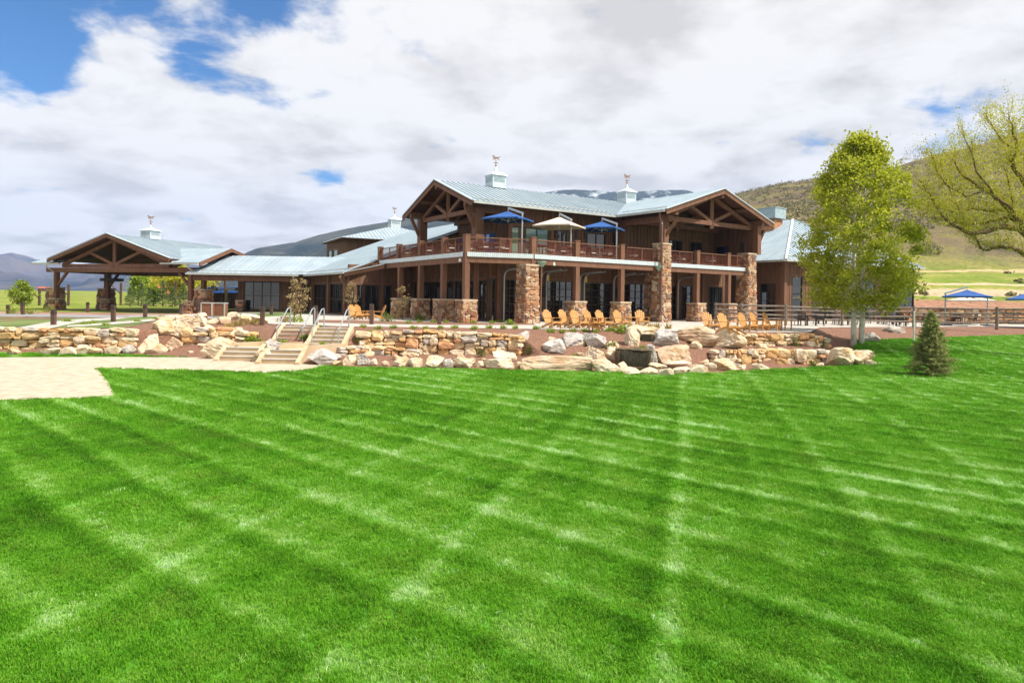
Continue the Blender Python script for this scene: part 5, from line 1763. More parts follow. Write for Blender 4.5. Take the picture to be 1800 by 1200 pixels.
wf2 = thing('waterfall', 'upper waterfall in a dark hollow just below the terrace edge', 'waterfall', hit(1136, 606))
c = hit(1136, 605)
wy2 = c.y + 0.2
xa2, xb2 = P(1121, 600, wy2).x, P(1152, 600, wy2).x
zt2, zb2 = P(1136, 588, wy2).z, P(1136, 609, wy2).z
part('rock_face', M['rock_wet'], wf2, lambda m: m.hexa([(xa2, wy2, zb2 - 0.3), (xb2, wy2, zb2 - 0.3), (xb2, wy2 + 0.8, zb2 - 0.3), (xa2, wy2 + 0.8, zb2 - 0.3)], [(xa2, wy2 + 0.12, zt2), (xb2, wy2 + 0.12, zt2), (xb2, wy2 + 0.8, zt2), (xa2, wy2 + 0.8, zt2)]))
part('water_sheet', M['fall'], wf2, lambda m: m.hexa([(xa2 + 0.2, wy2 - 0.05, zb2 - 0.2), (xb2 - 0.2, wy2 - 0.05, zb2 - 0.2), (xb2 - 0.2, wy2 - 0.01, zb2 - 0.2), (xa2 + 0.2, wy2 - 0.01, zb2 - 0.2)], [(xa2 + 0.2, wy2 + 0.05, zt2 - 0.02), (xb2 - 0.2, wy2 + 0.05, zt2 - 0.02), (xb2 - 0.2, wy2 + 0.09, zt2 - 0.02), (xa2 + 0.2, wy2 + 0.09, zt2 - 0.02)]))
part('stream_water', M['water'], wf2, lambda m: m.hexa([(xa2, wy2 - 0.1, zb2 - 0.25), (xb2, wy2 - 0.1, zb2 - 0.25), (xb - 0.1, wy + 0.9, zt - 0.1), (xa + 0.2, wy + 0.9, zt - 0.1)], [(xa2, wy2 - 0.1, zb2 - 0.05), (xb2, wy2 - 0.1, zb2 - 0.05), (xb - 0.1, wy + 0.9, zt + 0.07), (xa + 0.2, wy + 0.9, zt + 0.07)]))

# ------------------------------------------------------------------ stairs
def stair(label, cx0, y0, cx1, shift_y):
    t = thing('garden_stair', label, 'stairs', ((cx0 + cx1) / 2, y0 + 1.8, 0))
    w = 1.5
    yb = y0
    z = 0.03
    rise, run = 0.175, 0.34
    def step(cx, ya, ybk, z1, nm='step'):
        part(nm, M['stair'], t, lambda m: m.box((cx, (ya + ybk) / 2, z1 / 2 - 0.1), (w, ybk - ya, z1 + 0.2)))
        part('tread', M['concrete'], t, lambda m: m.box((cx, (ya + ybk) / 2 - 0.01, z1 + 0.015), (w - 0.02, ybk - ya + 0.02, 0.03)))
    ycur = yb
    for k in range(3):
        z += rise
        step(cx0, ycur, ycur + run, z)
        ycur += run
    yl0 = ycur
    land = 1.25
    zl = z
    # landing slews to the right
    mb = MB()
    p = [(cx0 - w / 2, yl0), (cx0 + w / 2, yl0), (cx1 + w / 2, yl0 + land), (cx1 - w / 2, yl0 + land)]
    mb.prism(p, -0.2, zl + 0.02)
    mb.build('landing', M['stair'], t)
    ycur = yl0 + land
    for k in range(5):
        z += rise
        step(cx1, ycur, ycur + run, z)
        ycur += run
    # cheek walls
    for sg in (-1, 1):
        def cheek(m, pts):
            for a, b in zip(pts[:-1], pts[1:]):
                x0, ya, za = a; x1, yb_, zb = b
                h = 0.1
                m.hexa([(x0 - h, ya, -0.2), (x0 + h, ya, -0.2), (x1 + h, yb_, -0.2), (x1 - h, yb_, -0.2)], [(x0 - h, ya, za), (x0 + h, ya, za), (x1 + h, yb_, zb), (x1 - h, yb_, zb)])
        o = sg * (w / 2 + 0.11)
        pts = [(cx0 + o, y0 - 0.25, 0.12), (cx0 + o, yl0, zl + 0.2), (cx1 + o, yl0 + land, zl + 0.24), (cx1 + o, ycur, z + 0.12)]
        part('cheek_wall', M['stair'], t, lambda m: cheek(m, pts))
    return t, (cx1, yl0 + land, ycur, zl, z)
s1, info1 = stair('right concrete garden stair with two flights beside the large white boulder', -10.1, 29.5, -8.75, 0)
s2, info2 = stair('left concrete garden stair with two flights beside the biggest cream boulder', -12.35, 30.5, -10.75, 0)
names = [['handrail left of the left stair', 'handrail right of the left stair'], ['handrail left of the right stair', 'handrail right of the right stair']]
for inf, nm in ((info2, names[0]), (info1, names[1])):
    cx, ya, yb_, zl, zt_ = inf
    for sg, lb in ((-1, nm[0]), (1, nm[1])):
        x = cx + sg * 0.62
        t = thing('handrail', 'bent galvanised steel ' + lb, 'handrail', (x, ya, zl))
        part('rail', M['steel'], t, lambda m: m.tube([(x, ya - 0.1, zl + 0.85), (x, ya + 0.25, zl + 0.95), (x, yb_ - 0.1, zt_ + 0.92), (x, yb_ + 0.28, zt_ + 0.95), (x, yb_ + 0.34, zt_ + 0.9), (x, yb_ + 0.34, zt_)], 0.032, 8))
        part('post', M['steel'], t, lambda m: m.tube([(x, ya + 0.05, zl), (x, ya + 0.05, zl + 0.88)], 0.028, 8))
        part('foot_plate', M['steel'], t, lambda m: m.box((x, ya + 0.05, zl + 0.05), (0.12, 0.12, 0.03)))

# ------------------------------------------------------------------ amber garden chairs
def slope_box(m, p0, p1, w, th):
    m.beam(p0, p1, w, th)
def make_adirondack(label, group):
    t = thing('adirondack_chair', label, 'chair', (0, 0, 0), 0, group)
    def lp(name, fn):
        mb = MB(); fn(mb); return mb.build(name, M['adiron'], t, local=True)
    def back(m):
        for k in range(5):
            x = (k - 2) * 0.105
            top = 0.78 - 0.045 * (k - 2) ** 2 * 0.75
            spread = 1.18
            m.beam((x, 0.20, 0.22), (x * spread, 0.20 + top * 0.42, 0.22 + top), 0.097, 0.022, (0, 1, 0))
    lp('backrest', back)
    def seat(m):
        for k in range(6):
            f = k / 5
            m.box((0, -0.36 + f * 0.54, 0.375 - f * 0.13), (0.56, 0.085, 0.022))
        m.box((0, -0.405, 0.34), (0.58, 0.022, 0.10))
    lp('seat', seat)
    for sg in (-1, 1):
        lp('arm', lambda m: m.hexa([(sg * 0.30 - 0.075, -0.46, 0.545), (sg * 0.30 + 0.075, -0.46, 0.545), (sg * 0.33 + 0.045, 0.36, 0.545), (sg * 0.33 - 0.045, 0.36, 0.545)], [(sg * 0.30 - 0.075, -0.46, 0.57), (sg * 0.30 + 0.075, -0.46, 0.57), (sg * 0.33 + 0.045, 0.36, 0.57), (sg * 0.33 - 0.045, 0.36, 0.57)]))
        lp('front_leg', lambda m: m.box((sg * 0.305, -0.36, 0.272), (0.03, 0.11, 0.545)))
        lp('rear_leg', lambda m: m.beam((sg * 0.28, -0.40, 0.33), (sg * 0.28, 0.52, 0.055), 0.028, 0.12))
    lp('back_brace', lambda m: m.box((0, 0.36, 0.53), (0.72, 0.03, 0.07)))
    return t
def make_footstool(label, group):
    t = thing('footstool', label, 'footstool', (0, 0, 0), 0, group)
    def top_(m):
        for k in range(4):
            m.box((0, -0.2 + k * 0.11, 0.34 - k * 0.02), (0.5, 0.09, 0.022))
    mb = MB(); top_(mb); mb.build('top', M['adiron'], t, local=True)
    for sg in (-1, 1):
        mb = MB(); mb.beam((sg * 0.21, 0.17, 0.26), (sg * 0.21, -0.42, 0.04), 0.03, 0.09); mb.build('runner', M['adiron'], t, local=True)
        mb = MB(); mb.box((sg * 0.24, 0.12, 0.14), (0.03, 0.08, 0.28)); mb.build('leg', M['adiron'], t, local=True)
    return t
def make_sidetable(label, group):
    t = thing('side_table', label, 'table', (0, 0, 0), 0, group)
    mb = MB()
    for k in range(4):
        mb.box((0, -0.19 + k * 0.127, 0.48), (0.5, 0.12, 0.025))
    mb.build('tabletop', M['adiron'], t, local=True)
    for a in (-1, 1):
        for b in (-1, 1):
            mb = MB(); mb.box((a * 0.2, b * 0.2, 0.234), (0.05, 0.05, 0.467)); mb.build('leg', M['adiron'], t, local=True)
    return t
def face(fx, fy):       # chair front is -y
    return math.atan2(fx, -fy)
CH = [  # px, py(base), facing, label
    (970, 577, (0.62, -0.78), 'leftmost amber slatted chair of the row before the stone pedestals'),
    (997, 575.5, (0.66, -0.75), 'second amber slatted chair from the left in the pedestal row'),
    (1018, 577, (0.62, -0.78), 'third amber slatted chair from the left in the pedestal row'),
    (1041, 576, (0.66, -0.75), 'fourth amber slatted chair from the left in the pedestal row'),
    (1062, 576.5, (0.6, -0.8), 'fifth amber slatted chair from the left in the pedestal row'),
    (1093, 575.5, (0.55, -0.83), 'sixth amber slatted chair from the left in the pedestal row'),
    (1128, 574, (0.15, -1.0), 'amber slatted chair nearest the tall pillar, facing the lawn'),
    (1249, 581, (0.25, -1.0), 'leftmost amber slatted chair of the right group, facing the lawn'),
    (1279, 585, (0.45, -0.9), 'amber slatted chair with footstool in the right group, facing the lawn'),
    (1314, 582, (0.55, -0.83), 'third amber slatted chair from the left in the right group'),
    (1335, 581, (0.65, -0.75), 'fourth amber slatted chair from the left in the right group'),
    (1358, 581, (0.7, -0.7), 'rightmost amber slatted chair of the right group'),
    (625, 562, (0.75, -0.6), 'leftmost amber slatted chair beside the entrance glass'),
    (636, 561, (0.85, -0.5), 'middle amber slatted chair beside the entrance glass'),
    (664, 562, (-0.9, -0.4), 'amber slatted chair facing left beside the entrance glass'),
]
first = None
for px, py, fc, lb in CH:
    p = G(px, py, T)
    if first is None:
        first = make_adirondack(lb, 'amber slatted chairs on the terrace')
        first.location = p; first.rotation_euler = (0, 0, face(*fc))
        o = first
    else:
        o = copy_tree(first, p, face(*fc), lb)
    o.scale = (0.99,) * 3
fs0 = None
for px, py, fc, lb in [(1043, 580, (0.9, -0.5), 'footstool before the third amber chair of the pedestal row'), (1078, 579.5, (0.85, -0.55), 'footstool before the fifth amber chair of the pedestal row'), (1293, 588, (0.5, -0.9), 'footstool before the lawn-facing chair of the right group')]:
    p = G(px, py, T)
    if fs0 is None:
        fs0 = make_footstool(lb, 'amber footstools'); fs0.location = p; fs0.rotation_euler = (0, 0, face(*fc)); o = fs0
    else:
        o = copy_tree(fs0, p, face(*fc), lb)
    o.scale = (1.08,) * 3
st0 = None
for px, py, lb in [(1112, 574, 'small amber side table left of the lawn-facing chair by the pillar'), (1267, 580, 'small amber side table between two lawn-facing chairs of the right group'), (1380, 580, 'amber side table at the right end of the right chair group'), (650, 561, 'small amber side table beside the entrance glass chairs'), (704, 561, 'low amber table among the plants by the left pedestal')]:
    p = G(px, py, T)
    if st0 is None:
        st0 = make_sidetable(lb, 'amber side tables'); st0.location = p; o = st0
    else:
        o = copy_tree(st0, p, 0.4, lb)
    o.scale = (1.15,) * 3

# ------------------------------------------------------------------ cantilever umbrellas
def umbrella(label, canopy_px, Y, rim_py, apex_py, width, pole_px, pole_py, m, zfloor, rz, group, pole_dy=-0.6):
    c = P(canopy_px, rim_py, Y)
    za = P(canopy_px, apex_py, Y).z
    zr = c.z
    yp = Y + pole_dy
    xp = P(pole_px, rim_py, yp).x
    t = thing('cantilever_umbrella', label, 'umbrella', (xp, yp, zfloor), 0, group)
    n = 8
    mb = MB()
    corners = []
    for k in range(n):
        a = rz + k * 2 * math.pi / n
        r = width / 2 * (1.0 if k % 2 == 0 else 0.76)
        corners.append(Vector((c.x + r * math.cos(a), c.y + r * math.sin(a), zr + (0.0 if k % 2 == 0 else 0.02))))
    top = Vector((c.x, c.y, za))
    rings = 5
    for q in range(rings + 1):
        f = q / rings
        for k in range(n):
            p = top * (1 - f) + corners[k] * f
            p.z = za + (corners[k].z - za) * (f ** 0.9) - 0.05 * math.sin(f * math.pi) * (1 if k % 2 else 0)
            mb.v.append(tuple(p))
    for q in range(rings):
        for k in range(n):
            k2 = (k + 1) % n
            mb.f.append((q * n + k, q * n + k2, (q + 1) * n + k2, (q + 1) * n + k))
    # valance
    b0 = len(mb.v)
    for k in range(n):
        p = corners[k]
        mb.v.append((p.x, p.y, p.z - 0.09))
    for k in range(n):
        k2 = (k + 1) % n
        mb.f.append((rings * n + k, rings * n + k2, b0 + k2, b0 + k))
    mb.build('canopy', m, t)
    for k in range(n):
        part('rib', M['white'], t, lambda mm: mm.tube([top - Vector((0, 0, 0.12)), corners[k] * 0.94 + top * 0.06 - Vector((0, 0, 0.10))], 0.016, 5))
    for k in range(0, n, 2):
        part('strut', M['white'], t, lambda mm: mm.tube([(c.x, c.y, zr - 0.12), corners[k] * 0.5 + top * 0.5 - Vector((0, 0, 0.14))], 0.014, 5))
    part('hub', M['white'], t, lambda mm: mm.tube([(c.x, c.y, zr - 0.2), (c.x, c.y, za + 0.12)], 0.03, 6))
    zp = P(pole_px, pole_py, yp).z
    part('pole', M['steel'], t, lambda mm: mm.tube([(xp, yp, zfloor), (xp, yp, zp)], 0.055, 8))
    part('arm', M['steel'], t, lambda mm: mm.beam((xp + 0.05 * (xp - c.x), yp, zp - 0.03), (c.x, c.y, za + 0.2), 0.10, 0.12))
    part('base', M['darkmetal'], t, lambda mm: mm.box((xp, yp, zfloor + 0.04), (0.7, 0.7, 0.08)))
    return t
GU = 'cantilever umbrellas on the deck'
umbrella('left blue umbrella on the deck above the tall stone pillar', 893, 46.2, 386, 371, 3.8, 918, 374, M['blue'], ZD, 0.35, GU, -0.9)
umbrella('cream umbrella on the deck between the two blue ones', 983, 47.4, 398, 381, 4.0, 1004, 386, M['cream'], ZD, 0.3, GU, -0.9)
umbrella('right blue umbrella on the deck under the roof valley', 1058, 49.3, 402.5, 389, 3.8, 1084, 393, M['blue'], ZD, 0.35, GU, -0.9)
GP = 'cantilever umbrellas on the right patio'
umbrella('larger blue umbrella on the far right patio', 1700, 53.0, 521, 509, 4.4, 1662, 515, M['blue'], T, 0.2, GP, 0.3)
umbrella('cream umbrella partly hidden behind the blue one on the right patio', 1706, 57.0, 528, 519, 4.6, 1736, 520, M['cream'], T, 0.3, GP, -2.2)
umbrella('blue umbrella cut by the right edge of the picture', 1812, 52.0, 526, 512, 4.0, 1850, 518, M['blue'], T, 0.3, GP, 0.3)

# ------------------------------------------------------------------ dining chairs and tables
def make_patio_chair(name, label, group, m, cushion=None):
    t = thing(name, label, 'chair', (0, 0, 0), 0, group)
    def lp(nm, mt, fn):
        mb = MB(); fn(mb); return mb.build(nm, mt, t, local=True)
    lp('seat', cushion or m, lambda q: q.box((0, 0, 0.45), (0.5, 0.5, 0.07)))
    def bk(q):
        q.beam((-0.24, 0.24, 0.44), (-0.24, 0.34, 0.95), 0.04, 0.04)
        q.beam((0.24, 0.24, 0.44), (0.24, 0.34, 0.95), 0.04, 0.04)
        for k in range(5):
            f = 0.15 + k * 0.2
            q.box((0, 0.24 + 0.1 * f, 0.44 + 0.51 * f), (0.5, 0.025, 0.075))
    lp('backrest', m, bk)
    for a in (-1, 1):
        lp('arm', m, lambda q: (q.box((a * 0.27, 0, 0.66), (0.05, 0.5, 0.03)), q.box((a * 0.27, -0.22, 0.55), (0.03, 0.03, 0.2))))
        for b in (-1, 1):
            lp('leg', m, lambda q: q.beam((a * 0.23, b * 0.22, 0.42), (a * 0.26, b * 0.25, 0.0), 0.035, 0.035))
    return t
def make_patio_table(name, label, group, m):
    t = thing(name, label, 'table', (0, 0, 0), 0, group)
    mb = MB(); mb.box((0, 0, 0.735), (0.95, 0.95, 0.035)); mb.box((0, 0, 0.69), (0.85, 0.85, 0.05)); mb.build('tabletop', m, t, local=True)
    for a in (-1, 1):
        for b in (-1, 1):
            mb = MB(); mb.box((a * 0.4, b * 0.4, 0.333), (0.05, 0.05, 0.665)); mb.build('leg', m, t, local=True)
    return t
dc = make_patio_chair('dining_chair', 'brown dining chair with pale cushion seen through the deck railing', 'dining chairs on the deck', M['patio'], M['cushion'])
dt = make_patio_table('dining_table', 'square brown dining table seen through the deck railing', 'dining tables on the deck', M['patio'])
fc_, ft_ = [True], [True]
def place(proto, flag, loc, rz):
    if flag[0]:
        flag[0] = False
        proto.location = loc; proto.rotation_euler = (0, 0, rz)
        return proto
    return copy_tree(proto, loc, rz)
tabs = []
for u in (3.0, 6.2, 9.6):
    tabs.append((DL.pt(u, 1.25, ZD), DL.rz))
for u in (1.6, 4.2, 6.8, 9.4, 14.5, 18.0):
    tabs.append((DF.pt(u, 1.2, ZD), DF.rz))
tabs.append((Bp + Vector((1.6, 2.0, 0)), DF.rz)); tabs[-1][0].z = ZD
TL = ['in the middle of the left railing', 'second from the left deck end', 'nearest the left deck end', 'just right of the tall front pillar', 'below the cream umbrella', 'left below the right blue umbrella', 'right below the right blue umbrella', 'left under the right gable', 'right under the right gable', 'at the left front deck corner']
SD = ['front', 'right', 'back', 'left']
for ti, (p, rz) in enumerate(tabs):
    place(dt, ft_, p, rz)['label'] = 'square brown dining table ' + TL[ti]
    for k in range(4 if rz == DF.rz else 3):
        a = rz + k * math.pi / 2 + RN.uniform(-0.15, 0.15)
        d = Vector((math.sin(a), -math.cos(a), 0))
        q = p - d * RN.uniform(0.72, 0.85)
        place(dc, fc_, q, a + 0.0)['label'] = 'brown dining chair, ' + SD[k] + ' side of the table ' + TL[ti]
pc = make_patio_chair('patio_chair', 'dark chair on the right patio behind the rail fence', 'chairs on the right patio', M['patiodark'])
pt_ = make_patio_table('patio_table', 'dark square table on the right patio behind the rail fence', 'tables on the right patio', M['patiodark'])
f1, f2 = [True], [True]
for ti, (px, py) in enumerate(((1418, 572), (1452, 569), (1490, 571), (1530, 568), (1568, 570), (1592, 573), (1650, 567), (1690, 569), (1730, 565), (1775, 563))):
    p = G(px, py, T)
    place(pt_, f2, p, 0.3)['label'] = ORD[ti] + ' dark patio table from the left behind the rail fence'
    for k in range(3):
        a = 0.3 + k * 2.1 + RN.uniform(-0.2, 0.2)
        place(pc, f1, p - Vector((math.sin(a), -math.cos(a), 0)) * 0.85, a)['label'] = 'dark patio chair, ' + ['front', 'right', 'left'][k] + ' side of the ' + ORD[ti] + ' patio table from the left'

# ------------------------------------------------------------------ rail fence on the right
def rail_fence(label, pts, z_h, nrail, group=None):
    t = thing('rail_fence', label, 'fence', (pts[0][0], pts[0][1], pts[0][2]))
    for i, p in enumerate(pts):
        part('fence_post', M['greywood'], t, lambda m: m.tube([(p[0], p[1], p[2] - 0.1), (p[0], p[1], p[2] + z_h + 0.14)], [0.11, 0.09], 8))
    for i, (a, b) in enumerate(zip(pts[:-1], pts[1:])):
        for k in range(nrail):
            z = z_h * (0.32 + 0.66 * k / (nrail - 1))
            ja, jb = RN.uniform(-0.05, 0.05), RN.uniform(-0.05, 0.05)
            a_, b_ = Vector((a[0], a[1], a[2] + z + ja)), Vector((b[0], b[1], b[2] + z + jb))
            d = (b_ - a_).normalized() * 0.15
            mid = (a_ + b_) / 2 + Vector((0, 0, RN.uniform(-0.05, 0.03)))
            part('fence_rail', M['greywood'], t, lambda m: m.tube([a_ - d, mid, b_ + d], [0.055, 0.065, 0.05], 6))
    return t
fp = [G(1258, 568, T), G(1303, 570, T), G(1381, 571.5, T), G(1480, 572.5, T), G(1606, 574.5, T), G(1752, 577, 1.52), G(1905, 580, 1.55)]
rail_fence('weathered grey rail fence between the right patio and the lawn', [tuple(p) for p in fp], 1.35, 4)
t = thing('marker_pole', 'thin white pole standing in the grass beside the small spruce', 'pole', hit(1606, 601))
p = hit(1606, 601)
part('shaft', M['white'], t, lambda m: m.tube([(p.x, p.y, p.z - 0.05), (p.x, p.y, p.z + 1.75)], 0.05, 8))
part('cap', M['white'], t, lambda m: m.frustum((p.x, p.y), 0.06, 0.04, p.z + 1.75, p.z + 1.82, 8, 0))
# low stone wall behind the patio and grill block
t = thing('patio_wall', 'low rust-brown stone wall at the back of the right patio', 'stone wall', (36, 60, T))
fw = Fr((34.2, 59.5), 88)
rngw = random.Random(4)
part('wall_core', M['mortar'], t, lambda m: fbox(m, fw, 0, 24, 0.1, 0.5, T - 0.1, T + 1.25))
mb = MB()
for (x, y, w, h) in pack(24, 1.35, 0.22, SZ1, rngw):
    me = rngw.choice(ST_PIL)
    mt = Matrix.Translation(fw.pt(x + w / 2, 0.1, T - 0.08 + y + h / 2)) @ Euler((0, 0, fw.rz)).to_matrix().to_4x4() @ Matrix.Diagonal((w, 0.25, h, 1))
    mb.add([mt @ q.co for q in me.vertices], [tuple(q.vertices) for q in me.polygons])
stuff(mb.build('stones', M['pillarstone2'], t))
part('coping', M['cap'], t, lambda m: fbox(m, fw, -0.1, 24.1, -0.05, 0.6, T + 1.27, T + 1.37))

# ------------------------------------------------------------------ bollards, lamp posts, bins
def bollard(px, py0, py1, label):
    b = hit(px, py1)
    h = (py1 - py0) * b.y / F
    t = thing('wooden_bollard', label, 'bollard', b, 0, 'wooden bollards')
    part('post', M['darkwood'], t, lambda m: m.box((b.x, b.y, b.z + h / 2 - 0.06), (0.2, 0.2, h + 0.1)))
    part('light_band', M['darkmetal'], t, lambda m: m.box((b.x, b.y, b.z + h * 0.84), (0.22, 0.22, 0.09)))
    part('cap', M['darkmetal'], t, lambda m: m.frustum((b.x, b.y), 0.17, 0.13, b.z + h - 0.005, b.z + h + 0.06, 4))
for px, a, b, lb in [(94, 546, 572, 'wooden bollard on the curved walk at the far left'), (199, 538, 566, 'wooden bollard in the grass before the middle portico pier'), (255, 536, 559, 'wooden bollard in front of the far spruces'), (318, 535, 554, 'wooden bollard left of the waste bins'),
                     (461, 541, 571, 'wooden bollard at the head of the left stair'), (477, 533, 553, 'wooden bollard before the entrance doors'), (554, 539, 570, 'wooden bollard at the head of the right stair'), (653, 536, 570, 'wooden bollard beside the amber chairs near the entrance glass'), (772, 534, 570, 'wooden bollard before the third stone pedestal'),
                     (40, 533, 553, 'wooden bollard beside the round young tree at the far left'), (14, 537, 552, 'wooden bollard nearest the left picture edge'), (154, 532, 549, 'wooden bollard on the gravel verge left of the middle pier')]:
    bollard(px, a, b, lb)
def lamp_post(px, py0, py1, Y, label):
    b = P(px, py1, Y)
    h = (py1 - py0) * Y / F
    t = thing('lamp_post', label, 'lamp post', b, 0, 'timber lamp posts')
    part('post', M['darkwood'], t, lambda m: m.box((b.x, b.y, b.z + h / 2), (0.22, 0.22, h)))
    def arm(m):
        pts = []
        for k in range(8):
            a = k / 7 * 1.9
            pts.append((b.x + 0.35 - 1.5 * math.sin(a) * 0.95 - 0.2, b.y, b.z + h * 0.55 + h * 0.38 * math.sin(a * 0.95)))
        m.tube(pts, 0.07, 6)
    part('arm', M['darkwood'], t, arm)
    part('lantern', M['darkmetal'], t, lambda m: (m.box((b.x - 1.45, b.y, b.z + h * 0.66), (0.42, 0.42, 0.55)), m.tube([(b.x - 1.45, b.y, b.z + h * 0.72), (b.x - 1.45, b.y, b.z + h * 0.95)], 0.02, 5)))
for px, a, b, Y, lb in [(69, 508, 548, 84, 'timber lamp post left of the portico'), (120, 500, 548, 86, 'timber lamp post right of the left portico pier'), (212, 497, 546, 90, 'timber lamp post right of the middle portico pier'), (308, 494, 544, 90, 'timber lamp post among the far spruces'), (395, 488, 541, 84, 'timber lamp post seen under the entrance canopy')]:
    lamp_post(px, a, b, Y, lb)
for px, lb in ((366, 'left of two brown and white waste bins on the terrace'), (388, 'right of two brown and white waste bins on the terrace')):
    b = hit(px, 557)
    t = thing('waste_bin', lb, 'waste bin', b, 0, 'waste bins')
    w, h = 0.7, 0.9
    part('body', M['planter_panel'], t, lambda m: m.box((b.x, b.y, b.z + h / 2), (w, 0.55, h - 0.04)))
    for sx in (-1, 1):
        part('frame_upright', M['gutter'], t, lambda m: m.box((b.x + sx * w / 2, b.y - 0.27, b.z + h / 2), (0.07, 0.07, h)))
    part('lid', M['gutter'], t, lambda m: m.box((b.x, b.y, b.z + h + 0.03), (w + 0.05, 0.62, 0.07)))
    part('base', M['gutter'], t, lambda m: m.box((b.x, b.y - 0.27, b.z + 0.04), (w - 0.08, 0.06, 0.07)))
# plank fence, parked vehicles, barn behind the canopy
t = thing('board_fence', 'brown board fence seen under the entrance canopy', 'fence', (-31, 74, 1.5))
for k in range(22):
    x = -34.5 + k * 0.42
    part('board', M['darkwood'], t, lambda m: m.box((x, 76 + 0.02 * (k % 2), hfar(x, 76) + 0.85 + RN.uniform(-0.03, 0.03)), (0.40, 0.05, 1.9)))
for x in (-34.6, -32, -29.6, -27.4):
    part('fence_post', M['cap'], t, lambda m: m.box((x, 75.8, hfar(x, 76) + 1.0), (0.25, 0.25, 2.3)))
def car(px, Y, m, label, s=1.0, rz=0.0):
    z0 = P(px, 523, Y).z
    b = P(px, 523, Y)
    t = thing('parked_car', label, 'car', (b.x, b.y, b.z), 0, 'vehicles parked behind the board fence')
    def body(q):
        prof = [(-2.2, 0.35), (-2.25, 0.8), (-1.5, 0.95), (-0.9, 1.5), (0.9, 1.52), (1.7, 1.0), (2.2, 0.9), (2.25, 0.4)]
        n = len(prof)
        vs = [(b.x + x, b.y - 0.85, b.z + z) for x, z in prof] + [(b.x + x, b.y + 0.85, b.z + z) for x, z in prof]
        q.add(vs, [tuple(range(n)), tuple(reversed(range(n, 2 * n)))] + [(i, i + n, (i + 1) % n + n, (i + 1) % n) for i in range(n)])
    part('body', m, t, body)
    part('side_window', M['glass'], t, lambda q: q.hexa([(b.x - 1.1, b.y - 0.86, b.z + 1.0), (b.x + 1.3, b.y - 0.86, b.z + 1.0), (b.x + 1.3, b.y - 0.84, b.z + 1.0), (b.x - 1.1, b.y - 0.84, b.z + 1.0)], [(b.x - 0.8, b.y - 0.86, b.z + 1.42), (b.x + 0.8, b.y - 0.86, b.z + 1.42), (b.x + 0.8, b.y - 0.84, b.z + 1.42), (b.x - 0.8, b.y - 0.84, b.z + 1.42)]))
    for dx in (-1.4, 1.4):
        part('wheel', M['tyre'], t, lambda q: q.tube([(b.x + dx, b.y - 0.9, b.z + 0.33), (b.x + dx, b.y - 0.7, b.z + 0.33)], 0.34, 12))
for px, Y, m, lb in ((381, 98, 'carblue', 'blue parked car seen under the entrance canopy'), (399, 100, 'carwhite', 'white parked car left of the canopy lamp post'), (412, 97, 'carblue', 'second blue parked car behind the board fence'), (424, 101, 'carwhite', 'white parked car beside the entrance wall')):
    car(px, Y, M[m], lb)
def house(px0, px1, eave_py, ridge_py, base_py, Y, label, wallm, roofm, gable=False, name='barn'):
    a, b = P(px0, base_py, Y), P(px1, base_py, Y)
    ze, zr = P(px0, eave_py, Y).z, P(px0, ridge_py, Y).z
    t = thing(name, label, 'barn', ((a.x + b.x) / 2, Y, a.z), 0)
    D = (b.x - a.x) * 0.6
    part('wall', wallm, t, lambda m: m.hexa([(a.x, Y, a.z - 1), (b.x, Y, a.z - 1), (b.x, Y + D, a.z - 1), (a.x, Y + D, a.z - 1)], [(a.x, Y, ze), (b.x, Y, ze), (b.x, Y + D, ze), (a.x, Y + D, ze)]))
    o = 0.5
    if not gable:
        part('roof', roofm, t, lambda m: m.add([(a.x - o, Y - o, ze - 0.2), (b.x + o, Y - o, ze - 0.2), (b.x + o, Y + D / 2, zr), (a.x - o, Y + D / 2, zr), (b.x + o, Y + D + o, ze - 0.2), (a.x - o, Y + D + o, ze - 0.2)], [(0, 1, 2, 3), (3, 2, 4, 5), (0, 3, 5), (1, 4, 2)]))
    else:
        mx_ = (a.x + b.x) / 2
        part('gable_wall', wallm, t, lambda m: m.add([(a.x, Y, ze), (b.x, Y, ze), (mx_, Y, zr - 0.2), (a.x, Y + 0.2, ze), (b.x, Y + 0.2, ze), (mx_, Y + 0.2, zr - 0.2)], [(0, 1, 2), (5, 4, 3), (0, 2, 5, 3), (1, 4, 5, 2)]))
        for sg, x in ((-1, a.x), (1, b.x)):
            part('roof', roofm, t, lambda m: m.slab([Vector((x + sg * o, Y - o, ze - 0.25)), Vector((x + sg * o, Y + D, ze - 0.25)), Vector((mx_, Y + D, zr)), Vector((mx_, Y - o, zr))], 0.2))
    n = 3 if not gable else 1
    for k in range(n):
        x = a.x + (b.x - a.x) * (k + 0.5) / n
        part('window', M['glass'], t, lambda m: m.box((x, Y - 0.03, (a.z + ze) / 2 + (0.6 if gable else 0)), (0.9, 0.1, 1.1)))
    return t
house(268, 312, 514, 502, 530, 140, 'long red roofed barn with dormers seen through the portico', M['barnwall'], M['barnroof'])
house(316, 341, 513, 501, 530, 135, 'red roofed barn end with gable wall right of the long barn', M['barnwall'], M['barnroof'], True)
house(66, 84, 506, 503.5, 510, 420, 'tiny distant red roofed shed left of the portico', M['barnwall'], M['barnroof'])
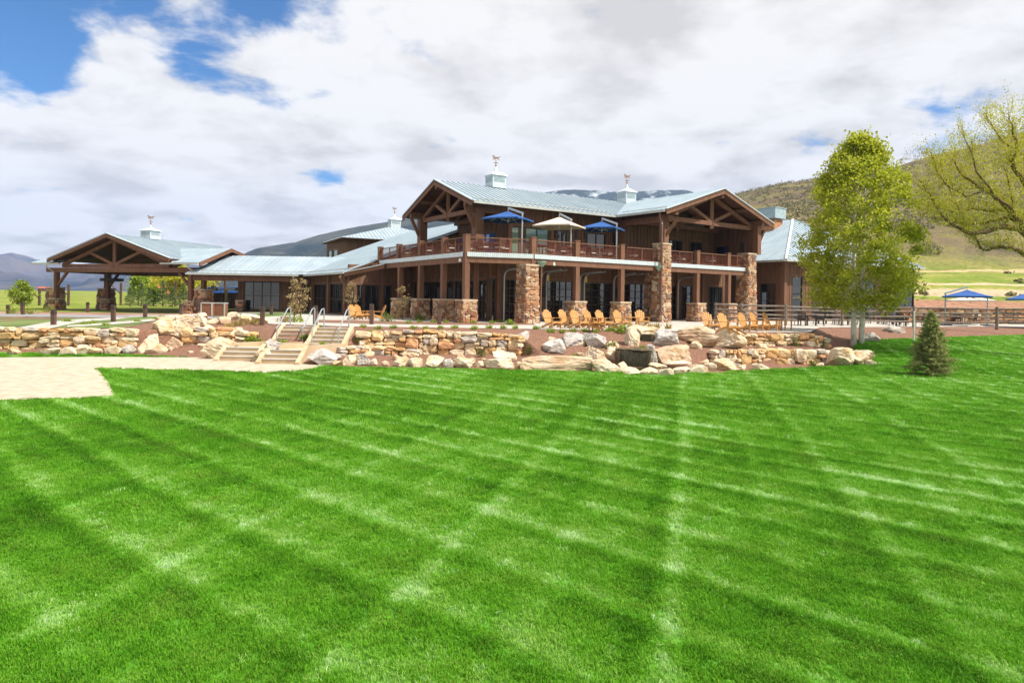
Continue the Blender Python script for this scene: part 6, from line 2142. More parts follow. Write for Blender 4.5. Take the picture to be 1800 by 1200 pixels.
# ------------------------------------------------------------------ plants
NPR = np.random.default_rng(5)
def leaf_quads(cent, smin, smax, aspect=0.7, up=0.0):
    N = len(cent)
    n = NPR.normal(size=(N, 3)); n[:, 2] += up
    n /= np.linalg.norm(n, axis=1)[:, None]
    r = NPR.normal(size=(N, 3))
    a = np.cross(n, r); a /= np.linalg.norm(a, axis=1)[:, None]
    b = np.cross(n, a)
    s = NPR.uniform(smin, smax, size=(N, 1)) / 2
    v = np.stack([cent - a * s, cent - b * s * aspect, cent + a * s, cent + b * s * aspect], axis=1).reshape(-1, 3)
    f = np.arange(N * 4).reshape(-1, 4)
    return v, f
def add_np(mb, v, f):
    k = len(mb.v)
    mb.v.extend(map(tuple, v.tolist()))
    mb.f.extend(map(tuple, (f + k).tolist()))
def spike_tris(base, direc, length, width):
    N = len(base)
    r = NPR.normal(size=(N, 3))
    s = np.cross(direc, r); s /= np.linalg.norm(s, axis=1)[:, None]
    tip = base + direc * length[:, None]
    v = np.stack([base - s * width / 2, base + s * width / 2, tip], axis=1).reshape(-1, 3)
    return v, np.arange(N * 3).reshape(-1, 3)
# aspen -----------------------------------------------------------------------
def broad_tree(name, label, cat, base, height, crown, stems, barkm, leafm, nclump, nleaf, lsize, seed, clump_r=0.42, group=None, trunk_r=0.16, prof=None):
    """crown: (z0, z1, rmax, lean) relative to base"""
    rng = random.Random(seed)
    t = thing(name, label, cat, base, 0, group)
    z0, z1, rm, _ = crown
    tr = MB()
    pr = prof or (lambda f: (math.sin(math.pi * min(1, f * 0.92 + 0.10)) ** 0.75))
    tips = []
    axes = []
    for (sx, sy, lean) in stems:
        pts, rad = [], []
        for k in range(11):
            f = k / 10
            pts.append((base.x + sx + lean * f * height * 0.1 + 0.06 * noise.noise(Vector((f * 4, seed, sx))), base.y + sy + 0.06 * noise.noise(Vector((f * 4, seed + 9, sx))), base.z - 0.15 + f * height * 0.97))
            rad.append(trunk_r * (1 - 0.93 * f) + 0.008)
        tr.tube(pts, rad, 8)
        axes.append(pts)
    cl = []
    while len(cl) < nclump:
        f = rng.random()
        rr = rm * pr(f)
        a = rng.uniform(0, 2 * math.pi)
        q = math.sqrt(rng.random()) * 1.02
        if rng.random() < 0.35:
            q = rng.uniform(0.75, 1.08)
        z = z0 + (z1 - z0) * f
        cl.append(Vector((base.x + rr * q * math.cos(a), base.y + rr * q * math.sin(a), base.z + z)))
    for k, c in enumerate(cl):
        ax = axes[k % len(axes)]
        zz_ = max(base.z + z0 * 0.8, c.z - 0.35 * math.hypot(c.x - base.x, c.y - base.y) - 0.3)
        f = min(0.98, max(0.05, (zz_ - base.z) / (height * 0.97)))
        i = min(9, int(f * 10)); g = f * 10 - i
        s = Vector(ax[i]) * (1 - g) + Vector(ax[i + 1]) * g
        mid = (s + c) / 2 + Vector((rng.uniform(-.1, .1), rng.uniform(-.1, .1), -0.08 * (c - s).length))
        if k % 2 == 0:
            tr.tube([s, mid, c], [0.028 * (1.2 - f), 0.016, 0.006], 4, cap=False)
    tr.build('trunk', barkm, t, smooth=True)
    C = np.array([tuple(c) for c in cl])
    per = nleaf // nclump
    sig = clump_r * NPR.uniform(0.6, 1.25, size=(len(C), 1, 1))
    pts = (C[:, None, :] + NPR.normal(size=(len(C), per, 3)) * sig * np.array([1, 1, 0.72])).reshape(-1, 3)
    v, f = leaf_quads(pts, lsize * 0.7, lsize * 1.3, 0.85)
    mb = MB(); add_np(mb, v, f)
    stuff(mb.build('crown', leafm, t))
    return t
ab = hit(1507, 606)
broad_tree('aspen_tree', 'tall leafy aspen with pale double trunk at the right end of the stone walls', 'tree', ab, 11.6, (2.05, 11.7, 2.9, 0), [(-0.22, 0, -0.02), (0.28, 0.1, 0.04)], M['aspenbark'], M['aspenleaf'], 330, 39600, 0.145, 3, 0.28, trunk_r=0.16,
           prof=lambda f: float(np.interp(f, [0, 0.03, 0.12, 0.3, 0.45, 0.6, 0.76, 0.88, 0.97, 1.0], [0.62, 0.75, 0.9, 0.98, 1.0, 0.92, 0.70, 0.45, 0.2, 0.08])))
# small spruce on the lawn -----------------------------------------------------
def spruce(name, label, base, h, r, nb, leafm, seed, group=None, nn=26, nlen=0.07, nw=0.012):
    rng = random.Random(seed)
    t = thing(name, label, 'tree', base, 0, group)
    tr = MB()
    tr.tube([base - Vector((0, 0, 0.1)), base + Vector((0, 0, h * 0.98))], [0.02 * h, 0.005], 6)
    B0, D0, LN = [], [], []
    for k in range(nb):
        f = (k / nb) ** 0.85
        z = h * (0.04 + 0.95 * f)
        L = r * (1 - f) ** 0.85 * rng.uniform(0.6, 1.15) + 0.05
        a = k * 2.399 + rng.uniform(-0.3, 0.3)
        el = rng.uniform(-0.1, 0.35) + f * 0.5
        d = Vector((math.cos(a) * math.cos(el), math.sin(a) * math.cos(el), math.sin(el)))
        p0 = base + Vector((0, 0, z))
        tr.tube([p0, p0 + d * L * 0.5 + Vector((0, 0, -0.02)), p0 + d * L], [0.008 * h * 0.6, 0.006, 0.003], 3, cap=False)
        subs = [(p0, d, L)]
        for q in range(int(4 + L * 5)):
            g = rng.uniform(0.3, 0.95)
            d2 = (d + Vector((rng.uniform(-1, 1), rng.uniform(-1, 1), rng.uniform(-0.4, 0.5))) * 0.9).normalized()
            subs.append((p0 + d * L * g, d2, L * rng.uniform(0.2, 0.4)))
        for (s, dd, ll) in subs:
            m_ = max(6, int(nn * ll / 0.3))
            for q in range(m_):
                g = rng.uniform(0.12, 1)
                dv = (dd * 0.6 + Vector((rng.gauss(0, 1), rng.gauss(0, 1), rng.gauss(0.15, 1))) * 0.6).normalized()
                B0.append(tuple(s + dd * ll * g)); D0.append(tuple(dv)); LN.append(nlen * rng.uniform(0.7, 1.3))
    tr.build('trunk', M['bark'], t)
    v, f = spike_tris(np.array(B0), np.array(D0), np.array(LN), nw)
    mb = MB(); add_np(mb, v, f)
    stuff(mb.build('crown', leafm, t))
    return t
spruce('spruce_tree', 'small bushy golden green spruce standing alone on the lawn', hit(1636, 662), 2.75, 0.88, 300, M['spruceleaf'], 4, None, 30, 0.085, 0.026)
SP = [(228, 551, 32, 'dark young spruce left of the far group'), (248, 550, 40, 'taller dark young spruce in the far group'), (286, 546, 43, 'tallest dark young spruce before the red barn'), (303, 546, 34, 'young spruce left of the far lamp post'), (322, 549, 40, 'dark young spruce right of the far lamp post'), (262, 549, 30, 'short young spruce in the middle of the far group')]
for i, (px, py, hp, lb) in enumerate(SP):
    Y = 86 + (i % 3) * 1.6
    b = P(px, py, Y); b.z = H(b.x, b.y)
    spruce('spruce_tree', lb + ' behind the portico', b, hp * Y / F * 1.05, hp * Y / F * 0.36, 60, M['sprucedark'], 20 + i, 'young spruces behind the portico', 9, 0.16, 0.05)
# yellow-green deciduous trees in the distance
DT = [(37, 550, 62, 2.7, 0.8, 60, 'round young tree left of the portico', 'sproutleaf'), (243, 546, 92, 4.4, 1.0, 50, 'narrow yellow green tree between the far spruces', 'sproutleaf'), (315, 545, 96, 5.2, 1.7, 70, 'tall yellow willow beyond the red barn', 'willowleaf'), (282, 540, 150, 6.0, 3.4, 70, 'broad yellow tree left behind the red barn', 'willowleaf'), (352, 536, 150, 5.5, 3.2, 60, 'far yellow green tree right of the barn end', 'willowleaf'), (258, 536, 150, 5.0, 3.4, 60, 'far yellow green tree left of the long barn', 'sproutleaf'), (270, 547, 90, 2.5, 0.8, 40, 'small yellow green sapling in the far spruce group', 'sproutleaf')]
for i, (px, py, Y, h, r, nc, lb, lm) in enumerate(DT):
    b = P(px, py, Y); b.z = H(b.x, b.y)
    broad_tree('young_tree', lb, 'tree', b, h, (h * 0.3, h, r, 0), [(0, 0, 0.0)], M['bark'], M[lm], nc, nc * 40, 0.16 if Y < 70 else 0.35, 40 + i, 0.25 * r, 'trees beyond the driveway', 0.05 * h ** 0.5)
# blossoming saplings by the storefront
for i, (px, py, h, lb) in enumerate([(517, 562, 2.5, 'left of two thin leafy saplings before the storefront glass'), (529, 562, 2.8, 'right of two thin leafy saplings before the storefront glass'), (617, 556, 2.5, 'thin pink sapling beside the amber chairs near the entrance glass'), (707, 562, 2.2, 'thin pink blossoming sapling before the leftmost stone pedestal')]):
    b = G(px, py, T)
    broad_tree('blossom_sapling', lb, 'tree', b, h, (h * 0.18, h, 0.42, 0), [(0, 0, 0.02)], M['bark'], M['blossom'], 26, 520, 0.10, 60 + i, 0.12, 'blossoming saplings', 0.03)
def bush(name, label, base, r, h, m, seed, n=260, ls=0.09, group=None):
    t = thing(name, label, 'shrub', base, 0, group)
    rng = np.random.default_rng(seed)
    d = rng.normal(size=(n, 3)); d /= np.linalg.norm(d, axis=1)[:, None]
    d[:, 2] = np.abs(d[:, 2])
    rad = rng.uniform(0.35, 1.08, size=(n, 1)) ** 0.6
    ang_ = np.arctan2(d[:, 1], d[:, 0])
    lump = 1 + 0.25 * np.sin(ang_ * 3 + seed)[:, None]
    pts = np.array(base) + d * rad * lump * np.array([r, r, h])
    v, f = leaf_quads(pts, ls * 0.7, ls * 1.3, 0.6)
    mb = MB(); add_np(mb, v, f)
    stuff(mb.build('foliage', m, t))
    st = MB()
    for k in range(7):
        a = k * 0.9
        st.tube([base - Vector((0, 0, 0.03)), base + Vector((math.cos(a) * r * 0.6, math.sin(a) * r * 0.6, h * 0.75))], [0.02, 0.008], 4)
    st.build('stems', M['bark'], t)
    return t
BU = [(681, 565, 0.55, 0.55, 'shrubleaf', 'large wispy shrub left of the leftmost pedestal'), (737, 563, 0.42, 0.45, 'shrubleaf', 'wispy shrub before the second stone pedestal'), (1095, 584, 0.36, 0.36, 'sproutleaf', 'bright shrub on the mulch right of the footstools'), (1076, 582, 0.22, 0.22, 'sproutleaf', 'small bright shrub below the fifth amber chair'),
      (897, 571, 0.26, 0.3, 'sproutleaf', 'small shrub before the tall front pillar'), (22, 552, 0.5, 0.65, 'sproutleaf', 'bright shrub between bollards at the far left'), (52, 552, 0.55, 0.6, 'sproutleaf', 'bright shrub right of the round young tree'), (84, 549, 0.6, 0.65, 'sproutleaf', 'bright shrub under the left portico pier'),
      (845, 627, 0.2, 0.5, 'shrubleaf', 'upright weedy plant at the foot of the tall wall'), (930, 622, 0.18, 0.42, 'shrubleaf', 'upright weedy plant on the mulch right of the large grey boulder'), (1075, 612, 0.3, 0.3, 'shrubleaf', 'grey green shrub between grey boulders and the waterfall'),
      (1345, 608, 0.22, 0.6, 'shrubleaf', 'leftmost thin sapling between the two right walls'), (1398, 609, 0.24, 0.6, 'shrubleaf', 'middle thin sapling between the two right walls'), (1446, 610, 0.2, 0.55, 'shrubleaf', 'rightmost thin sapling between the two right walls'), (1430, 643, 0.25, 0.3, 'shrubleaf', 'weed at the foot of the low lawn wall'),
      (442, 601, 0.3, 0.28, 'sproutleaf', 'bright shrub left of the left stair'), (456, 602, 0.24, 0.25, 'sproutleaf', 'small bright shrub touching the left stair'), (495, 606, 0.3, 0.25, 'sproutleaf', 'bright plant between the stair landings'), (568, 612, 0.28, 0.28, 'sproutleaf', 'bright plant right of the right stair landing'), (417, 606, 0.26, 0.22, 'shrubleaf', 'grey green plant left of the bright shrubs'),
      (538, 597, 0.3, 0.25, 'shrubleaf', 'dark green plant between the upper stair flights'), (472, 609, 0.3, 0.16, 'shrubleaf', 'creeping grey green plant below the white round boulder'), (520, 566, 0.5, 0.4, 'sproutleaf', 'bright shrub at the foot of the leafy saplings'), (500, 566, 0.4, 0.4, 'blossom', 'pinkish shrub left of the leafy saplings')]
for i, (px, py, r, h, m, lb) in enumerate(BU):
    b = hit(px, py)
    bush('shrub', lb, b, r, h, M[m], 70 + i, 240 if r > 0.25 else 130, 0.10 if r > 0.25 else 0.08, 'shrubs')
def tuft(loc, r, h, m, seed, label, group, n=60, name='bed_plant'):
    rng = np.random.default_rng(seed)
    b = np.array(loc) + np.c_[rng.normal(size=(n, 2)) * r * 0.35, np.zeros(n)]
    d = np.c_[rng.normal(size=(n, 2)) * 0.55, np.ones(n)]
    d /= np.linalg.norm(d, axis=1)[:, None]
    v, f = spike_tris(b, d, rng.uniform(0.5, 1.1, n) * h, 0.05)
    mb = MB(); add_np(mb, v, f)
    o = mb.build(name, m)
    return tag(o, label, 'plant', group)
k = 0
rows = [[(560 + i * 27 + RN.uniform(-6, 6), 577 + RN.uniform(-1, 1.5)) for i in range(15)], [(715 + i * 24 + RN.uniform(-6, 6), 567.5 + RN.uniform(-1, 1)) for i in range(10)], [(968 + i * 20, 583.5 + RN.uniform(-1, 1.5)) for i in range(8)]]
RL = ['small green tuft planted along the terrace edge above the tall wall', 'small green tuft in the mulch strip before the pedestals', 'small green tuft on the mulch below the amber chair row']
for rw, lb in zip(rows, RL):
    for wi, (px, py) in enumerate(rw):
        if 560 < px < 620 and py > 572: continue
        tuft(hit(px, py), 0.22, 0.24, M['sproutleaf'], 200 + k, ORD[wi] + ' ' + lb.replace('small green tuft', 'green tuft from the left'), lb)
        k += 1
for wi, (px, py) in enumerate(((1110, 578), (1126, 577), (1142, 578), (1156, 577), (1174, 578))):
    tuft(hit(px, py), 0.2, 0.45, M['drygrass'], 300 + k, ORD[wi] + ' dry golden grass tuft from the left above the upper waterfall', 'dry grass tufts'); k += 1
for wi, (px, py) in enumerate(((424, 572), (436, 570), (448, 570), (412, 573), (402, 576))):
    tuft(hit(px, py), 0.25, 0.42, M['drygrass'], 300 + k, ORD[wi] + ' dry grass tuft on the rockery by the waste bins', 'dry rockery tufts'); k += 1
for wi, (px, py) in enumerate(((150, 571), (165, 569), (185, 573), (240, 566), (275, 562), (285, 559), (120, 566))):
    tuft(hit(px, py), 0.3, 0.3, M['sproutleaf'], 300 + k, ORD[wi] + ' low green tuft in the bed along the curved walk', 'tufts by the curved walk'); k += 1
for wi, (px, py) in enumerate(((626, 604), (640, 600), (655, 588), (1010, 628), (970, 584), (1128, 612), (1180, 622))):
    tuft(hit(px, py), 0.2, 0.2, M['sproutleaf'], 300 + k, ORD[wi] + ' tiny green sprout from the left on the mulch slopes', 'sprouts on the mulch'); k += 1

# willow leaning in from the right -----------------------------------------------
def zp(x, y): return (1300 + x / 3.0, 160 + y / 3.0)
t = thing('willow_tree', 'spreading yellow willow with gnarled bare limbs reaching in from the right edge', 'tree', (29.5, 35, H(29.5, 35)))
WB = [([(1640, 1400), (1600, 1000), (1540, 860)], 1.0, 0.30),
      ([(1560, 900), (1500, 860), (1440, 822), (1350, 828), (1290, 842), (1240, 772), (1200, 735)], 0.6, 0.13),
      ([(1560, 820), (1480, 735), (1400, 712), (1300, 745), (1210, 752), (1120, 708), (1050, 640), (1000, 545), (960, 488)], -0.4, 0.15),
      ([(1560, 800), (1500, 690), (1420, 622), (1330, 632), (1230, 622), (1140, 642), (1040, 610), (955, 655)], 1.2, 0.11),
      ([(1560, 790), (1500, 720), (1440, 640), (1380, 582), (1300, 522), (1200, 465), (1152, 420), (1128, 345)], 0.1, 0.16),
      ([(1580, 760), (1540, 560), (1500, 480), (1450, 410), (1440, 372), (1462, 300), (1442, 200), (1420, 125)], -0.8, 0.15),
      ([(1540, 560), (1500, 340), (1400, 272), (1335, 195), (1300, 120)], 0.9, 0.08),
      ([(1500, 700), (1400, 665), (1290, 700), (1200, 700), (1100, 690), (975, 662)], 0.4, 0.09),
      ([(1450, 640), (1340, 540), (1250, 420), (1230, 330), (1180, 230)], -1.2, 0.07),
      ([(1300, 520), (1200, 560), (1090, 500), (1040, 420), (1010, 330)], -0.7, 0.05),
      ([(1210, 752), (1150, 600), (1080, 450), (1060, 380)], 1.1, 0.05),
      ([(1400, 712), (1440, 600), (1420, 480), (1380, 350)], 0.7, 0.07),
      ([(1480, 735), (1500, 650), (1560, 500), (1580, 300), (1540, 130)], 1.6, 0.12)]
wb = MB()
twig_pts = []
for pts, dy, r0 in WB:
    P3 = []
    for i, (x, y) in enumerate(pts):
        px, py = zp(x, y)
        P3.append(P(px, py, 34.0 + dy * (0.5 + 0.5 * i / len(pts)) * 1.6))
    # subdivide with wobble
    Q = []
    for a, b in zip(P3[:-1], P3[1:]):
        for q in range(3):
            f = q / 3
            Q.append(a * (1 - f) + b * f + Vector((RN.uniform(-.04, .04), RN.uniform(-.06, .06), RN.uniform(-.04, .04))))
    Q.append(P3[-1])
    rad = [r0 * (1 - 0.86 * i / len(Q)) for i in range(len(Q))]
    wb.tube(Q, rad, 7)
    for i in range(3, len(Q)):
        for q in range(4):
            d = Vector((RN.gauss(-0.35, 0.6), RN.gauss(0, 0.9), RN.gauss(0.75, 0.55))).normalized()
            L = RN.uniform(0.3, 1.05)
            e1 = Q[i] + d * L * 0.5
            e2 = Q[i] + (d + Vector((-0.1, 0, 0.25))) * L
            wb.tube([Q[i], e1, e2], [0.011, 0.007, 0.003], 3, cap=False)
            twig_pts.append((Q[i], e2))
wb.build('trunk', M['bark'], t, smooth=True)
cs = []
rngl = random.Random(77)
for s, e_ in twig_pts:
    for q in range(32):
        f = rngl.uniform(0.2, 1.15)
        p = s + (e_ - s) * f
        cs.append((p.x + rngl.gauss(0, 0.10), p.y + rngl.gauss(0, 0.12), p.z + rngl.gauss(0, 0.13)))
# airy outer haze of small leaves following the crown outline
outl = [(1800, 182), (1770, 178), (1735, 185), (1720, 215), (1690, 232), (1660, 245), (1635, 285), (1615, 330), (1618, 370), (1640, 395), (1680, 400), (1720, 385), (1760, 370), (1800, 372), (1900, 400), (1960, 300), (1930, 190), (1850, 165)]
cnt = 0
while cnt < 6500:
    px, py = rngl.uniform(1605, 1960), rngl.uniform(120, 405)
    if in_poly(px, py, outl):
        c = P(px, py, rngl.uniform(31.5, 38))
        if noise.noise(Vector((c.x * 1.1, c.y * 1.1, c.z * 1.1))) > -0.12:
            for q in range(4):
                cs.append((c.x + rngl.gauss(0, .12), c.y + rngl.gauss(0, .12), c.z + rngl.gauss(0, .16)))
        cnt += 1
v, f = leaf_quads(np.array(cs), 0.06, 0.12, 0.5)
mb = MB(); add_np(mb, v, f)
stuff(mb.build('crown', M['willowleaf'], t))

# scrub on the hillside: nobody could count it
M['scrub'] = leafmat('sage_scrub', (0.13, 0.115, 0.065), (0.20, 0.18, 0.085), (0.28, 0.27, 0.08), 0.15, 0.2)
pts, szs = [], []
rs = np.random.default_rng(9)
n_try = 0
while len(pts) < 5200:
    Y = 95 * (5.2 ** rs.random())
    tt = rs.uniform(0.12, 1.25)
    X = tt * Y
    zz_ = hfar(X, Y)
    den = 0.02 + 0.98 * sstep(17, 36, zz_ + 8 * noise.noise(Vector((X * 0.03, Y * 0.03, 1))))
    if rs.random() < den and Y < 470:
        pts.append((X, Y, zz_)); szs.append(rs.uniform(0.4, 1.3) * (0.6 + Y / 300))
pts = np.array(pts); szs = np.array(szs)
d = rs.normal(size=(len(pts), 22, 3)); d[:, :, 2] = np.abs(d[:, :, 2]) * 0.8
cc = (pts[:, None, :] + d * szs[:, None, None] * np.array([0.62, 0.62, 0.42])).reshape(-1, 3)
NPR2 = NPR
v, f = leaf_quads(cc, 0.4, 1.0, 0.8)
mb = MB(); add_np(mb, v, f)
o = mb.build('hillside_scrub', M['scrub'], origin=(0, 0, 0))
o['label'] = 'sage and oak scrub scattered over the right hillside'; o['category'] = 'scrub'
stuff(o)
for px, py, h, lb in ((1633, 446, 4.5, 'round grey green bush on the hillside right of the aspen'), (1612, 270, 5.0, 'dark bush on the hill skyline right of the aspen')):
    b = hit(px, py, 60, 460)
    b.z = hfar(b.x, b.y)
    bush('hill_bush', lb, b, h * 0.8 * b.y / 180, h * 0.7 * b.y / 180, M['scrub'], int(px), 420, 0.6, 'lone hill bushes')
# ------------------------------------------------------------------ grass
def grassmat():
    m = bpy.data.materials.new('mown_grass_blade')
    m.use_nodes = True
    nt = m.node_tree
    nt.nodes.clear()
    L = nt.links.new
    o = nt.nodes.new('ShaderNodeOutputMaterial')
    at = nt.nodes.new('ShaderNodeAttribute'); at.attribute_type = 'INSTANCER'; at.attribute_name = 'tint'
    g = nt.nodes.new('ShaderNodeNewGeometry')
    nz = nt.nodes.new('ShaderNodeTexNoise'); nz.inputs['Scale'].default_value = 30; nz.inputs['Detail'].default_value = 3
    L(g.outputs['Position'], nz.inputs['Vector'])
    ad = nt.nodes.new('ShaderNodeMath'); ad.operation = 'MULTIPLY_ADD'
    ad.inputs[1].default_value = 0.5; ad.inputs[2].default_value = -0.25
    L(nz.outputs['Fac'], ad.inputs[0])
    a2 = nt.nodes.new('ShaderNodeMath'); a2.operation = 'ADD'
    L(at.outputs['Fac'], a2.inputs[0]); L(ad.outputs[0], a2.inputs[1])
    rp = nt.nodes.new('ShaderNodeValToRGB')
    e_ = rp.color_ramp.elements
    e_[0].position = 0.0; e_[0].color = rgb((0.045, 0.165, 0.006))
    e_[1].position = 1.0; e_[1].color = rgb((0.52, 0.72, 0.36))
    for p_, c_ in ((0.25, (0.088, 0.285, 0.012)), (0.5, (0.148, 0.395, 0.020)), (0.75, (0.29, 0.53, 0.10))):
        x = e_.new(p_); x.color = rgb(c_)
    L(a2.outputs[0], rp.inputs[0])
    n3 = nt.nodes.new('ShaderNodeTexNoise'); n3.inputs['Scale'].default_value = 70; n3.inputs['Detail'].default_value = 2
    L(g.outputs['Position'], n3.inputs['Vector'])
    n4 = nt.nodes.new('ShaderNodeTexNoise'); n4.inputs['Scale'].default_value = 1.3; n4.inputs['Detail'].default_value = 4
    L(g.outputs['Position'], n4.inputs['Vector'])
    sm = nt.nodes.new('ShaderNodeMath'); sm.operation = 'MULTIPLY_ADD'; sm.inputs[1].default_value = 0.35
    L(n4.outputs['Fac'], sm.inputs[0]); L(n3.outputs['Fac'], sm.inputs[2])
    sr = nt.nodes.new('ShaderNodeMapRange'); sr.inputs['From Min'].default_value = 0.76; sr.inputs['From Max'].default_value = 0.86; sr.inputs['To Max'].default_value = 0.55
    L(sm.outputs[0], sr.inputs[0])
    sx_ = nt.nodes.new('ShaderNodeMix'); sx_.data_type = 'RGBA'
    L(sr.outputs[0], sx_.inputs[0]); L(rp.outputs[0], sx_.inputs[6]); sx_.inputs[7].default_value = rgb((0.42, 0.40, 0.10))
    rp = type('o', (), {'outputs': [sx_.outputs[2]]})
    d = nt.nodes.new('ShaderNodeBsdfPrincipled'); d.inputs['Roughness'].default_value = 0.5
    d.inputs['Specular IOR Level'].default_value = 0.07
    t = nt.nodes.new('ShaderNodeBsdfTranslucent')
    L(rp.outputs[0], d.inputs['Base Color']); L(rp.outputs[0], t.inputs['Color'])
    mx = nt.nodes.new('ShaderNodeMixShader'); mx.inputs[0].default_value = 0.38
    L(d.outputs[0], mx.inputs[1]); L(t.outputs[0], mx.inputs[2]); L(mx.outputs[0], o.inputs['Surface'])
    return m
M['grass'] = grassmat()
def tuft_mesh(seed, n, rad, h):
    r = random.Random(seed)
    v, f = [], []
    for k in range(n):
        a = r.uniform(0, 6.283); q = rad * math.sqrt(r.random())
        x, y = q * math.cos(a), q * math.sin(a)
        d = r.uniform(0, 6.283); ln = r.uniform(0.15, 0.75)
        hh = h * r.uniform(0.6, 1.15)
        w = r.uniform(0.0022, 0.004)
        sx, sy = -math.sin(d) * w, math.cos(d) * w
        dx, dy = math.cos(d), math.sin(d)
        m1 = (x + dx * hh * ln * 0.3, y + dy * hh * ln * 0.3, hh * 0.6)
        tp = (x + dx * hh * ln, y + dy * hh * ln, hh * (1 - 0.25 * ln))
        b = len(v)
        v += [(x - sx, y - sy, -0.01), (x + sx, y + sy, -0.01), (m1[0] + sx * 0.8, m1[1] + sy * 0.8, m1[2]), (m1[0] - sx * 0.8, m1[1] - sy * 0.8, m1[2]), tp]
        f += [(b, b + 1, b + 2, b + 3), (b + 3, b + 2, b + 4)]
    me = bpy.data.meshes.new('grass_tuft')
    me.from_pydata(v, [], f)
    me.materials.append(M['grass'])
    return bpy.data.objects.new('grass_tuft', me)      # only a source shape for the lawn's blades
gr = np.random.default_rng(21)
def vnoise(x, y, scale, seed):
    """smooth value noise on numpy arrays"""
    g = np.random.default_rng(seed).random((256, 256))
    x = x * scale + 1000; y = y * scale + 1000
    xi, yi = np.floor(x).astype(int), np.floor(y).astype(int)
    fx, fy = x - xi, y - yi
    fx, fy = fx * fx * (3 - 2 * fx), fy * fy * (3 - 2 * fy)
    a = g[xi % 256, yi % 256]; b = g[(xi + 1) % 256, yi % 256]; c = g[xi % 256, (yi + 1) % 256]; d = g[(xi + 1) % 256, (yi + 1) % 256]
    return (a * (1 - fx) + b * fx) * (1 - fy) + (c * (1 - fx) + d * fx) * fy
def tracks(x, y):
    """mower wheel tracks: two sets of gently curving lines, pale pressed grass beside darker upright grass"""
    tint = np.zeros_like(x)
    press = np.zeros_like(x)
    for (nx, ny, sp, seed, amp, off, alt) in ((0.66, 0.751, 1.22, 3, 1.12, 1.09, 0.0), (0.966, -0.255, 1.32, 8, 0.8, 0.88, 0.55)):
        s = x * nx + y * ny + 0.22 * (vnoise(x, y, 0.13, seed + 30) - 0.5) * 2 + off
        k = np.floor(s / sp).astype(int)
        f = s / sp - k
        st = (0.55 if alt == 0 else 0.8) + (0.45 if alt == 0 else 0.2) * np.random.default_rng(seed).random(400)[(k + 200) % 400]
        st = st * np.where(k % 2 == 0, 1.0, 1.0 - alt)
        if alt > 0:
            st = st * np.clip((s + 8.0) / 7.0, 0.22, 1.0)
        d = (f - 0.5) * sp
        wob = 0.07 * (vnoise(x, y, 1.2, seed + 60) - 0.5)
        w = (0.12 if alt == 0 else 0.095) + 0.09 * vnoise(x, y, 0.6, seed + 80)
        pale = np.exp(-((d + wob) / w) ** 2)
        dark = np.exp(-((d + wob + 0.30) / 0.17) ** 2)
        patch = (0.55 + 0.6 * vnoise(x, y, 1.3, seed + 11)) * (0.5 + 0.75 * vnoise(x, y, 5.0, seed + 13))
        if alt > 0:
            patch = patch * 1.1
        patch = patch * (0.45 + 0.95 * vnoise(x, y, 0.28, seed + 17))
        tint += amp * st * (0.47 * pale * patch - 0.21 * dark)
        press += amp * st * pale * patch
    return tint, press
P_, T_, S_, R_ = [], [], [], []
def scatter(y0, y1, dens, smul):
    # sample the trapezoid the lens could see, with a margin for other positions
    A = 0
    n = int(dens * ((y1 ** 2 - y0 ** 2) * 0.5 * 1.72))
    yy = np.sqrt(gr.uniform(y0 ** 2, y1 ** 2, n))
    xx = gr.uniform(-0.86, 0.86, n) * yy
    keep = np.ones(n, bool)
    zs = np.zeros(n)
    if y1 > 18:
        for i in range(n):
            x, y = xx[i], yy[i]
            if y < 18 : continue
            pr = profile(x)
            if y > pr[0][0] + 0.05: keep[i] = False; continue
            if x < -7 and in_poly(x, y, SAND_POLY): keep[i] = False; continue
            zs[i] = lawn_z(x, y, *pr[0])
    xx, yy, zs = xx[keep], yy[keep], zs[keep]
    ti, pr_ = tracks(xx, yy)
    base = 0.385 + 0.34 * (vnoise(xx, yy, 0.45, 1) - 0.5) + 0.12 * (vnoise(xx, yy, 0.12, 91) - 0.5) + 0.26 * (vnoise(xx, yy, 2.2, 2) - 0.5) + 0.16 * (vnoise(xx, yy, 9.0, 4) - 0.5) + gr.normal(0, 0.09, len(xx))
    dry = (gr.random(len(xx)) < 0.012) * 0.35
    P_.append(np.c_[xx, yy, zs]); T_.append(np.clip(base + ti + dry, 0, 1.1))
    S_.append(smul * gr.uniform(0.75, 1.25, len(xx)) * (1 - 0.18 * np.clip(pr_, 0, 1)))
    lean = 0.12 + 0.55 * np.clip(pr_, 0, 1)
    R_.append(np.c_[gr.normal(0, 0.12, len(xx)) - lean * 0.6, gr.normal(0, 0.12, len(xx)) + lean * 0.5, gr.uniform(0, 6.283, len(xx))])
scatter(4.2, 9.0, 620, 0.95)
scatter(9.0, 15.0, 330, 1.15)
scatter(15.0, 24.0, 130, 1.6)
scatter(24.0, 48.0, 62, 2.1)
PTS, TIN, SCL, ROT = np.concatenate(P_), np.concatenate(T_), np.concatenate(S_), np.concatenate(R_)
perm = gr.permutation(len(PTS))
PTS, TIN, SCL, ROT = PTS[perm], TIN[perm], SCL[perm], ROT[perm]
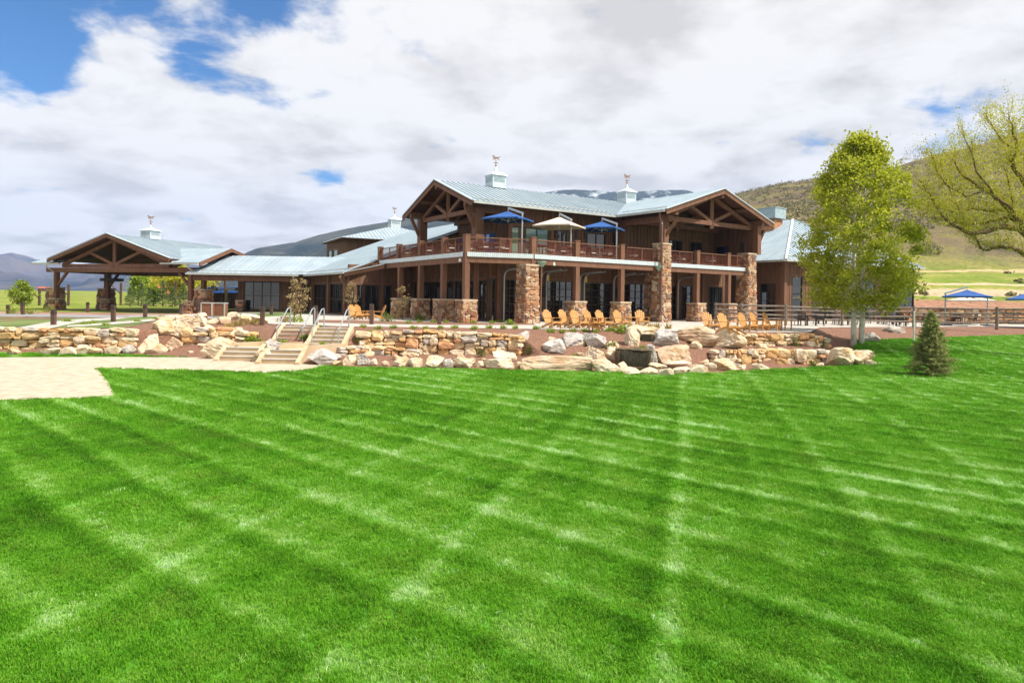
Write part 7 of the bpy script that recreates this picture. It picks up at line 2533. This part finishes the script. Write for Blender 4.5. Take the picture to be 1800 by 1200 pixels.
def grass_nodes(srcs):
    ng = bpy.data.node_groups.new('grass_scatter', 'GeometryNodeTree')
    ng.interface.new_socket('Geometry', in_out='INPUT', socket_type='NodeSocketGeometry')
    ng.interface.new_socket('Geometry', in_out='OUTPUT', socket_type='NodeSocketGeometry')
    N = ng.nodes
    gi, go = N.new('NodeGroupInput'), N.new('NodeGroupOutput')
    jn = N.new('GeometryNodeJoinGeometry')
    for src in srcs:
        oi = N.new('GeometryNodeObjectInfo'); oi.inputs['Object'].default_value = src
        oi.inputs['As Instance'].default_value = True
        ng.links.new(oi.outputs['Geometry'], jn.inputs[0])
    ip = N.new('GeometryNodeInstanceOnPoints')
    def att(nm, ty):
        a = N.new('GeometryNodeInputNamedAttribute'); a.data_type = ty; a.inputs['Name'].default_value = nm
        return a.outputs['Attribute']
    er = N.new('FunctionNodeEulerToRotation')
    ng.links.new(att('rot', 'FLOAT_VECTOR'), er.inputs[0])
    ng.links.new(gi.outputs[0], ip.inputs['Points'])
    ng.links.new(jn.outputs[0], ip.inputs['Instance'])
    ip.inputs['Pick Instance'].default_value = True
    ng.links.new(att('var', 'INT'), ip.inputs['Instance Index'])
    ng.links.new(er.outputs[0], ip.inputs['Rotation'])
    ng.links.new(att('scl', 'FLOAT'), ip.inputs['Scale'])
    ng.links.new(ip.outputs[0], go.inputs[0])
    return ng
NV = 4
me = bpy.data.meshes.new('grass_blades')
me.vertices.add(len(PTS))
me.vertices.foreach_set('co', PTS.ravel())
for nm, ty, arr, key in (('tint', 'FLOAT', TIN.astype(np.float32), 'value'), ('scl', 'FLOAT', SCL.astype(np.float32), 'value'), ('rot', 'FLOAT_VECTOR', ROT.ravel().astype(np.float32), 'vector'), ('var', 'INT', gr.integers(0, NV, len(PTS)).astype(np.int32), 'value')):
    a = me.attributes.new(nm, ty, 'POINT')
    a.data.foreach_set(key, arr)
me.materials.append(M['grass'])
o = bpy.data.objects.new('grass_blades', me)
col.objects.link(o)
o['label'] = 'short mown green grass covering the lawn'
o['category'] = 'grass'
stuff(o)
md = o.modifiers.new('scatter', 'NODES')
md.node_group = grass_nodes([tuft_mesh(300 + k, 26, 0.062, 0.052) for k in range(NV)])
print('grass tufts', len(PTS))

# ------------------------------------------------------------------ air
mb = MB()
mb.box((0, 1450, 199), (7200, 3300, 402))
hz = mb.build('haze', None, origin=(0, 0, 0))
stuff(hz)
hm = bpy.data.materials.new('valley_haze')
hm.use_nodes = True
hn = hm.node_tree
hn.nodes.clear()
ho = hn.nodes.new('ShaderNodeOutputMaterial')
hv = hn.nodes.new('ShaderNodeVolumePrincipled')
hv.inputs['Color'].default_value = (0.33, 0.54, 1.0, 1)
hv.inputs['Density'].default_value = 0.00013
hv.inputs['Anisotropy'].default_value = 0.0
hn.links.new(hv.outputs[0], ho.inputs['Volume'])
hz.data.materials.append(hm)
hz['label'] = 'thin blue valley haze filling the air'
hz['category'] = 'haze'
